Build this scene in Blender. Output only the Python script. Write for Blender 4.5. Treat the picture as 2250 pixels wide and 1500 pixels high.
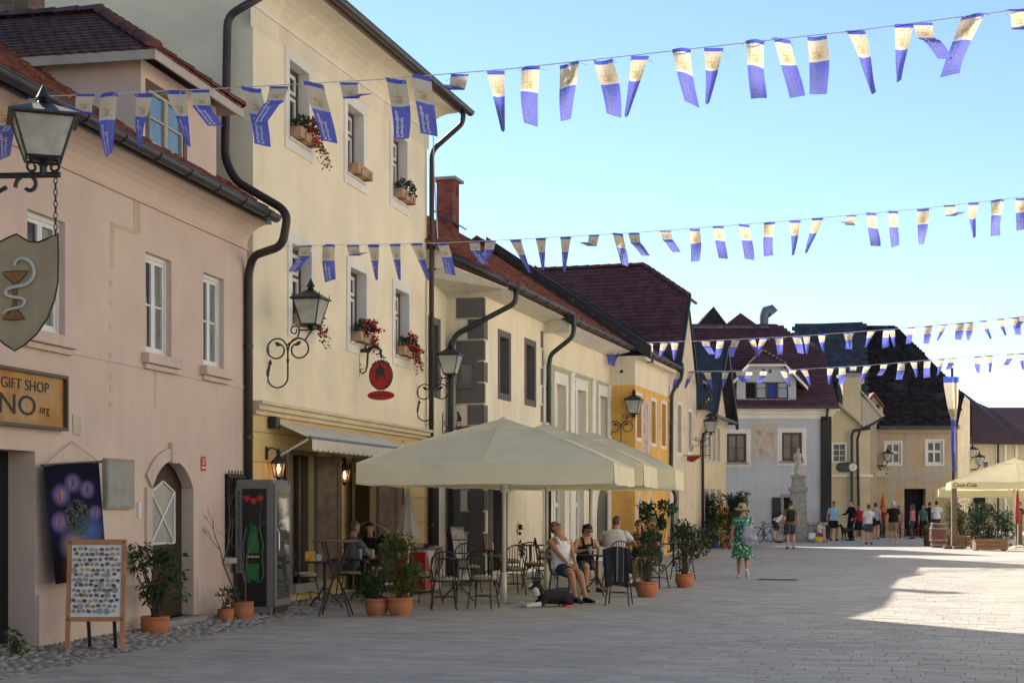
import bpy, bmesh, math, random
from mathutils import Vector, Matrix

random.seed(7)
for _o in list(bpy.data.objects):
    bpy.data.objects.remove(_o)
SC = bpy.context.scene
COL = SC.collection
R = math.radians

# ---------------------------------------------------------------- camera, sky, sun, exposure
F, CX, HZ, EYE = 3300.0, 1125.0, 1110.0, 1.6      # focal length in photo pixels, principal column, horizon row, eye height
cam = bpy.data.cameras.new('camera')
cam.sensor_width = 36.0
cam.lens = 36.0 * F / 2250.0
cam.shift_y = (HZ - 750.0) / 2250.0
cam.clip_end = 3000
cam_o = bpy.data.objects.new('camera', cam)
cam_o.location = (0, 0, EYE)
cam_o.rotation_euler = (R(90), 0, 0)
COL.objects.link(cam_o)
SC.camera = cam_o

SUN_EL = R(31)
SUN_H = Vector((-0.536, 0.844)).normalized()          # horizontal direction towards the sun (front left)
world = bpy.data.worlds.new('World')
SC.world = world
world.use_nodes = True
wn, wl = world.node_tree.nodes, world.node_tree.links
wn.clear()
sky = wn.new('ShaderNodeTexSky')
sky.sky_type = 'NISHITA'
sky.sun_disc = False
sky.sun_elevation = SUN_EL
sky.sun_rotation = math.atan2(SUN_H.x, SUN_H.y)
sky.altitude = 1200
sky.air_density = 1.0
sky.dust_density = 0.0
sky.ozone_density = 1.0
tint = wn.new('ShaderNodeMixRGB')
tint.blend_type = 'MULTIPLY'
tint.inputs[0].default_value = 1.0
tint.inputs[2].default_value = (0.96, 1.0, 1.0, 1)
bg = wn.new('ShaderNodeBackground')
bg.inputs[1].default_value = 0.088
wo = wn.new('ShaderNodeOutputWorld')
wl.new(sky.outputs[0], tint.inputs[1])
wl.new(tint.outputs[0], bg.inputs[0])
wl.new(bg.outputs[0], wo.inputs[0])

sl = bpy.data.lights.new('sun', 'SUN')
sl.energy = 5.0
sl.angle = R(0.53)
sl.color = (1.0, 0.91, 0.77)
so = bpy.data.objects.new('sun', sl)
ts = Vector((SUN_H.x * math.cos(SUN_EL), SUN_H.y * math.cos(SUN_EL), math.sin(SUN_EL)))
so.rotation_euler = ts.to_track_quat('Z', 'Y').to_euler()
so.location = (-40, 40, 60)
COL.objects.link(so)

SC.view_settings.view_transform = 'Standard'
SC.view_settings.look = 'None'
SC.view_settings.exposure = 1.21
SC.view_settings.gamma = 1.0
SC.view_settings.use_curve_mapping = False
SC.render.engine = 'CYCLES'
SC.cycles.max_bounces = 6
SC.cycles.transparent_max_bounces = 8
SC.cycles.caustics_reflective = False
SC.cycles.caustics_refractive = False

# ---------------------------------------------------------------- photo pixel -> place (authoring arithmetic)
def P(x, y, D):
    return Vector(((x - CX) / F * D, D, EYE + (HZ - y) / F * D))

def G(x, y, z=0.0):
    D = (EYE - z) * F / (y - HZ)
    return Vector(((x - CX) / F * D, D, z))

# ---------------------------------------------------------------- mesh collecting
class MB:
    def __init__(s, M=None):
        s.v, s.f, s.M, s.uv, s.mi = [], [], M or Matrix.Identity(4), {}, {}

    def add(s, verts, faces, M=None):
        T = s.M @ M if M is not None else s.M
        n = len(s.v)
        s.v += [T @ Vector(p) for p in verts]
        s.f += [tuple(i + n for i in f) for f in faces]
        return n

    def poly(s, pts, uv=None):
        n = s.add(pts, [tuple(range(len(pts)))])
        if uv:
            s.uv[len(s.f) - 1] = uv

    def box(s, lo, hi, M=None):
        a, b = lo, hi
        vs = [(a[0], a[1], a[2]), (b[0], a[1], a[2]), (b[0], b[1], a[2]), (a[0], b[1], a[2]),
              (a[0], a[1], b[2]), (b[0], a[1], b[2]), (b[0], b[1], b[2]), (a[0], b[1], b[2])]
        s.add(vs, [(0, 3, 2, 1), (4, 5, 6, 7), (0, 1, 5, 4), (1, 2, 6, 5), (2, 3, 7, 6), (3, 0, 4, 7)], M)
        return s

    def bev(s, lo, hi, b=0.01, M=None):
        """box with chamfered vertical and top edges"""
        (x0, y0, z0), (x1, y1, z1) = lo, hi
        def ring(i, z):
            return [(x0 + i, y0 + b if i < b else y0 + i, z), (x0 + b, y0 + i, z), (x1 - b, y0 + i, z), (x1 - i, y0 + b, z),
                    (x1 - i, y1 - b, z), (x1 - b, y1 - i, z), (x0 + b, y1 - i, z), (x0 + i, y1 - b, z)]
        vs = ring(0, z0) + ring(0, z1 - b)
        q = [(x0 + b, y0 + b, z1), (x1 - b, y0 + b, z1), (x1 - b, y1 - b, z1), (x0 + b, y1 - b, z1)]
        vs += q
        fs = [(i, (i + 1) % 8, 8 + (i + 1) % 8, 8 + i) for i in range(8)]
        fs += [(16, 17, 18, 19), (8 + 1, 8 + 2, 17, 16), (8 + 3, 8 + 4, 18, 17), (8 + 5, 8 + 6, 19, 18), (8 + 7, 8 + 0, 16, 19),
               (8, 9, 16), (10, 11, 17), (12, 13, 18), (14, 15, 19), tuple(range(7, -1, -1))]
        s.add(vs, fs, M)
        return s

    def loft(s, rings, cap=True, M=None, closed=False):
        n = len(rings[0])
        vs = [p for r in rings for p in r]
        fs = []
        m = len(rings)
        for i in range(m if closed else m - 1):
            a, b = i * n, ((i + 1) % m) * n
            for j in range(n):
                k = (j + 1) % n
                fs.append((a + j, a + k, b + k, b + j))
        if cap and not closed:
            fs.append(tuple(range(n - 1, -1, -1)))
            fs.append(tuple((m - 1) * n + j for j in range(n)))
        s.add(vs, fs, M)
        return s

    def tube(s, pts, r, n=6, cap=True, M=None, closed=False):
        pts = [Vector(p) for p in pts]
        rings = []
        up = None
        m = len(pts)
        for i, p in enumerate(pts):
            if closed:
                t = pts[(i + 1) % m] - pts[i - 1]
            else:
                t = pts[min(i + 1, m - 1)] - pts[max(i - 1, 0)]
            if t.length < 1e-9:
                t = Vector((0, 0, 1))
            t.normalize()
            if up is None:
                up = Vector((0, 0, 1)) if abs(t.z) < .9 else Vector((1, 0, 0))
            a = t.cross(up)
            if a.length < 1e-6:
                a = t.cross(Vector((0, 1, 0)))
            a.normalize()
            b = a.cross(t)
            up = b
            rr = r[i] if isinstance(r, (list, tuple)) else r
            rings.append([p + a * (rr * math.cos(2 * math.pi * k / n)) + b * (rr * math.sin(2 * math.pi * k / n)) for k in range(n)])
        return s.loft(rings, cap, M, closed)

    def lathe(s, prof, n=16, M=None, cap=True):
        rings = [[(r * math.cos(2 * math.pi * k / n), r * math.sin(2 * math.pi * k / n), z) for k in range(n)] for r, z in prof]
        return s.loft(rings, cap, M)

    def ball(s, c, r, n=10, m=6, M=None):
        rx, ry, rz = r if isinstance(r, (list, tuple)) else (r, r, r)
        rings = []
        for i in range(m + 1):
            a = -math.pi / 2 + math.pi * i / m
            q = max(math.cos(a), .02)
            rings.append([(c[0] + rx * q * math.cos(2 * math.pi * k / n), c[1] + ry * q * math.sin(2 * math.pi * k / n), c[2] + rz * math.sin(a)) for k in range(n)])
        return s.loft(rings, True, M)

    def prism(s, pts, vec, M=None):
        """closed polygon pts extruded by vec"""
        vec = Vector(vec)
        a = [Vector(p) for p in pts]
        n = len(a)
        fs = [tuple(range(n)), tuple(range(2 * n - 1, n - 1, -1))] + [(i, i + n, (i + 1) % n + n, (i + 1) % n) for i in range(n)]
        s.add(a + [p + vec for p in a], fs, M)
        return s

    def mesh(s, name, mat, smooth=False):
        me = bpy.data.meshes.new(name)
        me.from_pydata([tuple(p) for p in s.v], [], s.f)
        if s.uv:
            ul = me.uv_layers.new(name='UVMap')
            for fi, uvs in s.uv.items():
                pl = me.polygons[fi]
                for li, u in zip(pl.loop_indices, uvs):
                    ul.data[li].uv = u
        if mat is not None:
            for mm in (mat if isinstance(mat, (list, tuple)) else [mat]):
                me.materials.append(mm)
        if s.mi:
            for fi, m in s.mi.items():
                me.polygons[fi].material_index = m
        bm = bmesh.new()
        bm.from_mesh(me)
        bmesh.ops.recalc_face_normals(bm, faces=bm.faces)
        bm.to_mesh(me)
        bm.free()
        if smooth:
            me.polygons.foreach_set('use_smooth', [True] * len(me.polygons))
            if smooth != 'all':
                try:
                    me.set_sharp_from_angle(angle=R(smooth if smooth is not True else 40))
                except Exception:
                    pass
        return me

    def build(s, name, mat, parent=None, smooth=False, M=None):
        return link(name, s.mesh(name, mat, smooth), parent, M)


def link(name, me, parent=None, M=None):
    o = bpy.data.objects.new(name, me)
    COL.objects.link(o)
    if parent is not None:
        o.parent = parent
    if M is not None:
        o.matrix_local = M
    return o


def tag(o, label=None, cat=None, group=None, kind=None):
    if label: o['label'] = label
    if cat: o['category'] = cat
    if group: o['group'] = group
    if kind: o['kind'] = kind
    return o


def thing(name, label, cat, loc=(0, 0, 0), rz=0.0, group=None, scale=None):
    o = bpy.data.objects.new(name, None)
    o.empty_display_size = .2
    COL.objects.link(o)
    o.location = loc
    o.rotation_euler = (0, 0, rz)
    if scale: o.scale = (scale,) * 3
    return tag(o, label, cat, group)


def copy_tree(o, parent=None):
    c = o.copy()
    COL.objects.link(c)
    c.parent = parent
    for ch in [x for x in CHILD.get(o.name, o.children)]:
        copy_tree(ch, c)
    return c
CHILD = {}


def dup(root, loc, rz, label, scale=None, group=None):
    c = copy_tree(root)
    c.location = loc
    c.rotation_euler = (0, 0, rz)
    if scale: c.scale = (scale,) * 3
    c['label'] = label
    if group: c['group'] = group
    return c


def Rz(a): return Matrix.Rotation(a, 4, 'Z')
def Rx(a): return Matrix.Rotation(a, 4, 'X')
def Ry(a): return Matrix.Rotation(a, 4, 'Y')
def T(x, y=None, z=None):
    return Matrix.Translation(Vector(x) if y is None else Vector((x, y, z)))
def spiral(c, r0, r1, a0, a1, n=18):
    """points in the (x,z) plane"""
    return [(c[0] + (r0 + (r1 - r0) * i / n) * math.cos(a0 + (a1 - a0) * i / n), 0, c[1] + (r0 + (r1 - r0) * i / n) * math.sin(a0 + (a1 - a0) * i / n)) for i in range(n + 1)]

# ---------------------------------------------------------------- materials
MATS = {}
def mat(name, col=(.5, .5, .5), rough=.8, var=.12, scale=2.5, bump=.15, bscale=60, metal=0.0, island=0.0, streak=0.0,
        col2=None, mix=(.45, .65), mscale=1.2, trans=0.0, spec=.4, emit=None, coat=0.0, bdist=.004, grime=0.0, alpha=1.0):
    if name in MATS: return MATS[name]
    m = bpy.data.materials.new(name)
    m.use_nodes = True
    nt = m.node_tree
    N, L = nt.nodes, nt.links
    b = N['Principled BSDF']
    b.inputs['Roughness'].default_value = rough
    b.inputs['Metallic'].default_value = metal
    b.inputs['Specular IOR Level'].default_value = spec
    b.inputs['Coat Weight'].default_value = coat
    tc = N.new('ShaderNodeTexCoord')
    def noise(sc, det=5, src=None, rgh=.55):
        n = N.new('ShaderNodeTexNoise')
        n.inputs['Scale'].default_value = sc
        n.inputs['Detail'].default_value = det
        n.inputs['Roughness'].default_value = rgh
        L.new(src or tc.outputs['Object'], n.inputs['Vector'])
        return n.outputs['Fac']
    def mixc(fac, a, c, bl='MIX'):
        x = N.new('ShaderNodeMixRGB'); x.blend_type = bl
        for s_, v in ((0, fac), (1, a), (2, c)):
            if isinstance(v, bpy.types.NodeSocket): L.new(v, x.inputs[s_])
            elif isinstance(v, (int, float)): x.inputs[s_].default_value = v
            else: x.inputs[s_].default_value = (*v, 1)
        return x.outputs[0]
    def ramp(src, p0, p1, c0=(0, 0, 0), c1=(1, 1, 1)):
        r_ = N.new('ShaderNodeValToRGB')
        r_.color_ramp.elements[0].position = p0; r_.color_ramp.elements[1].position = p1
        r_.color_ramp.elements[0].color = (*c0, 1); r_.color_ramp.elements[1].color = (*c1, 1)
        L.new(src, r_.inputs[0])
        return r_.outputs[0]
    c = tuple(col)
    lo = tuple(max(0, x * (1 - var)) for x in c); hi = tuple(min(1, x * (1 + var)) for x in c)
    cur = ramp(noise(scale), .3, .7, lo, hi)
    if col2:
        cur = mixc(ramp(noise(mscale, 7), mix[0], mix[1]), cur, col2)
    if streak:
        mp = N.new('ShaderNodeMapping')
        mp.inputs['Scale'].default_value = (3.5, 3.5, .22)
        L.new(tc.outputs['Object'], mp.inputs['Vector'])
        s_ = noise(1.6, 6, mp.outputs[0], .65)
        cur = mixc(ramp(s_, .48, .78, (0, 0, 0), (streak,) * 3), cur, tuple(x * .45 for x in c))
    if grime:
        g_ = noise(9, 8, None, .75)
        cur = mixc(ramp(g_, .56, .74, (0, 0, 0), (grime,) * 3), cur, tuple(x * .4 for x in c))
    if island:
        ge = N.new('ShaderNodeNewGeometry')
        oi = N.new('ShaderNodeObjectInfo')
        ad = N.new('ShaderNodeMath'); ad.operation = 'ADD'
        L.new(ge.outputs['Random Per Island'], ad.inputs[0]); L.new(oi.outputs['Random'], ad.inputs[1])
        fr = N.new('ShaderNodeMath'); fr.operation = 'FRACT'
        L.new(ad.outputs[0], fr.inputs[0])
        cur = mixc(1.0, cur, ramp(fr.outputs[0], 0, 1, (1 - island,) * 3, (1 + island * .6,) * 3), 'MULTIPLY')
    L.new(cur, b.inputs['Base Color'])
    if bump:
        bp = N.new('ShaderNodeBump')
        bp.inputs['Strength'].default_value = bump
        bp.inputs['Distance'].default_value = bdist
        L.new(noise(bscale, 4), bp.inputs['Height'])
        L.new(bp.outputs[0], b.inputs['Normal'])
    if emit:
        b.inputs['Emission Color'].default_value = (*emit[0], 1)
        b.inputs['Emission Strength'].default_value = emit[1]
    if alpha < 1: b.inputs['Alpha'].default_value = alpha
    if trans:
        tr = N.new('ShaderNodeBsdfTranslucent')
        L.new(cur, tr.inputs['Color'])
        ms = N.new('ShaderNodeMixShader')
        ms.inputs[0].default_value = trans
        L.new(b.outputs[0], ms.inputs[1]); L.new(tr.outputs[0], ms.inputs[2])
        L.new(ms.outputs[0], N['Material Output'].inputs[0])
    MATS[name] = m
    return m

def plaster(name, col=(.5, .5, .5), **k):
    a = dict(rough=.92, var=.09, scale=.9, bump=.4, bscale=55, streak=.3, grime=.18, spec=.2, bdist=.006)
    a.update(col2=tuple(x * .9 for x in col), mix=(.5, .64), mscale=.65)
    a.update(k)
    return mat(name, col, **a)

iron = mat('wrought_iron', (.018, .018, .02), rough=.5, var=.2, bump=.1, spec=.5)
steel_dark = mat('dark_gutter_metal', (.035, .038, .042), rough=.42, var=.25, metal=.3, bump=.08, spec=.5)
glass = mat('window_glass', (.018, .022, .026), rough=.06, var=.3, bump=.02, bscale=3, spec=.6)
glass_pale = mat('curtained_glass', (.16, .17, .17), rough=.12, var=.25, scale=6, bump=.02, spec=.6)
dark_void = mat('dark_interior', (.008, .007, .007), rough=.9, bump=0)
white_pvc = mat('white_window_paint', (.66, .65, .62), rough=.45, var=.05, bump=.03)
brown_wood = mat('brown_painted_wood', (.075, .045, .03), rough=.55, var=.25, scale=8, bump=.2)
old_wood = mat('weathered_shutter_wood', (.17, .115, .075), rough=.75, var=.3, scale=7, bump=.3, grime=.35)
trim_white = plaster('white_trim_plaster', (.72, .685, .62), streak=.15)
stone_grey = mat('grey_stone', (.27, .265, .25), rough=.9, var=.25, scale=6, bump=.5, bscale=35, grime=.3)
terracotta = mat('terracotta_pot', (.42, .145, .065), rough=.75, var=.18, scale=7, bump=.15, col2=(.44, .24, .15), mix=(.6, .85), mscale=5)
tile_red = mat('red_roof_tile', (.165, .052, .036), rough=.8, var=.25, scale=5, bump=.3, island=.35, grime=.35)
tile_wine = mat('wine_red_roof_tile', (.11, .040, .044), rough=.75, var=.2, scale=3, bump=.25, island=.28, grime=.3)
tile_dark = mat('blackened_roof_tile', (.028, .024, .024), rough=.95, var=.4, scale=4, bump=.3, island=.45, grime=.3, col2=(.075, .075, .078), mix=(.6, .8), mscale=.9, spec=.12)
slate = mat('blue_grey_slate', (.05, .06, .07), rough=.75, var=.25, bump=.3, island=.3, spec=.25)
tile_purple = mat('dark_wine_roof_tile', (.10, .052, .047), rough=.6, var=.25, scale=5, bump=.3, island=.3, grime=.25)
flash_metal = mat('blue_grey_flashing', (.07, .09, .11), rough=.4, metal=.5, bump=.05)
leafm = mat('leaf_green', (.045, .085, .022), rough=.6, var=.3, scale=9, bump=0, island=.5, trans=.3)
leafm2 = mat('leaf_yellow_green', (.10, .13, .025), rough=.6, var=.3, scale=9, bump=0, island=.5, trans=.35)
leafd = mat('leaf_dark', (.028, .055, .022), rough=.55, var=.3, scale=9, bump=0, island=.5, trans=.25)
stemm = mat('plant_stem', (.07, .05, .03), rough=.85, var=.3, bump=.2)
redfl = mat('red_petal', (.42, .012, .025), rough=.6, var=.25, bump=0, island=.35, trans=.3)
orangefl = mat('orange_petal', (.6, .2, .02), rough=.6, var=.2, bump=0, island=.3, trans=.3)
whitefl = mat('pale_petal', (.6, .58, .62), rough=.6, var=.1, bump=0, island=.15, trans=.3)

# ---------------------------------------------------------------- lettering
def evaluated_mesh(o):
    """mesh of an unlinked object with its modifiers, worked out in a small scene of its own"""
    tmp = bpy.data.scenes.new('workbench')
    tmp.collection.objects.link(o)
    vl = tmp.view_layers[0]
    vl.update()
    me = bpy.data.meshes.new_from_object(o.evaluated_get(vl.depsgraph))
    tmp.collection.objects.unlink(o)
    bpy.data.scenes.remove(tmp)
    return me
def text_mesh(name, body, size, mat_, extrude=.003, align='CENTER', mirror=False, spacing=1.0, line=1.0, weight=0.0, shear=0.0):
    cu = bpy.data.curves.new(name, 'FONT')
    cu.body = body
    cu.size = size
    cu.extrude = extrude
    cu.align_x = align
    cu.align_y = 'CENTER'
    cu.space_character = spacing
    cu.space_line = line
    cu.offset = weight
    cu.shear = shear
    cu.resolution_u = 3
    o = bpy.data.objects.new(name, cu)
    me = evaluated_mesh(o)
    me.name = name
    bpy.data.objects.remove(o)
    bpy.data.curves.remove(cu)
    me.materials.clear()
    me.materials.append(mat_)
    if mirror:
        for v in me.vertices: v.co.x = -v.co.x
    return me
STAND = Rx(R(90))     # lettering upright, facing local -y

# ---------------------------------------------------------------- leaves
def leaves(mb, c, rad, n, size, rng, droop=0.0, shape='ell', aspect=.5):
    for _ in range(n):
        while True:
            p = Vector((rng.uniform(-1, 1), rng.uniform(-1, 1), rng.uniform(-1, 1)))
            if .15 < p.length < 1: break
        if rng.random() < .6: p = p.normalized() * rng.uniform(.65, 1)
        q = Vector((c[0] + p.x * rad[0], c[1] + p.y * rad[1], c[2] + p.z * rad[2]))
        d = Vector((p.x + rng.uniform(-.7, .7), p.y + rng.uniform(-.7, .7), p.z * .6 + rng.uniform(-.6, .6) - droop)).normalized()
        s_ = d.cross(Vector((rng.uniform(-1, 1), rng.uniform(-1, 1), rng.uniform(-1, 1))))
        if s_.length < 1e-3: continue
        s_.normalize()
        l = size * rng.uniform(.6, 1.3)
        w = l * aspect * .5
        up = d.cross(s_) * (l * .12)
        mb.add([q, q + d * l * .5 + s_ * w + up, q + d * l, q + d * l * .5 - s_ * w + up], [(0, 1, 2, 3)])

# ---------------------------------------------------------------- houses
class House:
    """local frame: x along the facade (left to right), y into the house, z up"""
    def __init__(s, name, label, A, B, cat='house', group='houses around the square'):
        s.A, s.B = Vector(A), Vector(B)
        d = (s.B - s.A)
        s.W = d.length
        s.ang = math.atan2(d.y, d.x)
        s.d = d.normalized()
        s.n = Vector((s.d.y, -s.d.x))     # outward
        s.root = thing(name, label, cat, (s.A.x, s.A.y, 0), s.ang, group)

    def u(s, px, off=0.0):
        """distance along the facade seen at photo column px, on a plane off metres in front"""
        k = (px - CX) / F
        a = s.A + s.n * off
        return (k * a.y - a.x) / (s.d.x - k * s.d.y)

    def uz(s, px, py, off=0.0):
        u = s.u(px, off)
        p = s.A + s.n * off + s.d * u
        return u, EYE + (HZ - py) / F * p.y

    def world(s, u, y, z):
        p = s.A + s.d * u - s.n * y
        return Vector((p.x, p.y, z))

    def wall(s, m, u0, u1, z0, z1, holes=(), y=0.0, back=None, name='wall', reveal=.18, reveal_mat=None, top=None):
        mb = MB()
        us = sorted({u0, u1, *[min(max(h[i], u0), u1) for h in holes for i in (0, 1)]})
        zs = sorted({z0, z1, *[min(max(h[i], z0), z1) for h in holes for i in (2, 3)]})
        for a, b in zip(us, us[1:]):
            for c, d in zip(zs, zs[1:]):
                mu, mz = (a + b) / 2, (c + d) / 2
                if any(h[0] < mu < h[1] and h[2] < mz < h[3] for h in holes): continue
                mb.poly([(a, y, c), (b, y, c), (b, y, d), (a, y, d)])
        k0 = len(mb.f)
        for h in holes:
            r_ = h[4] if len(h) > 4 else reveal
            a, b, c, d = h[:4]
            mb.poly([(a, y, c), (a, y + r_, c), (a, y + r_, d), (a, y, d)])
            mb.poly([(b, y, c), (b, y, d), (b, y + r_, d), (b, y + r_, c)])
            mb.poly([(a, y, d), (a, y + r_, d), (b, y + r_, d), (b, y, d)])
            mb.poly([(a, y, c), (b, y, c), (b, y + r_, c), (a, y + r_, c)])
        if reveal_mat:
            for i in range(k0, len(mb.f)): mb.mi[i] = 1
        if back is not None:
            t1 = top if top is not None else z1
            mb.poly([(u0, y, z0), (u0, y, t1), (u0, back, t1), (u0, back, z0)])
            mb.poly([(u1, y, z0), (u1, back, z0), (u1, back, t1), (u1, y, t1)])
            mb.poly([(u0, back, z0), (u0, back, t1), (u1, back, t1), (u1, back, z0)])
        me = mb.mesh(name, [m, reveal_mat] if reveal_mat else m)
        return link(name, me, s.root)

    def part(s, name, m, fn, smooth=False, parent=None):
        mb = MB()
        fn(mb)
        return mb.build(name, m, parent or s.root, smooth)

    def box(s, name, m, lo, hi, parent=None):
        return MB().box(lo, hi).build(name, m, parent or s.root)

    def window(s, u0, u1, z0, z1, y, fm, sm=None, fw=.06, nx=2, splits=(), pane=None, sash=.045, sill=None, bars=0, label=None):
        """frame, one sash ring and one pane for every light"""
        sm = sm or fm
        pane = pane or glass
        mb = MB()
        d = .05
        mb.box((u0, y - d, z0), (u0 + fw, y + d, z1)); mb.box((u1 - fw, y - d, z0), (u1, y + d, z1))
        mb.box((u0 + fw, y - d, z0), (u1 - fw, y + d, z0 + fw)); mb.box((u0 + fw, y - d, z1 - fw), (u1 - fw, y + d, z1))
        iu0, iu1, iz0, iz1 = u0 + fw, u1 - fw, z0 + fw, z1 - fw
        zs = [iz0] + [iz0 + (iz1 - iz0) * t for t in splits] + [iz1]
        mw = fw * .6
        for t in zs[1:-1]:
            mb.box((iu0, y - d + .004, t - mw / 2), (iu1, y + d - .004, t + mw / 2))
        root = mb.build('window', fm, s.root)
        if label: root['label'] = label
        cw = (iu1 - iu0) / nx
        for i in range(nx):
            for a, b in zip(zs, zs[1:]):
                a_, b_ = a + (mw / 2 if a > iz0 else 0), b - (mw / 2 if b < iz1 else 0)
                p0, p1 = iu0 + cw * i, iu0 + cw * (i + 1)
                sb = MB()
                q = sash
                ya, yb = y - .035, y + .02
                sb.box((p0 + .002, ya, a_ + .002), (p0 + q, yb, b_ - .002)); sb.box((p1 - q, ya, a_ + .002), (p1 - .002, yb, b_ - .002))
                sb.box((p0 + q, ya, a_ + .002), (p1 - q, yb, a_ + q)); sb.box((p0 + q, ya, b_ - q), (p1 - q, yb, b_ - .002))
                for k in range(bars):
                    zz = a_ + (b_ - a_) * (k + 1) / (bars + 1)
                    sb.box((p0 + q, ya + .008, zz - .012), (p1 - q, yb - .008, zz + .012))
                sb.build('sash', sm, root)
                MB().box((p0 + q - .005, y - .006, a_ + q - .005), (p1 - q + .005, y + .006, b_ - q + .005)).build('pane', pane[i % len(pane)] if isinstance(pane, list) else pane, root)
        if sill:
            MB().bev((u0 - .08, -sill, z0 - .09), (u1 + .08, y - .05, z0 - .005), .012).build('sill', trim_white, root)
        return root

    def surround(s, m, u0, u1, z0, z1, w, proud=.03, wb=None, name='window_surround', wt=None):
        wb = w if wb is None else wb
        wt = w if wt is None else wt
        mb = MB()
        mb.box((u0 - w, -proud, z0 - wb), (u0, .003, z1 + wt)); mb.box((u1, -proud, z0 - wb), (u1 + w, .003, z1 + wt))
        mb.box((u0, -proud, z1), (u1, .003, z1 + wt))
        if wb: mb.box((u0, -proud, z0 - wb), (u1, .003, z0))
        return mb.build(name, m, s.root)

def tiles(origin, du, dv, nu, nv, tw, th, keep=None, lift=.028, rng=None, jitter=.006, gap=.006, stagger=True, overlap=1.35):
    """overlapping plain tiles on a roof plane; du along the eaves, dv up the slope (unit vectors). returns list of (verts, faces)"""
    rng = rng or random.Random(3)
    n = du.cross(dv).normalized()
    if n.z < 0: n = -n
    out = []
    for j in range(nv):
        for i in range(-1, nu + 1):
            u = (i + (.5 if (j % 2 and stagger) else 0)) * tw
            v = j * th
            if keep and not keep(u + tw / 2, v + th / 2): continue
            l = lift + rng.uniform(-jitter, jitter)
            a = origin + du * (u + gap / 2) + dv * (v + rng.uniform(-.005, .005))
            b = a + du * (tw - gap)
            c = b + dv * (th * overlap)
            d = a + dv * (th * overlap)
            t0, t1 = n * (l + .012), n * .006
            m_ = (a + b) / 2 - dv * (tw * .12)
            out.append(([a + t0, m_ + t0, b + t0, c + t1, d + t1, a + n * .002, m_ + n * .002, b + n * .002],
                        [(0, 1, 2, 3, 4), (5, 6, 1, 0), (6, 7, 2, 1), (5, 0, 4), (7, 3, 2)]))
    return out

def tile_mesh(name, tl, m, parent, inv=None):
    mb = MB(inv)
    for v, f in tl: mb.add(v, f)
    o = mb.build(name, m, parent)
    o['kind'] = 'stuff'
    return o

def slab(pts, t, name, m, parent, inv=None):
    """roof plate of thickness t below the polygon pts"""
    a = [Vector(p) for p in pts]
    n = (a[1] - a[0]).cross(a[2] - a[0]).normalized()
    if n.z < 0: n = -n
    mb = MB(inv)
    mb.prism(a, -n * t)
    return mb.build(name, m, parent)

def gutter(h, m, u0, u1, y, z, r=.075, name='gutter'):
    """half-round gutter along local x at offset y (negative = in front)"""
    mb = MB()
    n = 10
    for rr, flip in ((r, 0), (r - .008, 1)):
        ring = [(y + rr * math.cos(math.pi + math.pi * k / n), z + rr * math.sin(math.pi + math.pi * k / n)) for k in range(n + 1)]
        for (y0, z0), (y1, z1) in zip(ring, ring[1:]):
            mb.poly([(u0, y0, z0), (u1, y0, z0), (u1, y1, z1), (u0, y1, z1)])
    for k in range(n):
        pass
    mb.tube([(u0, y - r, z), (u1, y - r, z)], .014, 6)
    for uu in (u0, u1):
        mb.poly([(uu, y + r * math.cos(math.pi + math.pi * k / n), z + r * math.sin(math.pi + math.pi * k / n)) for k in range(n + 1)])
    g = mb.build(name, m, h.root, smooth=30)
    kx = max(2, int((u1 - u0) / .9))
    for i in range(kx):
        uu = u0 + (u1 - u0) * (i + .5) / kx
        b = MB()
        b.tube([(uu, y + (r + .006) * math.cos(math.pi + math.pi * k / 8), z + (r + .006) * math.sin(math.pi + math.pi * k / 8)) for k in range(9)], .011, 5)
        b.build('gutter_bracket', m, g)
    return g

def downpipe(h, m, pts, r=.055, name='downpipe', clips=()):
    mb = MB()
    # round the corners a little
    q = [Vector(p) for p in pts]
    out = [q[0]]
    for i in range(1, len(q) - 1):
        a = (q[i - 1] - q[i]); b = (q[i + 1] - q[i])
        k = min(.16, a.length * .45, b.length * .45)
        a = a.normalized() * k; b = b.normalized() * k
        for t in (0, .25, .5, .75, 1):
            out.append(q[i] + a * (1 - t) ** 2 + b * t ** 2)
    out.append(q[-1])
    mb.tube(out, r, 10)
    o = mb.build(name, m, h.root, smooth='all')
    for c in clips:
        c = Vector(c)
        MB().tube([c - Vector((0, 0, .025)), c + Vector((0, 0, .025))], r + .012, 10).build('pipe_clip', m, o)
    return o
# ================================================================ the setting: ground, pavers, cobbles
SD = Vector((.27, .963, 0)).normalized()             # along the street
SN = Vector((SD.y, -SD.x, 0))                        # across it, to the right
pave_mat = mat('concrete_paver', (.385, .362, .33), rough=.85, var=.07, scale=2.2, bump=.2, bscale=90, island=.13, grime=.3, spec=.25, col2=(.31, .295, .275), mix=(.48, .75), mscale=.5)
joint_mat = mat('sand_joint', (.26, .245, .23), rough=.95, var=.2, scale=3, bump=.3)
far_mat = mat('far_paving', (.375, .355, .33), rough=.85, var=.10, scale=.8, bump=.15, bscale=30, grime=.15, spec=.25)
cob_mat = mat('river_cobble', (.29, .265, .235), rough=.85, var=.3, scale=7, bump=.3, island=.4, grime=.3)

g = MB()
g.poly([(-700, -60, -.012), (700, -60, -.012), (700, 1500, -.012), (-700, 1500, -.012)])
ground = tag(g.build('ground', joint_mat), kind='structure')
far_edge = 46.0

def street_pt(a, b):
    """a metres along the street, b metres across, from the foot of the camera"""
    return SD * a + SN * b
FARQ = [street_pt(far_edge, -60), street_pt(far_edge, 120), street_pt(900, 120), street_pt(900, -60)]
f_ = MB()
f_.poly([(p.x, p.y, -.003) for p in FARQ])
f_.build('far_paving', far_mat, ground)

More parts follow.
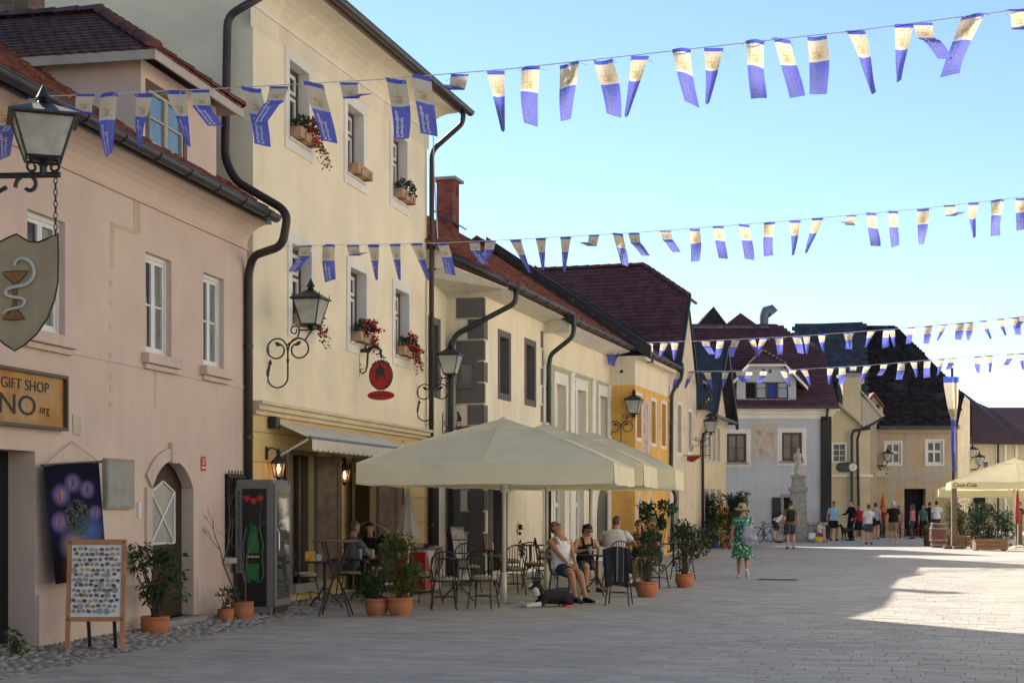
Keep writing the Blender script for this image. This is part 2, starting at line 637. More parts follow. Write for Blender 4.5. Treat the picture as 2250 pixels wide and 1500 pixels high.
rng = random.Random(11)
cand = []
row, a = 0, 9.5
while a < far_edge:
    rd = .23
    b = -16 + rng.uniform(0, .5)
    while b < 26:
        ln = rng.choice((.24, .32, .36, .46, .5))
        c = street_pt(a + rd / 2, b + ln / 2)
        kx = c.x / max(c.y, 1)
        # keep what the lens can see, on the street side of the cobbled strip
        wallx = -5.35 + .2034 * (c.y - 15.64) + .95 if c.y < 22.4 else -3.1 + .235 * (c.y - 22.4)
        if -.39 < kx < .40 and c.x > wallx and c.y > 12.6:
            cand.append((c.y + abs(c.x) * .2, a, b, ln, rd))
        b += ln
    a += rd
    row += 1
cand.sort()
GAP = .008
def paver_faces(mb, a, b, ln, rd, h):
    pts = [street_pt(a + GAP / 2, b + GAP / 2), street_pt(a + GAP / 2, b + ln - GAP / 2), street_pt(a + rd - GAP / 2, b + ln - GAP / 2), street_pt(a + rd - GAP / 2, b + GAP / 2)]
    lo = [(p.x, p.y, -.011) for p in pts]
    hi = [(p.x, p.y, h) for p in pts]
    mb.add(lo + hi, [(4, 5, 6, 7), (0, 1, 5, 4), (1, 2, 6, 5), (2, 3, 7, 6), (3, 0, 4, 7)])
for k, (_, a, b, ln, rd) in enumerate(cand[:300]):
    mb = MB()
    paver_faces(mb, a, b, ln, rd, rng.uniform(-.002, .002))
    mb.build('paver', pave_mat, ground)
mb = MB()
for (_, a, b, ln, rd) in cand[300:]:
    paver_faces(mb, a, b, ln, rd, rng.uniform(-.002, .002))
o = mb.build('pavers', pave_mat, ground)
o['kind'] = 'stuff'

# cobbled strip along the foot of the houses, a little raised towards the wall
mb = MB()
strip = MB()
def wallline(D): return -5.33 + .2034 * (D - 15.64) if D < 22.4 else -3.84 + .2327 * (D - 22.45)
Ds = [8 + i * .5 for i in range(48)]
for d0, d1 in zip(Ds, Ds[1:]):
    w0, w1 = (1.05 if d0 < 22 else .8), (1.05 if d1 < 22 else .8)
    strip.poly([(wallline(d0) - .3, d0, .07), (wallline(d0) + w0, d0, -.006), (wallline(d1) + w1, d1, -.006), (wallline(d1) - .3, d1, .07)])
strip.build('cobble_bed', joint_mat, ground)
d = 12.5
while d < 31:
    wl_ = wallline(d)
    x = -.05
    wmax = 1.05 if d < 22 else .8
    while x < wmax:
        s_ = rng.uniform(.075, .13)
        cx_, cy_ = wl_ + x, d + rng.uniform(-.03, .03)
        zz = .07 - .076 * max(0, x) / wmax
        n = 6
        a0 = rng.random() * 6
        r1 = [(cx_ + s_ * .55 * rng.uniform(.85, 1.1) * math.cos(a0 + 2 * math.pi * k / n), cy_ + s_ * .5 * math.sin(a0 + 2 * math.pi * k / n), zz - .01) for k in range(n)]
        r2 = [(cx_ + (p[0] - cx_) * .7, cy_ + (p[1] - cy_) * .7, zz + .007 + rng.uniform(-.004, .006)) for p in r1]
        mb.add(r1 + r2, [(k, (k + 1) % n, n + (k + 1) % n, n + k) for k in range(n)] + [tuple(range(n, 2 * n))])
        x += s_ * 1.12
    d += .11
o = mb.build('cobbles', cob_mat, ground, smooth=50)
o['kind'] = 'stuff'
# drain cover let into the paving
c = G(1708, 1273)
mb = MB(T(c.x, c.y, 0) @ Rz(-.27))
mb.box((-.45, -.3, -.004), (.45, .3, .004))
for i in range(9):
    mb.box((-.4, -.26 + i * .06, .004), (.4, -.235 + i * .06, .009))
tag(mb.build('drain_cover', mat('cast_iron_cover', (.05, .06, .085), rough=.45, metal=.4)), 'blue grey metal cover set flat in the paving', 'drain cover')
# ================================================================ pink house
pink = plaster('pink_plaster', (.60, .46, .385), col2=(.62, .51, .41), mix=(.5, .8), mscale=.35, streak=.16, grime=.22)
pink_trim = plaster('pink_stone_trim', (.60, .47, .40))
bare = plaster('bare_ochre_render', (.56, .42, .29))
HP = House('pink_house', 'pink plastered house with white windows and an arched brown door', (-6.686, 9.0), (-3.955, 22.42))
holes = []
def pwin(x0, x1, yt, yb):
    u0, zt = HP.uz(x0, yt); zb = HP.uz(x0, yb)[1]; u1 = HP.u(x1)
    return (u0, u1, zb, zt, .16)
PW = [pwin(60, 143, 458, 722), pwin(320, 377, 552, 775), pwin(447, 492, 597, 803)]
SH = (HP.u(-95), HP.u(77), -.1, 2.19, .32)
DR = (HP.u(330), HP.u(420), .12, HP.uz(375, 1012)[1], .2)
PW0 = (HP.u(-330), HP.u(-260), PW[1][2], PW[1][3], .16)
HP.wall(pink, 0, HP.W, -.1, 5.45, PW + [SH, DR, PW0], back=8.5)
for w in PW + [PW0]:
    HP.window(w[0] + .002, w[1] - .002, w[2], w[3], .12, white_pvc, fw=.055, nx=2, bars=1, sash=.05, pane=[glass, glass_pale])
    def sill(mb, w=w):
        mb.bev((w[0] - .12, -.11, w[2] - .13), (w[1] + .12, .02, w[2] - .002), .012)
        mb.bev((w[0] - .09, -.06, w[2] - .20), (w[1] + .09, .02, w[2] - .132), .012)
    HP.part('window_sill', pink_trim, sill)
# string mouldings
def mould(z, hh, pr):
    def fn(mb):
        mb.box((0, -pr, z), (HP.W, .002, z + hh))
    return fn
HP.part('string_course', pink_trim, mould(3.33, .05, .012))
HP.part('cornice_line', pink_trim, mould(5.40, .035, .03))
def cove(mb, y0=0.0, z0=5.45, z1=5.78, out=.38, W=HP.W):
    pts = [(y0 - out * (1 - math.cos(t * math.pi / 2)), z0 + (z1 - z0) * math.sin(t * math.pi / 2)) for t in [i / 6 for i in range(7)]]
    for (ya, za), (yb, zb) in zip(pts, pts[1:]):
        mb.poly([(0, ya, za), (W, ya, za), (W, yb, zb), (0, yb, zb)])
    for uu in (0, W):
        mb.poly([(uu, ya, za) for ya, za in pts] + [(uu, y0 + .02, z1), (uu, y0 + .02, z0)])
HP.part('eaves_cove', pink, cove, smooth=True)
# roof
SLP = .66
def proof(u, y): return (u, y, 5.92 + (y + .42) * SLP)
slab([proof(-.2, -.42), proof(HP.W - .01, -.42), proof(HP.W - .01, 4.6), proof(-.2, 4.6)], .12, 'roof', tile_red, HP.root)
dv = Vector((0, 1, SLP)).normalized()
tl = tiles(Vector((6.5, -.42, 5.93)), Vector((1, 0, 0)), dv, int((HP.W - 6.5) / .19), 26, .19, .17, lift=.03, rng=random.Random(5), jitter=.014)
tile_mesh('roof_tiles', tl, tile_red, HP.root)
gutter(HP, steel_dark, -.2, HP.W - .12, -.50, 5.86, .085)
HP.box('fascia', steel_dark, (-.2, -.405, 5.76), (HP.W - .05, -.37, 5.90))
# patches of bare render, as in the photograph
def patch(pts, name='bare_patch', off=.004):
    q = [HP.uz(x, y, off) for x, y in pts]
    mb = MB(); mb.prism([(u, -off, z) for u, z in q], (0, off + .002, 0))
    return mb.build(name, bare, HP.root)
patch([(243, 487), (302, 507), (302, 516), (251, 499), (251, 588), (243, 586)])
patch([(294, 432), (309, 437), (309, 513), (294, 508)])
for y in (615, 660, 710, 775, 820, 845, 880):
    patch([(241, y), (247, y + 1), (247, y + 15), (241, y + 13)])
patch([(340, 815), (346, 817), (343, 895), (339, 893)])
niche_p = [HP.uz(x, y) for x, y in ((158, 910), (177, 913), (176, 957), (160, 952))]
mb = MB(); mb.prism([(u, -.012, z) for u, z in niche_p], (0, .014, 0)); mb.build('repair_patch', plaster('pale_patch', (.5, .45, .34)), HP.root)
# plinth, pieces between the doors
for a, b in ((SH[1], DR[0] - .1), (DR[1] + .1, HP.W - .1)):
    HP.box('plinth', pink_trim, (a + .01, -.045, -.1), (b, .002, .62))
# shop entrance
HP.box('shop_door', dark_void, (SH[0], .32, -.1), (SH[1], .36, 2.19))
HP.box('door_step', stone_grey, (SH[0] + .05, .05, -.1), (SH[1] - .03, .32, .10))
# arched door: spandrels, surround, leaf, fanlight cross
uc, hw = (DR[0] + DR[1]) / 2, (DR[1] - DR[0]) / 2
rise = .36
Rr = (hw * hw + rise * rise) / (2 * rise)
def archz(u, top=DR[3]): return top - Rr + math.sqrt(max(0, Rr * Rr - (u - uc) ** 2))
for sgn in (-1, 1):
    pts = [(uc + sgn * hw, -.001, DR[3] + .001)] + [(uc + sgn * hw * t, -.001, archz(uc + sgn * hw * t)) for t in [i / 8 for i in range(9)]]
    mb = MB(); mb.prism(pts, (0, .13, 0)); mb.build('arch_spandrel', pink, HP.root)
def dsur(mb):
    w = .16
    mb.box((DR[0] - w, -.035, .0), (DR[0], .002, archz(DR[0]))); mb.box((DR[1], -.035, .0), (DR[1] + w, .002, archz(DR[1])))
    n = 10
    for i in range(n):
        a, b = DR[0] + (DR[1] - DR[0]) * i / n, DR[0] + (DR[1] - DR[0]) * (i + 1) / n
        ka, kb = (a - uc) / hw, (b - uc) / hw
        mb.prism([(a, -.035, archz(a)), (b, -.035, archz(b)), (b + kb * w, -.035, archz(b) + w), (a + ka * w, -.035, archz(a) + w)], (0, .037, 0))
HP.part('door_surround', pink_trim, dsur)
HP.box('keystone', pink_trim, (uc - .09, -.06, DR[3] - .03), (uc + .09, .002, DR[3] + .24))
def leaf(mb):
    mb.box((DR[0], .14, .12), (DR[1], .19, DR[3]))
    for a, b in ((.25, .95),):
        mb.box((DR[0] + .18, .115, a), (DR[1] - .18, .142, b))
door = HP.part('door', mat('dark_door_wood', (.04, .022, .016), rough=.5, var=.25, scale=8, bump=.2, spec=.25), leaf)
pl = [(DR[0] + .28, .132, 1.10), (DR[1] - .28, .132, 1.10), (DR[1] - .28, .132, 1.78), (uc, .132, 1.92), (DR[0] + .28, .132, 1.78)]
mb = MB(); mb.prism(pl, (0, .006, 0)); mb.build('door_pane', mat('frosted_pane', (.33, .31, .27), rough=.4, var=.2), door)
mb = MB()
for a, b in ((0, 2), (1, 4), (0, 1), (1, 2), (2, 3), (3, 4), (4, 0)):
    mb.tube([Vector(pl[a]) - Vector((0, .012, 0)), Vector(pl[b]) - Vector((0, .012, 0))], .016, 5)
mb.build('glazing_cross', white_pvc, door)
MB().tube([(DR[1] - .2, .13, 1.0), (DR[1] - .2, .09, 1.0), (DR[1] - .3, .09, 1.0)], .012, 6).build('door_handle', iron, door)
HP.box('threshold', stone_grey, (DR[0] - .05, -.22, -.05), (DR[1] + .08, .138, .12))
u_, z_ = HP.uz(303, 1120)
HP.part('intercom', white_pvc, lambda mb: mb.bev((u_ - .03, -.03, z_ - .10), (u_ + .03, .002, z_ + .10), .006))
# dormer
du0, du1 = HP.u(313), HP.u(478)
dz = 7.24
dw = (HP.u(323), HP.u(413), HP.uz(323, 330)[1] + .02, HP.uz(323, 172)[1])
mb = MB()
yr = lambda z: (z - 5.92) / SLP - .42
dwall = HP.wall(pink, du0, du1, 5.9, dz, [(dw[0], dw[1], dw[2], dw[3], .1)], y=.02, name='dormer_wall')
mb = MB()
for uu in (du0, du1):
    mb = MB(); mb.poly([(uu, .02, 5.9), (uu, .02, dz), (uu, yr(dz) + .05, dz)]); mb.build('dormer_cheek', pink, HP.root)
dwin = HP.window(dw[0], dw[1], dw[2], dw[3], .06, brown_wood, mat('peeling_cream_paint', (.42, .36, .26), rough=.7, var=.2, scale=20, grime=.5), fw=.10, nx=2, bars=1, sash=.045, pane=mat('sky_glass', (.10, .17, .24), rough=.08, var=.1, bump=.02, bscale=3, spec=.8))
e = .26
duc = (du0 + du1) / 2
ez, rz_ = dz + .02, 8.27
back = yr(rz_) + .1
L_ = [(du0 - e, -.28, ez), (duc, 1.2, rz_), (duc, back, rz_), (du0 - e, yr(ez), ez)]
R_ = [(du1 + e, -.28, ez), (duc, 1.2, rz_), (duc, back, rz_), (du1 + e, yr(ez), ez)]
F_ = [(du0 - e, -.28, ez), (du1 + e, -.28, ez), (duc, 1.2, rz_)]
droof = MB()
for pl_ in (L_, R_, F_):
    a = [Vector(p) for p in pl_]
    droof.prism(a, (0, 0, -.07))
droof = droof.build('dormer_roof', pink_trim, HP.root)
def plane_tiles(corner, along, up, wlen, hlen, tw, th, inside, m, parent, seed):
    du_, dv_ = Vector(along).normalized(), Vector(up).normalized()
    for v, f in tiles(Vector(corner), du_, dv_, int(wlen / tw) + 1, int(hlen / th), tw, th, keep=inside, lift=.02, rng=random.Random(seed), jitter=.004, overlap=1.25):
        b = MB(); b.add(v, f); b.build('roof_tile', m, parent)
hl = math.hypot(duc - du0 + e, rz_ - ez)
upv = Vector((duc - du0 + e, 0, rz_ - ez))
kf = 1.48 / hl
plane_tiles((du0 - e, -.28, ez + .005), (0, 1, 0), upv, 3.9, hl, .17, .135, lambda u, v: u > kf * v - .04 and u < (yr(ez) + .28) + (back - yr(ez)) * v / hl + .05, tile_purple, droof, 3)
upf = Vector((0, 1.48, rz_ - ez))
hf = upf.length
wf = du1 - du0 + 2 * e
plane_tiles((du0 - e, -.28, ez + .005), (1, 0, 0), upf, wf, hf, .17, .15, lambda u, v: wf / 2 * v / hf - .03 < u < wf - wf / 2 * v / hf + .03, tile_red, droof, 4)
def ridge_run(a, b, n, m, parent, r=.10):
    a, b = Vector(a), Vector(b)
    d = (b - a) / n
    sd = d.cross(Vector((0, 0, 1))).normalized()
    up = sd.cross(d).normalized()
    if up.z < 0: up = -up
    for i in range(n):
        mb = MB()
        rings = []
        for t, rr in ((0, r * 1.12), (1.08, r * .9)):
            c = a + d * (i + t)
            rings.append([c + sd * (rr * math.cos(math.pi * k / 7)) + up * (rr * .85 * math.sin(math.pi * k / 7)) for k in range(8)])
        q = rings[0] + rings[1]
        mb.add(q, [(k, k + 1, 9 + k, 8 + k) for k in range(7)] + [tuple(range(8)), tuple(range(8, 16))])
        mb.build('ridge_tile', m, parent, smooth=50)
ridge_run((du0 - e, -.28, ez + .03), (duc, 1.2, rz_ + .03), 8, tile_red, droof)
ridge_run((du1 + e, -.28, ez + .03), (duc, 1.2, rz_ + .03), 8, tile_red, droof)
ridge_run((duc, 1.15, rz_ + .03), (duc, back, rz_ + .03), 6, tile_purple, droof)
def soff(mb):
    mb.box((du0 - e, -.29, ez - .12), (du1 + e, -.262, ez - .0)); mb.box((du0 - e - .005, -.262, ez - .12), (du0 - e + .02, yr(ez), ez - .0))
HP.part('dormer_eaves_board', plaster('pale_board', (.46, .40, .34)), soff)
HP.part('valley_flashing', flash_metal, lambda mb: mb.prism([(du0 - .55, yr(6.9), 6.94), (du0 - .02, yr(5.95), 5.99), (du0 - .02, yr(5.95) + .3, 6.2), (du0 - .3, yr(7.2), 7.22)], (0, 0, -.015)))
# chimney of the pink house
ch = P(48, 10, 21.0)
lc = HP.root.matrix_basis.copy()
loc = (Matrix.Translation(HP.root.location) @ Rz(HP.ang)).inverted() @ ch
brick = mat('brown_chimney_brick', (.20, .13, .085), rough=.9, var=.25, island=.3, grime=.3)
cm = MB().box((loc.x - .22, loc.y - .22, 6.5), (loc.x + .22, loc.y + .22, 9.6)).build('chimney', mat('lime_mortar', (.26, .22, .18), rough=.95), HP.root)
for r_ in range(20):
    for i in range(2):
        o_ = .22 * (r_ % 2) * .5
        MB().box((loc.x - .228, loc.y - .225 + i * .23 + .005, 8.2 + r_ * .07), (loc.x - .218, loc.y - .225 + i * .23 + .215, 8.2 + r_ * .07 + .06)).build('brick', brick, cm)
        MB().box((loc.x - .225 + i * .23 + .005, loc.y - .228, 8.2 + r_ * .07), (loc.x - .225 + i * .23 + .215, loc.y - .218, 8.2 + r_ * .07 + .06)).build('brick', brick, cm)

# ================================================================ yellow three-storey house
yel = plaster('pale_yellow_plaster', (.79, .69, .50), var=.06, streak=.09, grime=.10)
yel_low = plaster('ochre_ground_floor_plaster', (.64, .46, .21), var=.1, streak=.2)
HY = House('yellow_house', 'tall pale yellow three-storey house with flower boxes and an ochre ground floor', (-3.871, 22.45), (-1.781, 31.43))
def ywin(x0, x1, yt, yb):
    u0, zt = HY.uz(x0, yt); zb = HY.uz(x0, yb)[1]; u1 = HY.u(x1)
    return (u0, max(u1, u0 + .86), zb, zt, .26)
YW = [ywin(634, 675, 130, 300), ywin(762, 797, 226, 378), ywin(862, 893, 288, 432),
      ywin(640, 680, 534, 712), ywin(768, 803, 586, 748), ywin(867, 897, 633, 778)]
ZC = 3.02
reveal_w = plaster('white_reveal', (.72, .68, .62), streak=.1)
HY.wall(yel, 0, HY.W, ZC, 9.2, YW, back=9.5, reveal_mat=reveal_w)
YD = [(HY.u(640), HY.u(690), .35, 2.42, .12), (HY.u(776), HY.u(826), .15, 2.38, .12), (HY.u(862), HY.u(884), .15, 2.3, .1)]
HY.wall(yel_low, 0, HY.W, -.1, ZC, YD, back=9.5, name='ground_floor_wall')
for i, w in enumerate(YW):
    HY.window(w[0] + .002, w[1] - .002, w[2], w[3], .22, brown_wood, white_pvc, fw=.07, nx=2, splits=(.68,), sash=.06, pane=[glass_pale, glass])
    HY.surround(reveal_w, w[0], w[1], w[2], w[3], .17, .022, wb=.2)
    def ys(mb, w=w): mb.bev((w[0] - .05, -.06, w[2] - .05), (w[1] + .05, .2, w[2] - .002), .01)
    HY.part('window_sill', reveal_w, ys)
# belt cornice above the ground floor
def ycor(mb):
    mb.box((-.02, -.16, ZC + .10), (HY.W + .05, .002, ZC + .15)); mb.box((-.02, -.11, ZC + .02), (HY.W + .03, .002, ZC + .098)); mb.box((-.01, -.05, ZC - .05), (HY.W + .02, .002, ZC + .018))
HY.part('belt_cornice', plaster('cream_cornice', (.66, .55, .37)), ycor)
# horizontal joints of the ground floor
for z in (.75, 1.25, 1.75, 2.25, 2.7):
    cuts = [0.0] + [q for d_ in YD for q in ((d_[0] - .36, d_[1] + .36) if d_[2] < z < d_[3] else ())] + [HY.W]
    for a, b in zip(cuts[::2], cuts[1::2]):
        if b - a > .05: HY.box('joint_band', mat('ochre_joint', (.40, .25, .09)), (a + .01, -.006, z), (b - .01, .001, z + .018))
# eaves: coved soffit, gutter, roof
ZE0, ZE1 = 9.08, 9.42
def yz(u, dz): return ZE0 + (ZE1 - ZE0) * u / HY.W + dz
def ycove(mb):
    pts = [(-.5 * (1 - math.cos(t * math.pi / 2)), .38 * math.sin(t * math.pi / 2)) for t in [i / 6 for i in range(7)]] + [(-.62, .38), (-.62, .44)]
    pts = [(0.0, -.35)] + pts
    for (ya, za), (yb, zb) in zip(pts, pts[1:]):
        mb.poly([(-.1, ya - .004, yz(0, za)), (HY.W + .15, ya - .004, yz(HY.W, za)), (HY.W + .15, yb - .004, yz(HY.W, zb)), (-.1, yb - .004, yz(0, zb))])
    for uu in (-.1, HY.W + .15):
        mb.poly([(uu, ya, yz(uu, za)) for ya, za in pts] + [(uu, 0, yz(uu, .44))])
HY.part('eaves_cove', plaster('cream_cove', (.71, .635, .50), streak=.25), ycove, smooth=50)
HY.part('cove_moulding', reveal_w, lambda mb: mb.prism([(-.1, -.03, yz(0, -.03)), (-.1, -.03, yz(0, .02)), (HY.W + .15, -.03, yz(HY.W, .02)), (HY.W + .15, -.03, yz(HY.W, -.03))], (0, .032, 0)))
YS = .80
def yroof(u, y): return (u, y, yz(u, .50) + (y + .72) * YS)
YE0, YE1 = -.25, HY.W + .55
slab([yroof(YE0, -.72), yroof(YE1, -.72), yroof(YE1, 4.7), yroof(YE0, 4.7)], .12, 'roof', tile_red, HY.root)
bk = [(YE0, 4.7, yroof(YE0, 4.7)[2]), (YE1, 4.7, yroof(YE1, 4.7)[2]), (YE1, 9.6, 9.6), (YE0, 9.6, 9.4)]
slab(bk, .12, 'roof_back', tile_red, HY.root)
mb = MB()
for uu in (0.01, HY.W - .01):
    mb = MB(); mb.poly([(uu, 0, 9.0), (uu, 0, yz(uu, .35)), (uu, 4.7, yroof(uu, 4.7)[2] - .15), (uu, 9.5, 9.3), (uu, 9.5, 9.0)]); mb.build('gable_wall', yel, HY.root)
ed = Vector((HY.W, 0, ZE1 - ZE0)).normalized()
tile_mesh('eaves_tiles', tiles(Vector(yroof(YE0, -.78)) + Vector((0, 0, .0)), ed, Vector((0, 1, YS)).normalized(), int((YE1 - YE0) / .2), 4, .2, .22, lift=.04, rng=random.Random(8), jitter=.015), tile_red, HY.root)
# gutter follows the slightly rising eaves
g1 = gutter(HY, steel_dark, 0, 1, 0, 0, .01)
for c_ in list(g1.children): bpy.data.objects.remove(c_)
bpy.data.objects.remove(g1)
def ygut(mb):
    n = 8
    for k in range(n):
        a0, a1 = math.pi + math.pi * k / n, math.pi + math.pi * (k + 1) / n
        for rr in (.085, .075):
            mb.poly([(YE0, -.80 + rr * math.cos(a0), yz(YE0, .47) + rr * math.sin(a0)), (YE1, -.80 + rr * math.cos(a0), yz(YE1, .47) + rr * math.sin(a0)),
                     (YE1, -.80 + rr * math.cos(a1), yz(YE1, .47) + rr * math.sin(a1)), (YE0, -.80 + rr * math.cos(a1), yz(YE0, .47) + rr * math.sin(a1))])
    mb.tube([(YE0, -.885, yz(YE0, .47)), (YE1, -.885, yz(YE1, .47))], .014, 6)
    mb.poly([(YE1, -.80 + .085 * math.cos(math.pi + math.pi * k / n), yz(YE1, .47) + .085 * math.sin(math.pi + math.pi * k / n)) for k in range(n + 1)])
    mb.tube([(YE0, -.66, yz(YE0, .40)), (YE1, -.66, yz(YE1, .40))], .02, 5)
HY.part('gutter', steel_dark, ygut, smooth=30)
W_ = HY.W
pipe_m = mat('brown_downpipe', (.045, .032, .028), rough=.45, var=.25, metal=.2)
downpipe(HY, pipe_m, [(W_ - .05, -.80, yz(W_, .40)), (W_ - .05, -.80, yz(W_, .12)), (W_ - .04, -.12, yz(W_, -.42)), (W_ - .04, -.10, .0)], .055,
         clips=[(W_ - .04, -.105, z) for z in (1.2, 3.3, 5.2, 7.2)])
_iy = (Matrix.Translation(HY.root.location) @ Rz(HY.ang)).inverted()
downpipe(HY, pipe_m, [_iy @ P(*q) for q in ((575, -8, 22.1), (500, 36, 22.25), (494, 350, 22.25), (518, 398, 22.1), (620, 458, 21.85), (631, 478, 21.8), (621, 540, 21.85), (556, 562, 22.2), (546, 600, 22.3), (546, 1335, 22.3))], .062,
         clips=[_iy @ P(546, y_, 22.3) for y_ in (760, 960, 1180)])
# ground floor: shutters, doors, door frames
for i, d_ in enumerate(YD):
    HY.surround(mat('grey_wood_frame', (.16, .135, .10), rough=.8, var=.2, grime=.3), d_[0], d_[1], d_[2], d_[3], .07, .03, wb=0, name='door_frame')
    if i == 0:
        HY.box('door_glass', glass, (d_[0], .10, d_[2]), (d_[1], .12, d_[3]))
        HY.box('door_bar', brown_wood, ((d_[0] + d_[1]) / 2 - .05, .05, d_[2]), ((d_[0] + d_[1]) / 2 + .05, .098, d_[3]))
        HY.box('door_sill', stone_grey, (d_[0] - .1, -.12, .2), (d_[1] + .1, .1, .35))
    elif i == 1:
        HY.part('curtain', mat('dark_red_curtain', (.045, .016, .014), rough=.9, var=.4, scale=6), lambda mb, d_=d_: mb.tube([(d_[0] + .01, .08, .15), (d_[0] + .01, .08, 2.3)], .01, 4) or [mb.poly([(d_[0] + (d_[1] - d_[0]) * k / 16, .08 + .03 * (k % 2), .15), (d_[0] + (d_[1] - d_[0]) * (k + 1) / 16, .08 + .03 * ((k + 1) % 2), .15), (d_[0] + (d_[1] - d_[0]) * (k + 1) / 16, .08 + .03 * ((k + 1) % 2), 2.38), (d_[0] + (d_[1] - d_[0]) * k / 16, .08 + .03 * (k % 2), 2.38)]) for k in range(16)])
    else:
        HY.box('door', brown_wood, (d_[0], .07, .15), (d_[1], .10, 2.3))
def shutter(u0, u1, z0, z1, ang, hinge):
    """panelled shutter hinged at u=hinge, swung open by ang"""
    w = u1 - u0
    mb = MB()
    mb.box((0, -.02, 0), (.09, .02, z1 - z0)); mb.box((w - .09, -.02, 0), (w, .02, z1 - z0))
    h = z1 - z0
    for za, zb in ((0, .10), (h * .52, h * .52 + .1), (h - .1, h)):
        mb.box((.09, -.02, za), (w - .09, .02, zb))
    o = mb.build('shutter', old_wood, HY.root, M=T(hinge, -.03, z0) @ Rz(ang))
    MB().box((.09, -.006, .10), (w - .09, .006, h * .52)).build('panel', old_wood, o)
    MB().box((.09, -.006, h * .52 + .1), (w - .09, .006, h - .1)).build('panel', old_wood, o)
    return o
d0, d1 = YD[0], YD[1]
shutter(0, .42, d0[2] + .05, d0[3], R(180 + 12), d0[0] - .05)
shutter(0, .55, d0[2] + .05, d0[3], R(-28), d0[1] + .04)
shutter(0, .42, d1[2], d1[3], R(180 + 18), d1[0] - .05)
shutter(0, .55, d1[2], d1[3], R(-26), d1[1] + .04)

# ================================================================ cream house with grey painted quoins
cream = plaster('cream_plaster', (.75, .665, .50), var=.06, streak=.25)
greyq = plaster('grey_painted_quoin', (.135, .125, .12), var=.1, streak=.1)
board = mat('pale_boarding', (.60, .55, .46), rough=.8, var=.12, scale=5, grime=.25)
HC = House('cream_house', 'cream house with dark grey painted quoins and boarded eaves', (-.62, 32.6), (.79, 37.4))
def cwin(H, x0, x1, yt, yb, depth=.3, wmin=0.0):
    u0, zt = H.uz(x0, yt); zb = H.uz(x0, yb)[1]; u1 = max(H.u(x1), u0 + wmin)
    return (u0, u1, zb, zt, depth)
CW = [cwin(HC, 1098, 1116, 738, 862), cwin(HC, 1156, 1174, 756, 876)]
CW = [(w[0], w[0] + .72, w[2], w[3], .3) for w in CW]
CG = [(HC.u(1082), HC.u(1082) + .8, .15, 2.15, .3)]
HC.wall(cream, 0, HC.W, -.1, 6.15, CW + CG, back=9, reveal_mat=greyq)
SDW = (.18, .55, 4.2, 4.72)       # small window in the side of the bay, in y
mb = MB()
mb.poly([(0, 0, -.1), (0, .85, -.1), (0, .85, 4.2), (0, 0, 4.2)]); mb.poly([(0, 0, 4.72), (0, .85, 4.72), (0, .85, 6.15), (0, 0, 6.15)])
for w in CW:
    HC.surround(greyq, w[0], w[1], w[2], w[3], .15, .012)
    HC.window(w[0] + .002, w[1] - .002, w[2], w[3], .26, brown_wood, fw=.06, nx=2, splits=(.66,))
w = CG[0]
HC.surround(greyq, w[0], w[1], w[2], w[3], .32, .02, wb=0)
HC.box('cellar_window', dark_void, (w[0], .28, w[2]), (w[1], .30, w[3]))
rx0, rx1 = -1.40, 0.0
RW = (HC.u(946, -.83), HC.u(962, -.83), 4.05, 5.45, .3)
RD = (-1.30, -.55, .0, 2.2, .25)
HC.wall(cream, rx0, rx1, -.1, 6.9, [RW, RD], y=.83, back=9, name='recessed_wall', reveal_mat=greyq)
HC.window(RW[0], RW[1], RW[2], RW[3], 1.08, brown_wood, fw=.05, nx=1, splits=(.5,))
mb = MB()
for lo, hi in (((RW[0] - .15, .815, RW[2] - .15), (RW[0], .832, RW[3] + .15)), ((RW[1], .815, RW[2] - .15), (RW[1] + .15, .832, RW[3] + .15)), ((RW[0], .815, RW[3]), (RW[1], .832, RW[3] + .15)), ((RW[0], .815, RW[2] - .15), (RW[1], .832, RW[2]))):
    mb.box(lo, hi)
mb.build('window_surround', greyq, HC.root)
HC.box('shop_window', glass, (RD[0], 1.05, RD[2]), (RD[1], 1.07, RD[3]))
HC.box('shop_window_post', iron, (RD[0] + .45, .98, RD[2]), (RD[0] + .5, 1.05, RD[3]))
# quoins: alternating long and short blocks on both faces of the bay corner
k = 0
z = .1
line_m = plaster('pinkish_joint', (.5, .36, .25))
while z < 5.75:
    hq = .43
    lg = k % 2 == 0
    ly, lu = (.62, .12) if lg else (.36, .28)
    mb = MB()
    mb.box((-.012, -.012, z), (0.002, ly, z + hq)); mb.box((-.012, -.012, z), (lu, .002, z + hq))
    if not (lg and 3.9 < z < 4.6):
        mb.build('quoin_block', greyq, HC.root)
    else:
        mb.build('quoin_block', greyq, HC.root)
    q = MB(); q.box((-.006, -.006, z + hq), (.001, .66, z + hq + .02)); q.build('quoin_joint', line_m, HC.root)
    z += hq + .035
    k += 1
for k in range(6):                 # painted quoins by the far corner
    zz = 3.2 + k * .46
    HC.box('quoin_block', greyq, (HC.W - (.30 if k % 2 else .18), -.01, zz), (HC.W - .06, .002, zz + .42))
o = HC.box('side_window', mat('dull_pane', (.20, .19, .17), rough=.4), (-.02, .22, 4.24), (.002, .50, 4.68))
mb = MB()
for lo, hi in (((-.05, .14, 4.14), (-.008, .22, 4.78)), ((-.05, .50, 4.14), (-.008, .58, 4.78)), ((-.05, .22, 4.68), (-.008, .50, 4.78)), ((-.05, .22, 4.14), (-.008, .50, 4.24))):
    mb.box(lo, hi)
mb.build('frame', greyq, o)
for (u0, u1) in ((-.02, .0),):
    pass
HC.box('stone_jamb', greyq, (-.05, .02, -.1), (-.014, .30, 2.1)); HC.box('stone_jamb', greyq, (-.05, .52, -.1), (-.014, .80, 2.1))
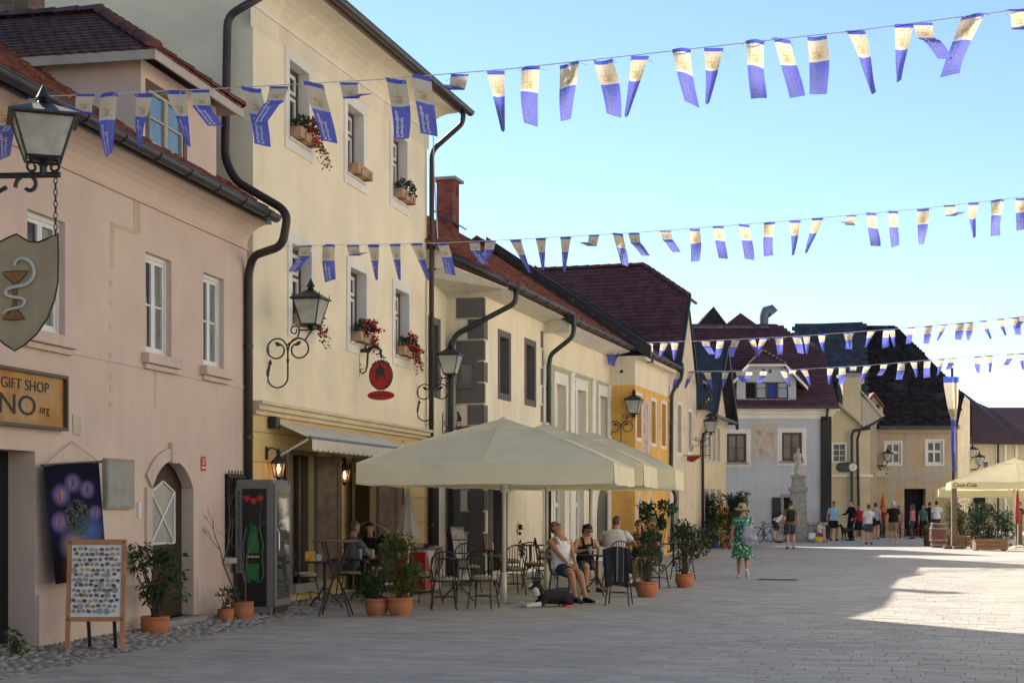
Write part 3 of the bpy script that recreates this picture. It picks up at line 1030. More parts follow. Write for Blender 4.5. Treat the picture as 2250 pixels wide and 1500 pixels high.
# roofs of the row: a steep tiled slope to the street
def row_roof(H, u0, u1, ze, out, run, zr, over=0.0, quad=None, seed=1, tm=tile_red, mt=.2):
    e0, e1 = Vector((u0, -out, ze)), Vector((u1, -out, ze))
    if quad: e0, e1 = Vector(quad[0]), Vector(quad[1])
    r0, r1 = Vector((u0, run, zr)), Vector((u1, run, zr))
    slab([e0, e1, r1, r0], .12, 'roof', tm, H.root)
    b0, b1 = Vector((u0, run * 2 + .6, ze)), Vector((u1, run * 2 + .6, ze))
    slab([r0, r1, b1, b0], .12, 'roof_back', tm, H.root)
    du_ = (e1 - e0).normalized()
    dv_ = ((r0 + r1) / 2 - (e0 + e1) / 2)
    dv_ = (dv_ - du_ * dv_.dot(du_))
    ln = dv_.length
    tl_ = tiles(e0 + Vector((0, 0, .005)), du_, dv_.normalized(), int((e1 - e0).length / mt), int(ln / mt), mt, mt * .95, lift=.03, rng=random.Random(seed), jitter=.014)
    tile_mesh('roof_tiles', tl_, tm, H.root)
    return e0, e1, r0, r1
e0, e1, r0, r1 = row_roof(HC, 0, HC.W, 6.38, .62, 4.7, 9.9, seed=2)
qa, qb = (-1.45, .32, 6.80), (0, -.62, 6.38)
slab([qa, qb, (0, 4.7, 9.9), (-1.45, 4.7, 9.9)], .12, 'roof', tile_red, HC.root)
dvq = Vector((0, 4.7 + .15, 3.3)).normalized(); duq = (Vector(qb) - Vector(qa)).normalized()
tile_mesh('roof_tiles', tiles(Vector(qa) + Vector((0, 0, .02)), duq, (Vector((-1.45, 4.7, 9.9)) - Vector(qa)).normalized(), 8, 27, .2, .19, lift=.04, rng=random.Random(6), jitter=.014, keep=lambda u, v: u < 1.6), tile_red, HC.root)
# boarded soffits, board by board
def soffit(H, u0, u1, y0, y1, z0, z1, n, m=board):
    for i in range(n):
        t0, t1 = i / n, (i + 1) / n - .004
        ya, yb = y0 + (y1 - y0) * t0, y0 + (y1 - y0) * t1
        za, zb = z0 + (z1 - z0) * t0, z0 + (z1 - z0) * t1
        mb = MB(); mb.prism([(u0, ya, za), (u1, ya, za), (u1, yb, zb), (u0, yb, zb)], (0, 0, .02)); mb.build('soffit_board', m, H.root)
soffit(HC, 0, HC.W, .0, -.56, 6.14, 6.24, 5)
HC.part('recess_soffit', board, lambda mb: mb.prism([(-1.40, .83, 6.40), (-1.40, .36, 6.62), (0, -.56, 6.26), (0, .83, 6.15)], (0, 0, .03)))
for i in range(9):                 # vertical boards closing the end of the boxed eaves
    y0 = .83 - i * .155
    MB().box((-.03, y0 - .15, 6.15), (-.005, y0, 6.42 if i < 6 else 6.34)).build('end_board', board, HC.root)
for i in range(4):
    y0 = .84 - i * .13
    MB().box((-1.47, y0 - .125, 6.55), (-1.44, y0, 6.95)).build('end_board', board, HC.root)
gutter(HC, steel_dark, 0.1, HC.W + .05, -.70, 6.36, .08)
mb = MB(); mb.tube([(-1.45, .22, 6.78), (0.1, -.70, 6.33)], .075, 8); mb.build('gutter', steel_dark, HC.root, smooth='all')
downpipe(HC, steel_dark, [(.12, -.70, 6.30), (.12, -.70, 5.98), (-.09, .60, 5.32), (-.09, .72, 5.05), (-.09, .72, 0)], .06, clips=[(-.09, .72, z) for z in (2.6, 4.4)])
# chimney
loc = (Matrix.Translation(HC.root.location) @ Rz(HC.ang)).inverted() @ P(984, 480, 43.0)
redbrick = mat('red_chimney_brick', (.22, .06, .05), rough=.9, var=.25, island=.3)
CBX, CBY = loc.x, loc.y
cm = MB().box((CBX - .29, CBY - .24, 8.6), (CBX + .29, CBY + .24, 10.85)).build('chimney', mat('chimney_mortar', (.16, .09, .08), rough=.95), HC.root)
for r_ in range(21):
    zz = 9.2 + r_ * .08
    for i in range(2):
        of = .06 if r_ % 2 else 0
        MB().box((CBX - .3, CBY - .24 + i * .24 + .006, zz), (CBX - .285, CBY - .24 + i * .24 + .234, zz + .068)).build('brick', redbrick, cm)
        MB().box((CBX - .29 + i * .29 + .006, CBY - .25, zz), (CBX - .29 + i * .29 + .284, CBY - .235, zz + .068)).build('brick', redbrick, cm)
MB().box((CBX - .40, CBY - .36, 10.85), (CBX + .40, CBY + .36, 10.93)).build('chimney_cap', stone_grey, cm)
for yy in (-.14, .06):
    MB().box((CBX + .04, CBY - .252, 10.45), (CBX + .14, CBY - .24, 10.75)).build('flue_slot', dark_void, cm)
    break
MB().prism([(CBX - .36, CBY - .45, 9.55), (CBX + .36, CBY - .45, 9.55), (CBX + .36, CBY + .3, 10.0), (CBX - .36, CBY + .3, 10.0)], (0, 0, -.05)).build('chimney_flashing', flash_metal, cm)
# skylight strip near the yellow house
MB().prism([(-1.3, 1.0, 7.26), (-.2, .9, 7.36), (-.2, 1.5, 7.76), (-1.3, 1.55, 7.64)], (0, -.04, .06)).build('roof_window', mat('sky_glass', (.1, .17, .24)), HC.root)

# ================================================================ green house with pilasters
green = plaster('sage_green_plaster', (.40, .40, .245), var=.1, streak=.25)
HG = House('green_house', 'sage green house front with pale pilasters and framed windows', (.79, 37.4), (2.9, 44.4))
GW = [cwin(HG, 1222, 1242, 842, 960), cwin(HG, 1268, 1287, 855, 968), cwin(HG, 1318, 1330, 868, 975)]
GW = [(w[0], w[0] + .95, max(3.25, w[2]), w[3], .28) for w in GW]
GL = [(HG.u(1219), HG.u(1219) + .95, .55, 2.1, .22), (HG.u(1264), HG.u(1264) + .9, .55, 2.1, .22)]
GA = (HG.u(1312), HG.u(1338), .1, 2.15, .35)
HG.wall(cream, 0, HG.W, -.1, 6.0, GW + GL + [GA], back=9)
for w in GW:
    HG.surround(trim_white, w[0], w[1], w[2], w[3], .22, .02, wt=.3)
    HG.window(w[0] + .002, w[1] - .002, w[2], w[3], .24, white_pvc, fw=.06, nx=2, splits=(.7,), pane=glass_pale)
for w in GL:
    HG.surround(trim_white, w[0], w[1], w[2], w[3], .16, .02)
    HG.window(w[0] + .002, w[1] - .002, w[2], w[3], .18, white_pvc, fw=.06, nx=2, splits=(.7,), pane=glass_pale)
HG.box('arched_door', dark_void, (GA[0], .33, GA[2]), (GA[1], .36, GA[3]))
uc2, hw2 = (GA[0] + GA[1]) / 2, (GA[1] - GA[0]) / 2
for sgn in (-1, 1):
    pts = [(uc2 + sgn * hw2, -.001, GA[3] + .001)] + [(uc2 + sgn * hw2 * t, -.001, GA[3] - .8 + .8 * math.sqrt(max(0, 1 - t * t))) for t in [i / 8 for i in range(9)]]
    mb = MB(); mb.prism(pts, (0, .33, 0)); mb.build('arch_spandrel', cream, HG.root)
# green field between pilasters, pilasters with fluted heads
allw = [(w[0] - .22, w[1] + .22, w[2] - .22, w[3] + .3) for w in GW]
mb = MB()
zt = 5.18
us = [0.02] + [q for w in allw for q in (w[0], w[1])] + [HG.W - .02]
for a, b in zip(us[::2], us[1::2]):
    if b > a: mb.box((a, -.006, 2.55), (b, .002, zt))
for w in allw:
    mb.box((w[0], -.006, w[3]), (w[1], .002, zt)); mb.box((w[0], -.006, 2.55), (w[1], .002, w[2]))
mb.build('green_field', green, HG.root)
pc = [.10] + [(allw[i][1] + allw[i + 1][0]) / 2 for i in range(2)] + [HG.W - .2]
for c in pc:
    HG.box('pilaster', trim_white, (c - .2, -.045, .1), (c + .2, -.004, zt - .05))
    for k in range(4):
        HG.box('pilaster_band', trim_white, (c - .215, -.06, zt - .1 - k * .13), (c + .215, -.047, zt - .04 - k * .13))
HG.box('string_course', trim_white, (0, -.06, 2.5), (HG.W, .002, 2.58))
e0, e1, r0, r1 = row_roof(HG, 0, HG.W, 6.25, .66, 4.6, 9.85, seed=9)
soffit(HG, .02, HG.W, .0, -.6, 5.98, 6.12, 5, trim_white)
for i in range(5):
    y0 = .02 - i * .135
    MB().box((-.03, y0 - .13, 5.88), (-.005, y0, 6.2)).build('end_board', board, HG.root)
gutter(HG, steel_dark, .1, HG.W + .05, -.74, 6.22, .08)
downpipe(HG, steel_dark, [(.12, -.74, 6.16), (.12, -.74, 5.8), (.10, -.15, 5.36), (.10, -.11, 5.1), (.10, -.11, 0)], .06, clips=[(.10, -.11, z) for z in (3, 4.5)])

# ================================================================ orange house
orange = plaster('orange_plaster', (.72, .41, .11), var=.14, scale=1.5, streak=.35)
HO = House('orange_house', 'bright orange house with white framed windows and a painted fresco', (3.62, 44.2), (5.15, 49.3))
OW = [cwin(HO, 1398, 1408, 868, 960), cwin(HO, 1430, 1438, 880, 972), cwin(HO, 1453, 1460, 886, 978)]
OW = [(w[0], w[0] + .72, w[2], w[3], .22) for w in OW]
OL = [(HO.u(1399), HO.u(1399) + .62, .2, 2.0, .2), (HO.u(1423), HO.u(1423) + .6, .2, 2.0, .2)]
HO.wall(orange, 0, HO.W, -.1, 5.15, OW + OL, back=9)
HO.wall(cream, 0, HO.W, 5.15, 5.95, (), back=9, name='upper_wall')
for w in OW:
    HO.surround(trim_white, w[0], w[1], w[2], w[3], .11, .02)
    HO.window(w[0] + .002, w[1] - .002, w[2], w[3], .18, mat('grey_window_paint', (.25, .24, .22)), fw=.06, nx=2, splits=(.7,), pane=glass_pale)
for w in OL:
    HO.box('niche_glass', glass, (w[0], .18, w[2]), (w[1], .2, w[3]))
    for sgn in (-1, 1):
        c = (w[0] + w[1]) / 2; hw3 = (w[1] - w[0]) / 2
        pts = [(c + sgn * hw3, -.001, w[3] + .001)] + [(c + sgn * hw3 * t, -.001, w[3] - .55 * (t ** 1.6)) for t in [i / 8 for i in range(9)]]
        mb = MB(); mb.prism(pts, (0, .17, 0)); mb.build('arch_spandrel', orange, HO.root)
    HO.part('niche_surround', trim_white, lambda mb, w=w: mb.tube([(w[0], -.012, w[2])] + [(w[0], -.012, w[3] - .55)] + [((w[0] + w[1]) / 2 + (w[1] - w[0]) / 2 * t, -.012, w[3] - .55 * abs(t) ** 1.6) for t in [-.8, -.5, -.2, 0, .2, .5, .8]] + [(w[1], -.012, w[3] - .55), (w[1], -.012, w[2])], .045, 5))
fresco = mat('faded_fresco', (.44, .30, .23), rough=.95, var=.35, scale=3, bump=.1, col2=(.52, .46, .38), mix=(.4, .6), mscale=2.5)
fu0, fu1 = HO.u(1411), HO.u(1424)
HO.box('fresco', fresco, (fu0, -.008, 3.15), (fu1, .002, 4.75))
HO.part('fresco_border', trim_white, lambda mb: [mb.box(a, b) for a, b in (((fu0 - .08, -.014, 3.0), (fu0, .002, 4.8)), ((fu1, -.014, 3.0), (fu1 + .08, .002, 4.8)), ((fu0, -.014, 3.0), (fu1, .002, 3.15)))])
e0, e1, r0, r1 = row_roof(HO, -.0, HO.W, 6.12, .34, 4.9, 9.8, seed=12)
HO.part('eaves_cove', cream, lambda mb: cove(mb, 0, 5.75, 6.0, .3, HO.W), smooth=True)
HO.box('eaves_box', cream, (-.02, -.30, 5.9), (HO.W, .76, 6.0))
gutter(HO, steel_dark, 0, HO.W + .1, -.42, 6.08, .08)
downpipe(HO, steel_dark, [(HO.W + .02, -.42, 6.02), (HO.W + .02, -.42, 5.75), (HO.W, -.1, 5.3), (HO.W, -.08, 2.2), (HO.W, -.25, 1.9), (HO.W - .05, -.12, 1.3), (HO.W - .05, -.1, .1)], .06)
HO.part('camera_box', iron, lambda mb: mb.ball((-.02, .4, 5.55), .05, 8, 6))
# raised dark verges where one roof meets the next
verge = mat('dark_verge_metal', (.018, .02, .024), rough=.6, var=.3)
def firewall(H, u, out, ze, run, zr, h=.36, name='roof_verge'):
    a, b = Vector((u - .09, -out - .15, ze - .25)), Vector((u - .09, run * .93, ze + (zr - ze) * (run * .93 + out) / (run + out) - .14))
    mb = MB()
    mb.prism([a, b, b + Vector((0, 0, h)), a + Vector((0, 0, h + .12))], (.18, 0, 0))
    return mb.build(name, verge, H.root)
firewall(HG, .0, .66, 6.25, 4.6, 9.85, .17)
firewall(HO, -.05, .34, 6.12, 4.9, 9.8, .30)
firewall(HO, HO.W - .05, .34, 6.12, 4.9, 9.8, .26)

# ================================================================ house with the big wine-red half-hipped roof
patchy = plaster('patchy_cream_plaster', (.64, .55, .41), var=.12, scale=2.2, streak=.4, grime=.3, col2=(.40, .29, .2), mix=(.58, .72), mscale=1.1)
HB = House('red_roof_house', 'patchy cream gable house under a big wine red half hipped roof', (5.15, 49.3), (6.67, 54.4))
BW = [(HB.u(1488), HB.u(1488) + .7, 3.4, 5.0, .2), (HB.u(1512), HB.u(1512) + .6, 3.5, 4.9, .2)]
BL = [(HB.u(1480), HB.u(1492), .1, 2.1, .2)]
HB.wall(patchy, 0, HB.W, -.1, 5.9, BW + BL, back=13)
for w in BW:
    HB.surround(trim_white, w[0], w[1], w[2], w[3], .12, .02)
    HB.window(w[0] + .002, w[1] - .002, w[2], w[3], .16, mat('grey_window_paint'), fw=.06, nx=2, splits=(.7,))
HB.box('door', dark_void, (BL[0][0], .17, .1), (BL[0][1], .2, 2.1))
for k in range(9):                 # rusticated edge
    HB.box('quoin_block', trim_white, (.06, -.02, .3 + k * .6), (.34 + .14 * (k % 2), .002, .3 + k * .6 + .52))
zr, ze_, zh = 9.95, 6.1, 8.7
Wb = HB.W
half = Wb / 2
sl_ = (zr - ze_) / (half + .25)
uh = (zh - ze_) / sl_ - .25
gy = -.35
HB.part('gable_wall', patchy, lambda mb: mb.prism([(0, 0.0, 5.9), (Wb, 0.0, 5.9), (Wb - uh, 0.0, zh - .12), (uh, 0.0, zh - .12)], (0, .3, 0)))
Lp = [(-.25, gy, ze_), (uh, gy, zh), (half, 1.4, zr), (half, 13, zr), (-.25, 13, ze_)]
Rp = [(Wb + .25, -.06, ze_), (Wb - uh, -.06, zh), (half, 1.4, zr), (half, 13, zr), (Wb + .25, 13, ze_)]
Hp = [(uh, gy, zh), (Wb - uh, gy, zh), (half, 1.4, zr)]
for q in (Lp, Rp, Hp):
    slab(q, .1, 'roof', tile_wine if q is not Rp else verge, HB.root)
upb = Vector((half + .25, 0, zr - ze_))
lnb = upb.length
def keepb(u, v):
    z = ze_ + (zr - ze_) * v / lnb
    y = gy + u
    if u < .16: return False
    if z > zh: return y > gy + (1.4 - gy) * (z - zh) / (zr - zh)
    return True
tile_mesh('roof_tiles', tiles(Vector((-.25, gy, ze_ + .005)), Vector((0, 1, 0)), upb.normalized(), int(13.3 / .19), int(lnb / .17), .19, .17, keep=keepb, lift=.028, rng=random.Random(21), jitter=.006), tile_wine, HB.root)
mb = MB()
for a, b in ((Lp[0], Lp[1]), (Lp[1], Lp[2])):
    pass
mb.prism([Vector(Lp[0]) + Vector((.0, -.02, -.16)), Vector(Lp[1]) + Vector((.0, -.02, -.16)), Vector(Lp[1]) + Vector((0, -.02, .06)), Vector(Lp[0]) + Vector((0, -.02, .06))], (.04, -.07, 0))
mb.build('verge_board', verge, HB.root)
ridge_run(Lp[1], Lp[2], 9, tile_wine, HB.root, .12)
ridge_run(Lp[2], (half, 10, zr), 22, tile_wine, HB.root, .12)
mb = MB()                          # snow guard rail
p0 = Vector((uh - 1.0, 0.1, 0)); zg = ze_ + sl_ * (uh - .75)
mb.tube([(uh - 1.0, .1, zg + .16), (uh - 1.0, 4.2, zg + .16)], .02, 5)
for k in range(3):
    mb.box((uh - 1.06, .6 + k * 1.35, zg - .02), (uh - .96, .75 + k * 1.35, zg + .17))
mb.build('snow_guard', iron, HB.root)
downpipe(HB, pipe_m, [(Wb - .2, -.3, 6.0), (Wb - .2, -.6, 5.4), (Wb - .5, -.15, 5.1)], .06)
HB.box('gutter_end', pipe_m, (Wb - 1.1, -.42, 5.95), (Wb, -.30, 6.05))

# ================================================================ pale yellow gable house at the bend
pyel = plaster('straw_yellow_plaster', (.60, .50, .325), var=.1, streak=.3)
HS = House('straw_yellow_house', 'narrow straw yellow gable house at the bend beside the white house', (6.67, 54.4), (8.75, 61.5))
SW = [(HS.u(1545) + k * 1.15, HS.u(1545) + k * 1.15 + .65, 3.35, 4.65, .2) for k in range(4)]
SLw = [(HS.u(1548) + k * 1.6, HS.u(1548) + k * 1.6 + .85, .2, 2.1, .25) for k in range(3)]
HS.wall(pyel, 0, HS.W, -.1, 4.9, SW + SLw, back=10)
for w in SW:
    HS.surround(mat('pale_blue_trim', (.45, .48, .5)), w[0], w[1], w[2], w[3], .1, .02)
    HS.window(w[0] + .002, w[1] - .002, w[2], w[3], .16, white_pvc, fw=.06, nx=1, splits=(.7,), pane=glass_pale)
for w in SLw:
    HS.box('door', brown_wood, (w[0], .2, w[2]), (w[1], .23, w[3]))
    HS.surround(stone_grey, w[0], w[1], w[2], w[3], .14, .02, wb=0, name='door_surround')
Ws = HS.W
HS.part('eaves_cove', plaster('white_cove', (.55, .5, .42)), lambda mb: cove(mb, 0, 4.7, 5.05, .35, Ws), smooth=True)
HS.part('gable_wall', patchy, lambda mb: mb.prism([(Ws * .30, -.05, 5.05), (Ws, -.05, 5.05), (Ws * .62, -.05, 7.6)], (0, .2, 0)))
gA, gB, gC = (Ws * .22, -.4, 4.98), (Ws * .62, -.4, 7.85), (Ws + .12, -.4, 4.98)
slab([gA, gB, (gB[0], 9, gB[2]), (gA[0], 9, gA[2])], .12, 'roof', slate, HS.root)
slab([gC, gB, (gB[0], 9, gB[2]), (gC[0], 9, gC[2])], .12, 'roof', verge, HS.root)
HS.part('verge_board', verge, lambda mb: (mb.prism([gC, gB, Vector(gB) - Vector((0, 0, .28)), Vector(gC) - Vector((0, 0, .28))], (0, -.12, 0)), mb.prism([gA, gB, Vector(gB) - Vector((0, 0, .2)), Vector(gA) - Vector((0, 0, .2))], (0, -.12, 0))))
HS.box('eaves_gutter', iron, (Ws * .2, -.5, 4.9), (Ws + .1, -.40, 5.0))
downpipe(HS, iron, [(Ws * .24, -.45, 4.9), (Ws * .24, -.40, 4.6), (Ws * .12, -.1, 4.2), (Ws * .12, -.1, 0)], .055)

# ================================================================ white house closing the square
white = plaster('cool_white_plaster', (.47, .48, .505), var=.05, streak=.22)
HW = House('white_house', 'white house with a wine red roof and wide dormer closing the square', ((1566 - CX) / F * 72, 72), ((1826 - CX) / F * 72, 72))
def rect(H, x0, x1, yt, yb, dp=.22):
    a, zt_ = H.uz(x0, yt); b, zb_ = H.uz(x1, yb)
    return (a, b, zb_, zt_, dp)
WW = [rect(HW, 1597, 1640, 952, 1015), rect(HW, 1718, 1762, 950, 1012)]
WL = [rect(HW, 1600, 1632, 1095, 1140), rect(HW, 1722, 1752, 1092, 1176)]
HW.wall(white, 0, HW.W, -.1, 6.3, WW + WL, back=11)
for w in WW:
    HW.surround(trim_white, w[0], w[1], w[2], w[3], .22, .015)
    HW.window(w[0] + .002, w[1] - .002, w[2], w[3], .1, brown_wood, fw=.07, nx=2, bars=1)
    HW.part('window_sill', stone_grey, lambda mb, w=w: mb.bev((w[0] - .1, -.12, w[2] - .1), (w[1] + .1, .02, w[2] - .002), .01))
for i, w in enumerate(WL):
    HW.box('dark_opening', dark_void, (w[0], .18, w[2]), (w[1], .2, w[3]))
    HW.surround(stone_grey, w[0], w[1], w[2], w[3], .16, .03, wb=.0, name='stone_frame')
for x0, x1 in ((1696, 1715), (1757, 1768), (1577, 1590)):
    a, b = HW.u(x0), HW.u(x1)
    HW.box('shutter', mat('black_shutter', (.02, .02, .022), rough=.6), (a, -.08, HW.uz(x0, 1142)[1]), (b, -.035, HW.uz(x0, 1092)[1]))
fr = rect(HW, 1660, 1700, 938, 1004)
HW.box('fresco', mat('faded_fresco'), (fr[0], -.01, fr[2]), (fr[1], .002, fr[3]))
HW.surround(plaster('sand_border', (.50, .45, .36)), fr[0], fr[1], fr[2], fr[3], .16, .016, name='fresco_border')
HW.wall(white, -9.5, -2.6, -.1, 9.3, (), y=.3, back=11, name='shade_wing_wall')  # unseen wing, added and sized to keep the sun off the square
HW.wall(white, -2.598, -.002, -.1, 6.3, (), y=.3, back=11, name='shade_wing_wall')  # lower stretch of the added wing, also there to block sun
slab([(-2.6, 4.8, 10.87), (HW.W - 1.7, 4.8, 10.87), (HW.W - .2, 11.3, 6.2), (-2.6, 11.3, 6.2)], .12, 'roof_back', tile_wine, HW.root)
slab([(-9.5, 11.3, 9.2), (-2.6, 11.3, 9.2), (-2.6, 4.8, 13.2), (-9.5, 4.8, 13.2)], .12, 'roof_back', tile_wine, HW.root)  # back slope of the added, unseen wing
slab([(-9.5, -.1, 9.4), (-2.6, -.1, 9.4), (-2.6, 4.8, 13.2), (-9.5, 4.8, 13.2)], .12, 'shade_wing_roof', tile_wine, HW.root)
HW.part('cornice', trim_white, lambda mb: (mb.box((-.1, -.35, 6.12), (HW.W + .35, .0, 6.3)), mb.box((-.05, -.2, 5.98), (HW.W + .2, .0, 6.118)), mb.box((-.02, -.08, 5.75), (HW.W + .08, .0, 5.978))))
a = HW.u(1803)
HW.box('gap_shade_panel', mat('gap_shade_dark', (.02, .017, .016), rough=.7, var=.3), (a, -.12, .0), (HW.W + .0, -.01, HW.uz(1803, 915)[1]))  # dark slab painted as the shade of the narrow gap between the houses
downpipe(HW, iron, [(HW.W - .25, -.45, 6.25), (HW.W - .25, -.30, 5.9), (HW.W - .28, -.2, 5.7)], .06)
ur = HW.u(1843, .45)
def wz(y): return 6.32 + (y + .5) * .86
RWp = [(-1.6, -.5, wz(-.5)), (ur, -.5, wz(-.5)), (ur, 2.9, wz(2.9)), (ur - 2.1, 4.8, wz(4.8)), (-1.6, 4.8, wz(4.8))]
slab(RWp, .12, 'roof', tile_wine, HW.root)
lw = math.hypot(5.3, 5.3 * .86)
tile_mesh('roof_tiles', tiles(Vector((-1.6, -.5, wz(-.5) + .005)), Vector((1, 0, 0)), Vector((0, 1, .86)).normalized(), int((ur + 1.6) / .26), int(lw / .26), .26, .26, keep=lambda u, v: u < ur + 1.6 - .1 and (v < 3.4 * 1.319 or u < ur + 1.6 - 2.1 * (v - 3.4 * 1.319) / (1.9 * 1.319)), lift=.05, rng=random.Random(31), jitter=.006), tile_wine, HW.root)
HW.box('gutter', iron, (-1.5, -.68, 6.2), (ur, -.52, 6.34))
HW.part('snow_guard', iron, lambda mb: mb.tube([(-1.2, 4.2, wz(4.2) + .18), (ur - 2.4, 4.2, wz(4.2) + .18)], .03, 5))
# wide half-hipped dormer
dx0, dx1 = HW.u(1618), HW.u(1748)
dy = -.15
zb_, zt_ = wz(dy) - .05, HW.uz(1640, 838, -dy)[1]
wd0, wd1 = HW.u(1637), HW.u(1731)
HW.wall(white, dx0, dx1, zb_, zt_ + .1, [(wd0, wd1, zb_ + .12, zt_ - .02, .15)], y=dy, back=3, name='dormer_wall')
cdx = (dx0 + dx1) / 2
HW.part('dormer_gable', white, lambda mb: mb.prism([(dx0 - .35, dy, zt_ - .18), (dx0 + .6, dy, zt_ + .75), (dx1 - .6, dy, zt_ + .75), (dx1 + .35, dy, zt_ - .18), (dx1, dy, zt_ + .1), (dx0, dy, zt_ + .1)], (0, -.06, 0)))
for s_ in (-1, 1):
    HW.part('gable_vent', dark_void, lambda mb: mb.lathe([(.09, 0), (.09, .02)], 12, T(cdx + s_ * .16, dy - .08, zt_ + .5) @ Rx(R(90))))
kw = (wd1 - wd0) / 4
for i in range(4):
    m_ = [dark_void, mat('sky_glass', (.1, .17, .24)), mat('blue_curtain', (.02, .05, .22), rough=.8), mat('sky_glass', (.1, .17, .24))][i]
    o = HW.box('pane', m_, (wd0 + kw * i + .04, dy + .10, zb_ + .16), (wd0 + kw * (i + 1) - .04, dy + .12, zt_ - .06))
mbw = MB()
for i in range(5):
    mbw.box((wd0 + kw * i - .045, dy + .06, zb_ + .12), (wd0 + kw * i + .045, dy + .14, zt_ - .02))
for i in (1, 3):
    mbw.box((wd0 + kw * i, dy + .08, zb_ + .62), (wd0 + kw * (i + 1), dy + .13, zb_ + .66))
mbw.box((wd0, dy + .06, zb_ + .12), (wd1, dy + .14, zb_ + .18)); mbw.box((wd0, dy + .06, zt_ - .07), (wd1, dy + .14, zt_ - .02))
mbw.build('dormer_window', brown_wood, HW.root)
zrd = zt_ + 1.55
pL = [(dx0 - .5, dy - .35, zt_ - .28), (dx0 + .55, dy - .35, zt_ + .80), (cdx, dy + .9, zrd), (cdx, 5, zrd), (dx0 - .5, 3, zt_ - .28)]
pR = [(2 * cdx - p[0], p[1], p[2]) for p in pL]
pH = [pL[1], pR[1], pL[2]]
for q in (pL, pR, pH):
    slab(q, .1, 'dormer_roof', tile_wine, HW.root)
HW.part('dormer_bargeboard', trim_white, lambda mb: (mb.prism([Vector(pL[0]), Vector(pL[1]), Vector(pL[1]) - Vector((0, 0, .16)), Vector(pL[0]) - Vector((0, 0, .16))], (0, -.04, 0)), mb.prism([Vector(pR[0]), Vector(pR[1]), Vector(pR[1]) - Vector((0, 0, .16)), Vector(pR[0]) - Vector((0, 0, .16))], (0, -.04, 0)), mb.prism([Vector(pL[1]), Vector(pR[1]), Vector(pR[1]) - Vector((0, 0, .1)), Vector(pL[1]) - Vector((0, 0, .1))], (0, -.04, 0))))
ridge_run(pL[1], pL[2], 6, tile_wine, HW.root, .1); ridge_run(pR[1], pR[2], 6, tile_wine, HW.root, .1)
# gable and vent pipe on the ridge behind
gp = [HW.uz(x, y, -5.5) for x, y in ((1590, 716), (1627, 687), (1668, 716))]
HW.part('rear_gable', tile_wine, lambda mb: mb.prism([(u, 5.5, z) for u, z in gp] + [(gp[2][0], 5.5, gp[2][1] - 1), (gp[0][0], 5.5, gp[0][1] - 1)], (0, 2, 0)))
a, za = HW.uz(1660, 712, -5.2); b, zb2 = HW.uz(1683, 690, -5.2)
HW.part('vent_pipe', mat('grey_zinc', (.12, .15, .17), rough=.5, metal=.3), lambda mb: mb.tube([(b - .1, 5.2, za - .4), (b - .1, 5.2, zb2 - .1), (b - .02, 5.2, zb2 + .12), (b + .22, 5.2, zb2 + .2), (b + .38, 5.2, zb2 + .0)], [.22, .24, .32, .32, .30], 10), smooth=40)

def px_poly(pts, D): return [P(x, y, D) for x, y in pts]
# ================================================================ houses behind and to the right of the white house
bkh = thing('dark_gable_house', 'blackened tiled gable peeking up behind the wine red roofs', 'house', (12.5, 88, 0), 0, 'houses around the square')
inv = T(-12.5, -88, 0)
mb = MB(inv); mb.prism([P(1515, 735, 88), P(1568, 673, 88), P(1615, 735, 88), P(1615, 800, 88), P(1515, 800, 88)], (0, 5, 0)); mb.build('gable_roof', tile_dark, bkh)
mb = MB(inv); mb.prism([P(1515, 800, 88.2), P(1615, 800, 88.2), G(1615, 1110 + 1.6 * F / 88.2), G(1515, 1110 + 1.6 * F / 88.2)], (0, 4.5, 0)); mb.build('wall', cream, bkh)

slh = thing('slate_roof_house', 'straw yellow house end under a blue grey slate roof', 'house', (17, 77, 0), 0, 'houses around the square')
inv = T(-17, -77, 0)
pts = [P(1748, 893, 76.5), P(1842, 893, 76.5), P(1897, 832, 77.6), P(1894, 707, 81), P(1750, 712, 81)]
pts = [P(1748, 893, 76.5), P(1898, 893, 76.5), P(1896, 707, 81), P(1750, 712, 81)]
slab(pts, .1, 'roof', slate, slh, inv)
dvs = (pts[3] - pts[0]).normalized(); dus = Vector((1, 0, 0))
tile_mesh('slates', tiles(pts[0] + Vector((0, 0, .01)), dus, (pts[2] - pts[1] + pts[3] - pts[0]).normalized(), int((pts[1] - pts[0]).length / .3), int((pts[3] - pts[0]).length / .25), .3, .25, lift=.02, rng=random.Random(41)), slate, slh, inv)
mb = MB(inv); mb.box((P(1848, 0, 76.3).x, 75.9, 4.5), (P(1888, 0, 76.3).x, 77.2, P(0, 828, 76).z)); mb.build('chimney_wall', pyel, slh)
mb = MB(inv); mb.box((P(1845, 0, 76.3).x, 75.8, P(0, 828, 76).z), (P(1894, 0, 76.3).x, 77.4, P(0, 820, 76).z)); mb.build('chimney_cap', stone_grey, slh)
mb = MB(inv); mb.box((P(1888, 0, 76.3).x, 76.0, P(0, 842, 76).z), (P(1896, 0, 76.3).x, 77.0, P(0, 824, 76).z)); mb.build('chimney_shoulder', pyel, slh)
wx0, wx1 = P(1824, 0, 74.2).x, P(1912, 0, 74.2).x
HE = slh
mb = MB(inv); mb.prism([Vector((wx0, 74.2, -.1)), Vector((wx1, 74.2, -.1)), P(1912, 944, 74.2), P(1845, 893, 74.2), P(1824, 893, 74.2)], (0, 3, 0)); mb.build('wall', pyel, slh)
for k in range(7):
    zz = .5 + k * .42
    mb = MB(inv); mb.box((wx0, 74.17, zz), (wx1 - .02, 74.199, zz + .38)); mb.build('rustic_band', pyel, slh)
w0, w1 = P(1831, 1013, 74.2), P(1856, 976, 74.2)
mb = MB(inv)
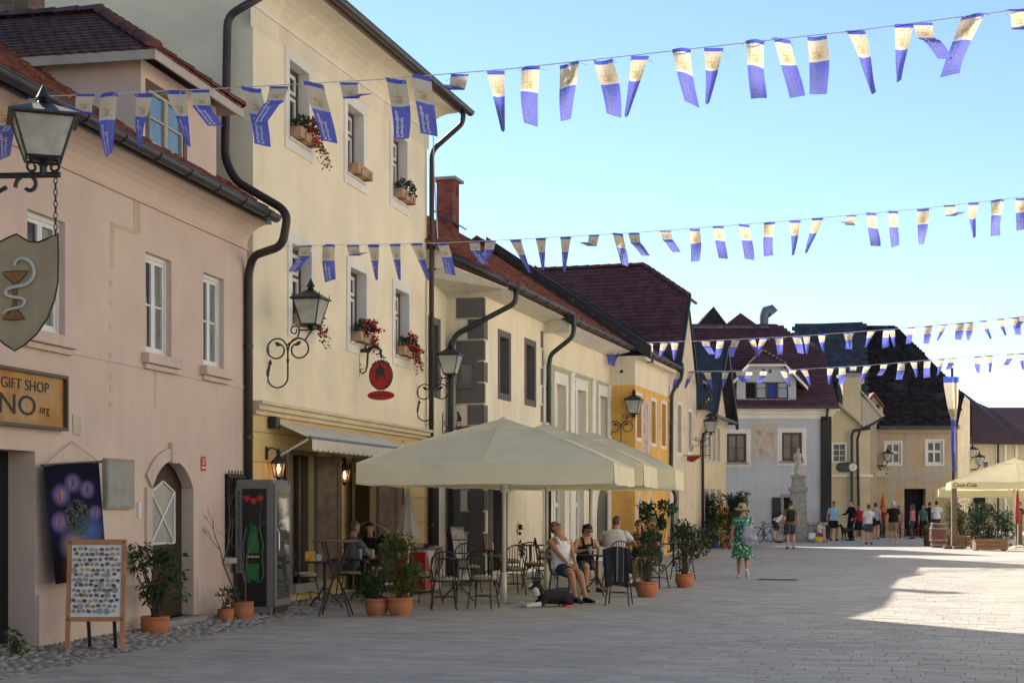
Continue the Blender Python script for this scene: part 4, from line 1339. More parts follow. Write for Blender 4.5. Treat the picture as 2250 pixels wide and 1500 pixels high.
mb.box((w0.x - .1, 74.12, w0.z - .08), (w0.x, 74.2, w1.z + .1)); mb.box((w1.x, 74.12, w0.z - .08), (w1.x + .1, 74.2, w1.z + .1)); mb.box((w0.x, 74.12, w1.z), (w1.x, 74.2, w1.z + .1)); mb.box((w0.x, 74.12, w0.z - .08), (w1.x, 74.2, w0.z))
for k in (1, 2):
    mb.box((w0.x, 74.14, w0.z + (w1.z - w0.z) * k / 3 - .015), (w1.x, 74.19, w0.z + (w1.z - w0.z) * k / 3 + .015))
mb.box(((w0.x + w1.x) / 2 - .015, 74.13, w0.z), ((w0.x + w1.x) / 2 + .015, 74.19, w1.z))
wo_ = mb.build('window', white_pvc, slh)
mb = MB(inv); mb.box((w0.x, 74.192, w0.z), (w1.x, 74.198, w1.z)); mb.build('pane', mat('brown_glass', (.05, .03, .028), rough=.1), wo_)
mb = MB(inv); mb.prism([P(1838, 884, 73.9), P(1843, 884, 73.9), P(1914, 942, 73.9), P(1906, 945, 73.9)], (0, 2.4, 0)); mb.build('verge', plaster('cream_verge', (.5, .44, .34)), slh)
mb = MB(inv); mb.box((wx0, 74.05, 3.0), (wx1 + .1, 74.2, 3.14)); mb.build('string_course', trim_white, slh)
mb = MB(inv); mb.tube([P(1912, 940, 73.9), P(1876, 946, 73.9), P(1872, 955, 73.9), P(1872, 1180, 74.0)], .07, 8); mb.tube([P(1940, 918, 73.9), P(1890, 945, 73.9), P(1884, 965, 73.9), P(1888, 1178, 74.0)], .07, 8); mb.build('downpipe', iron, slh)

rus = thing('rusticated_house', 'narrow beige house end with banded pilaster beside the ochre house', 'house', (18.5, 76, 0), 0, 'houses around the square')
inv = T(-18.5, -76, 0)
beige = plaster('beige_banded_plaster', (.43, .36, .28))
x0, x1 = P(1880, 0, 76).x, P(1926, 0, 76).x
mb = MB(inv); mb.prism([Vector((x0, 76, -.1)), Vector((x1, 76, -.1)), P(1926, 930, 76), P(1893, 868, 76), P(1880, 868, 76)], (0, 3, 0)); mb.build('wall', beige, rus)
mb = MB(inv); mb.prism([P(1890, 858, 75.8), P(1894, 858, 75.8), P(1944, 912, 75.8), P(1938, 917, 75.8)], (0, 2.5, 0)); mb.build('verge', plaster('cream_verge'), rus)
mb = MB(inv); mb.prism([P(1893, 868, 75.9), P(1940, 915, 75.9), P(1926, 932, 75.9), P(1893, 932, 75.9)], (0, 1, 0)); mb.build('eaves_side', plaster('cream_verge'), rus)
for k in range(12):
    zz = .3 + k * .42
    mb = MB(inv); mb.box((P(1898, 0, 76).x, 75.95, zz), (P(1922, 0, 76).x, 75.999, zz + .38)); mb.build('pilaster_block', beige, rus)

# ================================================================ ochre house with the blackened roof
ochre = plaster('peeling_ochre_plaster', (.45, .345, .215), var=.15, scale=1.5, streak=.3, grime=.3, col2=(.42, .37, .31), mix=(.46, .60), mscale=.8)
HQ = House('ochre_house', 'peeling ochre house under a huge blackened tile roof', ((1926 - CX) / F * 78, 78), ((2102 - CX) / F * 78, 78))
QW = [rect(HQ, 1946, 1979, 972, 1019), rect(HQ, 2036, 2071, 968, 1019)]
QD = rect(HQ, 1987, 2034, 1073, 1178, .5)
HQ.wall(ochre, 0, HQ.W, -.1, 5.75, QW + [QD], back=10)
for w in QW:
    HQ.surround(trim_white, w[0], w[1], w[2], w[3], .09, .02)
    HQ.window(w[0] + .002, w[1] - .002, w[2], w[3], .12, white_pvc, fw=.06, nx=2, splits=(.55,), pane=mat('green_glass', (.03, .06, .055), rough=.1))
HQ.box('door', dark_void, (QD[0], .45, -.1), (QD[1], .48, QD[3]))
HQ.part('cornice', plaster('ochre_cornice', (.48, .38, .25)), lambda mb: (mb.box((-.1, -.3, 5.55), (HQ.W + .1, .0, 5.75)), mb.box((-.05, -.15, 5.35), (HQ.W, .0, 5.548))))
inv = (T(HQ.A.x, HQ.A.y, 0) @ Rz(HQ.ang)).inverted()
q = [P(1872, 938, 77.5), P(2104, 936, 77.5), P(2119, 866, 79.2), P(1971, 716, 83), P(1880, 718, 83)]
# project onto one plane through the eaves and ridge
e_a, e_b = P(1872, 937, 77.5), P(2104, 937, 77.5)
rdg = P(1900, 717, 83)
def onpl(x, y):
    # intersect pixel ray with the plane containing the eaves (along X) and the ridge
    kz = (HZ - y) / F
    m_ = (rdg.z - e_a.z) / (rdg.y - e_a.y)
    D = (e_a.z - EYE - m_ * e_a.y) / (kz - m_)
    return P(x, y, D)
q = [onpl(1872, 937), onpl(2104, 937), onpl(2119, 866), onpl(1971, 717), onpl(1893, 719), onpl(1885, 800)]
slab(q, .15, 'roof', tile_dark, HQ.root, inv)
mrq = (rdg.z - e_a.z) / (rdg.y - e_a.y)
def keepq(u, v):
    s_ = v / math.hypot(1, mrq)
    x = e_a.x + u; D = e_a.y + s_; z = e_a.z + s_ * mrq
    px, py = CX + x / D * F, HZ - (z - EYE) / D * F
    if py < 719 or px < 1880: return False
    return px < (1971 + (py - 717) * (148 / 149.) if py < 866 else 2119 - (py - 866) * 15 / 71.) - 3
tile_mesh('roof_tiles', tiles(e_a + Vector((0, 0, .01)), Vector((1, 0, 0)), Vector((0, 1, mrq)).normalized(), 28, 40, .22, .2, keep=keepq, lift=.035, rng=random.Random(51), jitter=.02), tile_dark, HQ.root, inv)
mb = MB(inv)
mb.prism([P(1971, 719, 83), P(2119, 868, 79.3), P(2135, 890, 82), P(2135, 960, 84), P(1971, 900, 84)], (0, 3, 0))
mb.build('roof_back', tile_dark, HQ.root)
mb = MB(inv); mb.prism([P(2104, 1178, 78.3), P(2131, 1176, 80), P(2131, 880, 80), P(2119, 868, 79.2), P(2104, 936, 78.3)], (0, 2, 0)); mb.build('side_wall', patchy, HQ.root)
mb = MB(inv); mb.box((HQ.A.x, 77.45, P(0, 943, 77.5).z), (P(2104, 0, 77.5).x, 77.6, P(0, 935, 77.5).z)); mb.build('gutter', iron, HQ.root)
c0 = P(1922, 905, 78.2)
mb = MB(inv); mb.prism([P(1905, 906, 78.0), P(1940, 912, 78.0), P(1940, 888, 78.0), P(1921, 868, 78.0), P(1905, 886, 78.0)], (0, 2.2, 0)); dm_ = mb.build('dormer', plaster('bare_ochre_render'), HQ.root)
mb = MB(inv); mb.box((P(1911, 0, 77.95).x, 77.93, P(0, 906, 77.95).z), (P(1932, 0, 77.95).x, 77.99, P(0, 889, 77.95).z)); mb.build('dormer_opening', dark_void, dm_)
mb = MB(inv); mb.prism([P(1898, 890, 77.8), P(1921, 861, 77.8), P(1921, 868, 77.8), P(1902, 893, 77.8)], (0, 2.3, 0)); mb.prism([P(1945, 892, 77.8), P(1921, 861, 77.8), P(1921, 868, 77.8), P(1941, 895, 77.8)], (0, 2.3, 0)); mb.build('dormer_verge', tile_red, dm_)

# ================================================================ far house on the right
HR = thing('far_right_house', 'pale cream house with a dark sweeping roof behind the right parasol', 'house', (29, 96, 0), 0, 'houses around the square')
inv = T(-29, -96, 0)
crm = plaster('sunlit_cream_plaster', (.55, .46, .30))
mb = MB(inv); mb.prism([P(2126, 972, 96), P(2420, 975, 96), P(2420, 1166, 96), P(2126, 1166, 96)], (0, 6, 0)); mb.build('wall', crm, HR)
mb = MB(inv); mb.prism([P(2116, 868, 99), P(2150, 893, 99), P(2175, 904, 99), P(2420, 904, 99), P(2420, 978, 95.4), P(2238, 976, 95.4), P(2124, 975, 95.4)], (0, .3, .3)); mb.build('roof', tile_purple, HR)
for x0, x1, y0, y1 in ((2158, 2172, 1012, 1040), (2225, 2236, 1012, 1032), (2206, 2216, 1108, 1150)):
    mb = MB(inv); mb.box((P(x0, 0, 96).x, 95.95, P(0, y1, 96).z), (P(x1, 0, 96).x, 96.0, P(0, y0, 96).z)); w_ = mb.build('window', white_pvc, HR)
    mb = MB(inv); mb.box((P(x0 + 2, 0, 96).x, 95.93, P(0, y1 - 2, 96).z), (P(x1 - 2, 0, 96).x, 95.948, P(0, y0 + 2, 96).z)); mb.build('pane', glass, w_)
mb = MB(inv); mb.tube([P(2193, 972, 95.9), P(2193, 1166, 95.9)], .07, 8); mb.build('downpipe', iron, HR)
for x in (2188, 2206, 2230):
    mb = MB(inv); mb.box((P(x, 0, 96).x, 95.9, 0), (P(x + 5, 0, 96).x, 96, P(0, 976, 96).z)); mb.build('pilaster', trim_white, HR)
mb = MB(inv); mb.box((P(2140, 0, 95.9).x, 95.9, .1), (P(2165, 0, 95.9).x, 95.98, 2.3)); mb.build('shop_front', dark_void, HR)
# ================================================================ the sunlit houses on the other side of the square (they stand just outside the picture)
sunny = [plaster('sunny_cream_plaster', (.78, .74, .65)), plaster('sunny_ivory_plaster', (.78, .74, .66)), plaster('sunny_peach_plaster', (.77, .69, .59))]
runs = [((7.2, -16.0), (9.3, 19.5), 11.0, 'long cream house opposite the pink house, outside the picture'),
        ((9.5, 20.0), (16.4, 38.4), 12.0, 'ivory house opposite the cafe, outside the picture'),
        ((16.5, 38.6), (24.4, 59.6), 11.0, 'peach house opposite the green house, outside the picture'),
        ((24.5, 60.0), (36.5, 92.0), 11.5, 'cream house beyond the right parasol, outside the picture')]
for k, (b, a, hh, lab) in enumerate(runs):
    ln = (Vector(a) - Vector(b)).length
    H = House('opposite_house', lab, a, b)
    ws = []
    n = int(ln / 3)
    for i in range(n):
        for zz in ((1.0, 2.6), (4.0, 5.7), (6.9, 8.4)):
            if zz[1] < hh - .8: ws.append((1 + i * (ln - 1.6) / n, 2.0 + i * (ln - 1.6) / n, zz[0], zz[1], .2))
    H.wall(sunny[k % 3], 0, ln - .03, -.1, hh, ws, back=8)
    for w in ws:
        H.window(w[0], w[1], w[2], w[3], .16, white_pvc, fw=.07, nx=2)
    slab([(0, -.5, hh), (ln - .03, -.5, hh), (ln - .03, 4, hh + 3.4), (0, 4, hh + 3.4)], .15, 'roof', tile_red, H.root)
# ================================================================ lamps, signs, boxes and other things on and before the left houses
lampglass = mat('milky_lamp_glass', (.88, .88, .82), rough=.25, var=.15, scale=8, bump=.02, trans=.65, alpha=.55)
bulbm = mat('lamp_bulb', (.7, .7, .66), rough=.3, bump=0)

def lantern(root, M, wt=.21, wb=.115, h=.38, n=4, glassm=None, bulb=True, spikes=True):
    """tapered lantern standing on its foot at M"""
    glassm = glassm or lampglass
    rot = math.pi / n
    def ring(w, z, rr=1.0):
        k = w / math.cos(math.pi / n)
        return [Vector((k * rr * math.cos(rot + 2 * math.pi * i / n), k * rr * math.sin(rot + 2 * math.pi * i / n), z)) for i in range(n)]
    z0 = .07
    b, t = ring(wb, z0), ring(wt, z0 + h)
    mb = MB(M)
    for i in range(n):
        mb.tube([b[i], t[i]], .012, 5); mb.tube([b[i], b[(i + 1) % n]], .014, 5); mb.tube([t[i], t[(i + 1) % n]], .014, 5)
        if spikes: mb.tube([t[i], t[i] * 1.06 + Vector((0, 0, .07))], [.013, .003], 5)
    mb.lathe([(.03, 0), (.05, .02), (.035, .045), (wb * .9, z0), (wb * .9, z0 + .012)], 10)
    mb.build('lantern_frame', iron, root)
    for i in range(n):
        j = (i + 1) % n
        q = MB(M)
        k = .985
        q.prism([b[i] * k, b[j] * k, t[j] * k, t[i] * k], (b[i] + b[j]).normalized() * -.004)
        q.build('pane', glassm, root)
    r = MB(M)
    r.loft([ring(wt * 1.18, z0 + h), ring(wt * 1.18, z0 + h + .02), ring(wt * .55, z0 + h + .10), ring(.05, z0 + h + .15)])
    r.build('lantern_roof', iron, root)
    f = MB(M)
    f.lathe([(.03, z0 + h + .15), (.055, z0 + h + .165), (.025, z0 + h + .19), (.07, z0 + h + .20), (.045, z0 + h + .25), (.004, z0 + h + .33)], 8)
    f.build('finial', iron, root, smooth=40)
    if bulb:
        MB(M).lathe([(.02, z0), (.02, z0 + .12), (.045, z0 + .17), (.05, z0 + .22), (.03, z0 + .27), (.005, z0 + .285)], 10).build('bulb', bulbm, root, smooth=True)

def leaf_scroll(mb, p, ang, s=.09):
    d = Vector((math.cos(ang), 0, math.sin(ang)))
    n = Vector((-d.z, 0, d.x))
    q = Vector((p[0], 0, p[1]))
    mb.add([q, q + d * s * .5 + n * s * .3 + Vector((0, .012, 0)), q + d * s, q + d * s * .5 - n * s * .25, q + d * s * .5 + n * s * .1 - Vector((0, .014, 0))],
           [(0, 1, 2, 4), (0, 4, 2, 3)])

def street_lamp(label, H, px, py, scale=1.0):
    u, z = H.uz(px, py)
    w = H.world(u, 0, z)
    ang = math.atan2(H.n.y, H.n.x)
    root = thing('street_lamp', label, 'street lamp', w, ang, 'wrought iron wall lamps along the houses', scale)
    mb = MB()
    t = .013
    # left and right volutes rising from the stem, lower loop back to the wall
    st = .33
    mb.tube([(st, 0, -.42), (st, 0, -.05)], .014, 6)
    left = [(st, 0, -.05), (st - .02, 0, .06)] + spiral((.16, .0), .165, .165, R(55), R(180), 8) + spiral((.16, .0), .165, .09, R(185), R(420), 16)
    right = [(st, 0, -.05), (st + .02, 0, .06)] + spiral((.50, .0), .165, .165, R(125), R(0), 8) + spiral((.50, .0), .165, .09, R(-5), R(-240), 16)
    mb.tube(left, t, 6); mb.tube(right, t, 6)
    mb.tube([(st, 0, -.42)] + spiral((.165, -.42), .165, .165, R(0), R(-180), 14), t, 6)
    mb.tube([(0, 0, -.42), (.03, 0, -.25)], [.015, .02], 6)
    mb.tube([(st - .02, 0, .06), (st + .06, 0, .11), (.48, 0, .16), (.52, 0, .27)], t, 6)
    mb.tube(spiral((.44, .28), .085, .03, R(-20), R(400), 18), .011, 6)
    mb.tube([(.50, 0, .285), (.76, 0, .285)], .013, 6); mb.tube([(.72, 0, .285), (.60, 0, .12)], .012, 6)
    mb.ball((st, 0, -.17), (.024, .024, .04), 8, 6)
    leaf_scroll(mb, (.22, .05), R(150), .13); leaf_scroll(mb, (.44, .05), R(30), .13); leaf_scroll(mb, (.03, -.27), R(80), .13)
    for zz in (0.0, -.36):
        mb.box((-.012, -.045, zz - .05), (.012, .045, zz + .05))
    mb.build('bracket', iron, root, smooth=40)
    lantern(root, T(.70, 0, .29))
    return root
street_lamp('black street lamp on the yellow house above the awning', HY, 588, 768)
street_lamp('black street lamp between the yellow house and the grey quoins', HY, 917, 862)
street_lamp('black street lamp in front of the orange house', HG, 1339, 938, 1.05)
street_lamp('small distant street lamp above the red pennant sign', HB, 1519, 972, 1.0)

# ---- big lantern with the apothecary shield
D0 = 14.0
w0 = P(95, 372, D0)
aw = HP.u(95)
ang = math.atan2(HP.n.y, HP.n.x)
LX = thing('apothecary_lamp', 'big black lantern on a straight iron arm at the top left', 'street lamp', (w0.x, w0.y, w0.z), 0)
mb = MB()
mb.tube([(-1.45, .05, -.07), (.16, 0, -.05)], .028, 8)
mb.tube([(-1.45, .05, -.75), (-.35, .03, -.16)], .022, 8)
mb.tube(spiral((-.14, -.15), .12, .035, R(190), R(-130), 20), .02, 6)
mb.tube([(0, 0, -.06), (0, 0, .06)], .035, 8)
for s_ in (-1, 1):
    mb.tube([(p[0], p[1], p[2]) for p in spiral((s_ * .10, .02), .06, .02, R(90), R(90 - s_ * 330), 16)], .013, 6)
mb.build('arm', iron, LX, smooth=40)
lantern(LX, T(0, 0, .02) @ Rz(R(20)), .27, .155, .37, 4, spikes=False)
SHI = thing('apothecary_sign', 'shield shaped sign with a brown bowl and a pale snake', 'sign', (P(33, 640, D0).x, D0, P(33, 640, D0).z), 0)
k = D0 / F
def sp(x, y, dy=0.0): return ((x - 33) * k, dy, (640 - y) * k)
right = [(128, 512), (129, 560), (128, 620), (120, 660), (105, 700), (80, 735), (55, 757), (33, 771)]
top = [(37, 514), (50, 523), (65, 531), (85, 532), (105, 524), (128, 512)]
outline = [sp(x, y) for x, y in top] + [sp(x, y) for x, y in right[1:]] + [sp(66 - x, y) for x, y in right[-2::-1]] + [sp(66 - x, y) for x, y in top[-2:0:-1]]
MB().prism(outline, (0, .02, 0)).build('shield', mat('taupe_sign_paint', (.30, .25, .165), rough=.7, var=.12, scale=4, streak=.4, bump=.1, bscale=20), SHI)
MB().tube([Vector(p) + Vector((0, -.003, 0)) for p in outline], .008, 5, closed=True).build('edge', iron, SHI)
brz = mat('bronze_sign_paint', (.20, .095, .03), rough=.6, var=.2, scale=10)
def flatp(pts, m, name, dy=-.012, t=.01):
    return MB().prism([sp(x, y, dy) for x, y in pts], (0, t, 0)).build(name, m, SHI)
bowl = [(8, 598), (35, 596), (62, 596), (58, 605), (48, 614), (40, 622), (38, 640), (36, 660), (38, 678), (46, 688), (56, 701), (32, 704), (6, 701), (18, 690), (28, 679), (31, 660), (30, 640), (29, 622), (18, 612), (11, 605)]
flatp(bowl, brz, 'bowl')
MB().tube([sp(x, y, -.014) for x, y in bowl], .004, 4, closed=True).build('bowl_outline', iron, SHI)
snake = [(33, 586), (37, 574), (48, 569), (62, 572), (73, 583), (77, 597), (73, 612), (60, 625), (40, 630), (22, 634), (14, 642), (18, 650), (34, 654), (50, 656), (56, 664), (50, 674), (34, 678), (18, 682), (8, 690)]
sm_ = [Vector(sp(x, y, -.03)) for x, y in snake]
fine = []
for i in range(len(sm_) - 1):
    p0, p1, p2, p3 = sm_[max(0, i - 1)], sm_[i], sm_[i + 1], sm_[min(len(sm_) - 1, i + 2)]
    for j in range(4):
        t_ = j / 4
        fine.append(.5 * ((2 * p1) + (-p0 + p2) * t_ + (2 * p0 - 5 * p1 + 4 * p2 - p3) * t_ * t_ + (-p0 + 3 * p1 - 3 * p2 + p3) * t_ ** 3))
fine.append(sm_[-1])
rad = [(.018 if i > 3 else .012 + .002 * i) * (1 - .75 * max(0, i / len(fine) - .55)) for i in range(len(fine))]
MB().tube(fine, rad, 8).build('snake', mat('pale_sign_paint', (.42, .42, .40), rough=.6), SHI, smooth='all')
chain = MB(T(0, 0, 0))
x_c, z0c, z1c = (122 - 33) * k, (640 - 378) * k, (640 - 518) * k
nl = 11
ch_root = SHI
for i in range(nl):
    zc = z0c + (z1c - z0c) * (i + .5) / nl
    hh = abs(z1c - z0c) / nl * .62
    a = 0 if i % 2 else math.pi / 2
    pts = [(x_c + .016 * math.cos(q) * math.cos(a), -.0 + .016 * math.cos(q) * math.sin(a), zc + hh * math.sin(q)) for q in [2 * math.pi * j / 10 for j in range(10)]]
    MB().tube(pts, .0055, 5, closed=True).build('chain_link', iron, SHI)

# ---- rusty shop sign on the pink house
rust = mat('rusty_sign_plate', (.40, .20, .055), rough=.75, var=.3, scale=4, bump=.2, col2=(.34, .27, .17), mix=(.45, .7), mscale=3, grime=.4)
u0, u1 = HP.u(-250), HP.u(130)
zt_, zb_ = HP.uz(130, 833)[1], HP.uz(130, 940)[1]
def on_wall(name, label, cat, H, u, z, off=0.0, group=None):
    w = H.world(u, -off, z)
    return thing(name, label, cat, w, H.ang, group)
SG = on_wall('shop_sign', 'rusty gift shop sign in a dark wooden frame on the pink house', 'sign', HP, u1, zb_)
W_, H_ = u1 - u0, zt_ - zb_
MB().box((-W_, -.05, 0), (0, -.02, H_)).build('plate', rust, SG)
MB().box((-W_, -.10, -.035), (.035, -.004, .0)).build('frame_rail', brown_wood, SG)
MB().box((-W_, -.10, H_), (.035, -.004, H_ + .035)).build('frame_rail', brown_wood, SG)
MB().box((.0, -.10, 0.0), (.035, -.004, H_)).build('frame_stile', brown_wood, SG)
ink = mat('dark_brown_ink', (.045, .028, .018), rough=.8)
def fit(name, body, m, parent, x0, x1, zc, hgt, y, **kw):
    me = text_mesh(name, body, .2, m, .002, 'LEFT', **kw)
    xs = [v.co.x for v in me.vertices]; ys = [v.co.y for v in me.vertices]
    a, b, c, d = min(xs), max(xs), min(ys), max(ys)
    for v in me.vertices:
        v.co.x = x0 + (v.co.x - a) / (b - a) * (x1 - x0)
        v.co.y = (v.co.y - (c + d) / 2) / (d - c) * hgt
    return link(name, me, parent, T(0, y, zc) @ STAND)
fz = lambda x, y: HP.uz(x, y, .05)
lx = lambda x: HP.u(x, .05) - u1
lz = lambda x, y: HP.uz(x, y, .05)[1] - zb_
fit('lettering', 'A GIFT SHOP', ink, SG, lx(-22), lx(107), lz(60, 846), .115, -.054)
fit('lettering', 'ENO', ink, SG, lx(-30), lx(78), lz(40, 888), .215, -.054)
fit('lettering', '.org', ink, SG, lx(84), lx(108), lz(96, 905), .095, -.054)

# ---- house number, wall panel
un, zn = HP.uz(446, 1018)
NP = on_wall('house_number', 'small red house number plate reading 27', 'number plate', HP, un, zn)
MB().bev((-.085, -.012, -.10), (.085, -.001, .10), .006).build('plate', mat('red_enamel', (.45, .03, .03), rough=.3, bump=0), NP)
fit('lettering', '27', mat('white_print', (.75, .73, .70), bump=0), NP, -.05, .05, .03, .08, -.014)
MB().box((-.06, -.0145, -.065), (.06, -.0125, -.045)).build('print_line', mat('white_print'), NP)
a, z1_ = HP.uz(225, 1006); b = HP.u(286); z0_ = HP.uz(225, 1117)[1]
PN = on_wall('wall_panel', 'blank grey metal panel on the pink wall beside the hanging banner', 'panel', HP, a, z0_)
MB().bev((0, -.06, 0), (b - a, -.001, z1_ - z0_), .006).build('panel', mat('grey_board', (.24, .235, .20), rough=.8, var=.2, scale=5, grime=.3), PN)
MB().box((.04, -.064, .04), (b - a - .03, -.06, z1_ - z0_ - .04)).build('face', mat('grey_board_face', (.29, .285, .25), rough=.8, var=.15, scale=6, grime=.25), PN)

# ---- hanging banner with a printed tree
bm_ = bpy.data.materials.new('printed_night_banner'); bm_.use_nodes = True
N, L = bm_.node_tree.nodes, bm_.node_tree.links
tcn = N.new('ShaderNodeTexCoord'); bs = N['Principled BSDF']; bs.inputs['Roughness'].default_value = .85; bs.inputs['Specular IOR Level'].default_value = .08
def nd(t, **kw):
    n = N.new(t)
    for k_, v_ in kw.items(): setattr(n, k_, v_)
    return n
def glow(cx_, cy_, r):
    vm = nd('ShaderNodeVectorMath', operation='DISTANCE'); vm.inputs[1].default_value = (cx_, cy_, 0)
    mp = nd('ShaderNodeMapping'); mp.inputs['Scale'].default_value = (1, 1, 0)
    L.new(tcn.outputs['UV'], mp.inputs[0]); L.new(mp.outputs[0], vm.inputs[0])
    mr = nd('ShaderNodeMapRange'); mr.inputs[1].default_value = 0; mr.inputs[2].default_value = r; mr.inputs[3].default_value = 1; mr.inputs[4].default_value = 0
    L.new(vm.outputs['Value'], mr.inputs[0])
    return mr.outputs[0]
def mx(f, a_, b_):
    x = nd('ShaderNodeMixRGB')
    for i_, v_ in ((0, f), (1, a_), (2, b_)):
        if hasattr(v_, 'links'): L.new(v_, x.inputs[i_])
        elif isinstance(v_, float): x.inputs[i_].default_value = v_
        else: x.inputs[i_].default_value = (*v_, 1)
    return x.outputs[0]
col = mx(glow(.5, .95, .85), (.004, .004, .010), (.014, .010, .055))
nz = nd('ShaderNodeTexNoise'); nz.inputs['Scale'].default_value = 5; L.new(tcn.outputs['UV'], nz.inputs['Vector'])
for cx_, cy_, r in ((.5, 1.5, .17), (.27, 1.33, .19), (.75, 1.38, .16), (.2, .92, .19), (.86, 1.0, .14)):
    col = mx(glow(cx_, cy_, r), col, (.24, .18, .40))
col = mx(glow(.75, .72, .35), col, (.07, .12, .3)); col = mx(glow(.42, .55, .3), col, (.26, .23, .28)); col = mx(glow(.45, .18, .34), col, (.2, .03, .015))
L.new(col, bs.inputs['Base Color'])
BN = on_wall('wall_banner', 'dark blue cloth banner printed with a tree, hung on the pink wall', 'banner', HP, HP.u(95), 0.0)
rows = 14
bl = []
def bpt(s, t):
    xl, yl = 95 + (122 - 95) * t, 1022 + (1283 - 1022) * t
    xr, yr_ = 217 + (236 - 217) * t, 1014 + (1262 - 1014) * t
    off = .10 + .10 * t + .02 * math.sin(3 * s + 4 * t)
    x, y = xl + (xr - xl) * s, yl + (yr_ - yl) * s
    u, z = HP.uz(x, y, off)
    return (u - HP.u(95), -off, z)
mb = MB()
ns = 8
for j in range(rows):
    for i in range(ns):
        s0_, s1_, t0_, t1_ = i / ns, (i + 1) / ns, j / rows, (j + 1) / rows
        mb.poly([bpt(s0_, t0_), bpt(s1_, t0_), bpt(s1_, t1_), bpt(s0_, t1_)], uv=[(s0_, 1.8 * (1 - t0_)), (s1_, 1.8 * (1 - t0_)), (s1_, 1.8 * (1 - t1_)), (s0_, 1.8 * (1 - t1_))])
mb.build('cloth', bm_, BN, smooth='all')
MB().tube([bpt(-.03, 0), bpt(1.05, 0)], .016, 6).build('rod', brown_wood, BN)
un_, zn_ = HP.uz(158, 970, .02)
MB().tube([bpt(.0, 0), (un_ - HP.u(95), -.02, zn_), bpt(1.0, 0)], .005, 4).build('cord', mat('twine', (.3, .2, .12)), BN)
def on_banner(s, t, d=.006):
    p = Vector(bpt(s, t)); return p + Vector((0, -d, 0))
rng = random.Random(2)
tm = MB()
for _ in range(420):
    r_, a_ = rng.random() ** .5, rng.random() * 6.283
    s, t = .52 + .24 * r_ * math.cos(a_), .47 + .16 * r_ * math.sin(a_)
    q = on_banner(s, t)
    w_ = rng.uniform(.008, .018)
    an = rng.random() * 3
    tm.add([q + Vector((w_ * math.cos(an + k_ * math.pi / 2), 0, w_ * .7 * math.sin(an + k_ * math.pi / 2))) for k_ in range(4)], [(0, 1, 2, 3)])
o = tm.build('printed_foliage', mat('printed_green', (.085, .10, .03), rough=.8, island=.7, bump=0), BN); o['kind'] = 'stuff'
for s, t, a_, b_, c_ in ((.27, .26, .035, .06, (.32, .12, .02)), (.5, .165, .035, .045, (.05, .04, .04)), (.75, .235, .04, .045, (.03, .025, .03)), (.2, .485, .03, .05, (.25, .05, .05)), (.86, .45, .022, .05, (.12, .07, .03))):
    c = on_banner(s, t, .008)
    MB().add([], []) if False else None
    q = MB(); q.prism([c + Vector((a_ * math.cos(2 * math.pi * k_ / 12), 0, b_ * math.sin(2 * math.pi * k_ / 12))) for k_ in range(12)], (0, .003, 0))
    q.build('printed_pendant', mat('pendant_%d' % int(s * 100), c_, rough=.6, var=.4, scale=30), BN)

# ---- flower boxes on the yellow house
boxm = mat('flower_box_wood', (.36, .22, .13), rough=.8, var=.3, scale=6, grime=.3)
def flower_box(label, w, kind, seed):
    r_ = random.Random(seed)
    root = on_wall('flower_box', label, 'flower box', HY, w[0], w[2], 0, 'window boxes on the yellow house')
    L_ = w[1] - w[0]
    mb = MB()
    mb.box((.03, -.20, .0), (L_ - .01, -.185, .17)); mb.box((.03, -.03, .0), (L_ - .01, -.015, .17)); mb.box((.03, -.185, .0), (L_ - .01, -.03, .02)); mb.box((.03, -.185, .02), (.045, -.03, .17)); mb.box((L_ - .025, -.185, .02), (L_ - .01, -.03, .17))
    mb.build('trough', boxm, root)
    for xx in (.2, L_ - .2):
        MB().tube([(xx, .0, -.02), (xx, -.21, -.01), (xx, -.21, .1)], .008, 4).build('bracket', iron, root)
    MB().box((.05, -.18, .1), (L_ - .03, -.04, .14)).build('soil', mat('potting_soil', (.04, .03, .02)), root)
    if kind == 'empty': return
    lf, fl = MB(), MB()
    leaves(lf, (L_ / 2, -.14, .24), (L_ * .5, .14, .15), 200, .075, r_, aspect=.7)
    if kind == 'red':
        for _ in range(7):           # trailing stems on the far side
            x, z = L_ * r_.uniform(.55, 1.15), .1
            y = -.22
            for k_ in range(r_.randint(3, 7)):
                x += r_.uniform(-.01, .06); z -= r_.uniform(.02, .08); y -= r_.uniform(0, .02)
                leaves(lf, (x, y, z), (.03, .03, .03), 3, .05, r_)
                if r_.random() < .5: leaves(fl, (x, y - .01, z), (.02, .02, .02), 5, .045, r_, aspect=.8)
        for _ in range(16):
            c = (L_ * r_.uniform(.25, 1.05), -.15 - r_.uniform(0, .15), .22 + r_.uniform(-.12, .2))
            leaves(fl, c, (.05, .05, .04), 22, .045, r_, aspect=.9)
        fl.build('blossom', redfl, root)
    lf.build('foliage', leafd, root)
flower_box('flower box with trailing red geraniums at the top left window', YW[0], 'red', 1)
flower_box('empty wooden flower box at the top middle window', YW[1], 'empty', 2)
flower_box('flower box with only green leaves at the top right window', YW[2], 'green', 3)
flower_box('flower box behind the street lamp with a few red blossoms', YW[3], 'red', 4)
flower_box('flower box with red geraniums above the red oval sign', YW[4], 'red', 5)
flower_box('flower box with trailing red geraniums beside the brown downpipe', YW[5], 'red', 6)

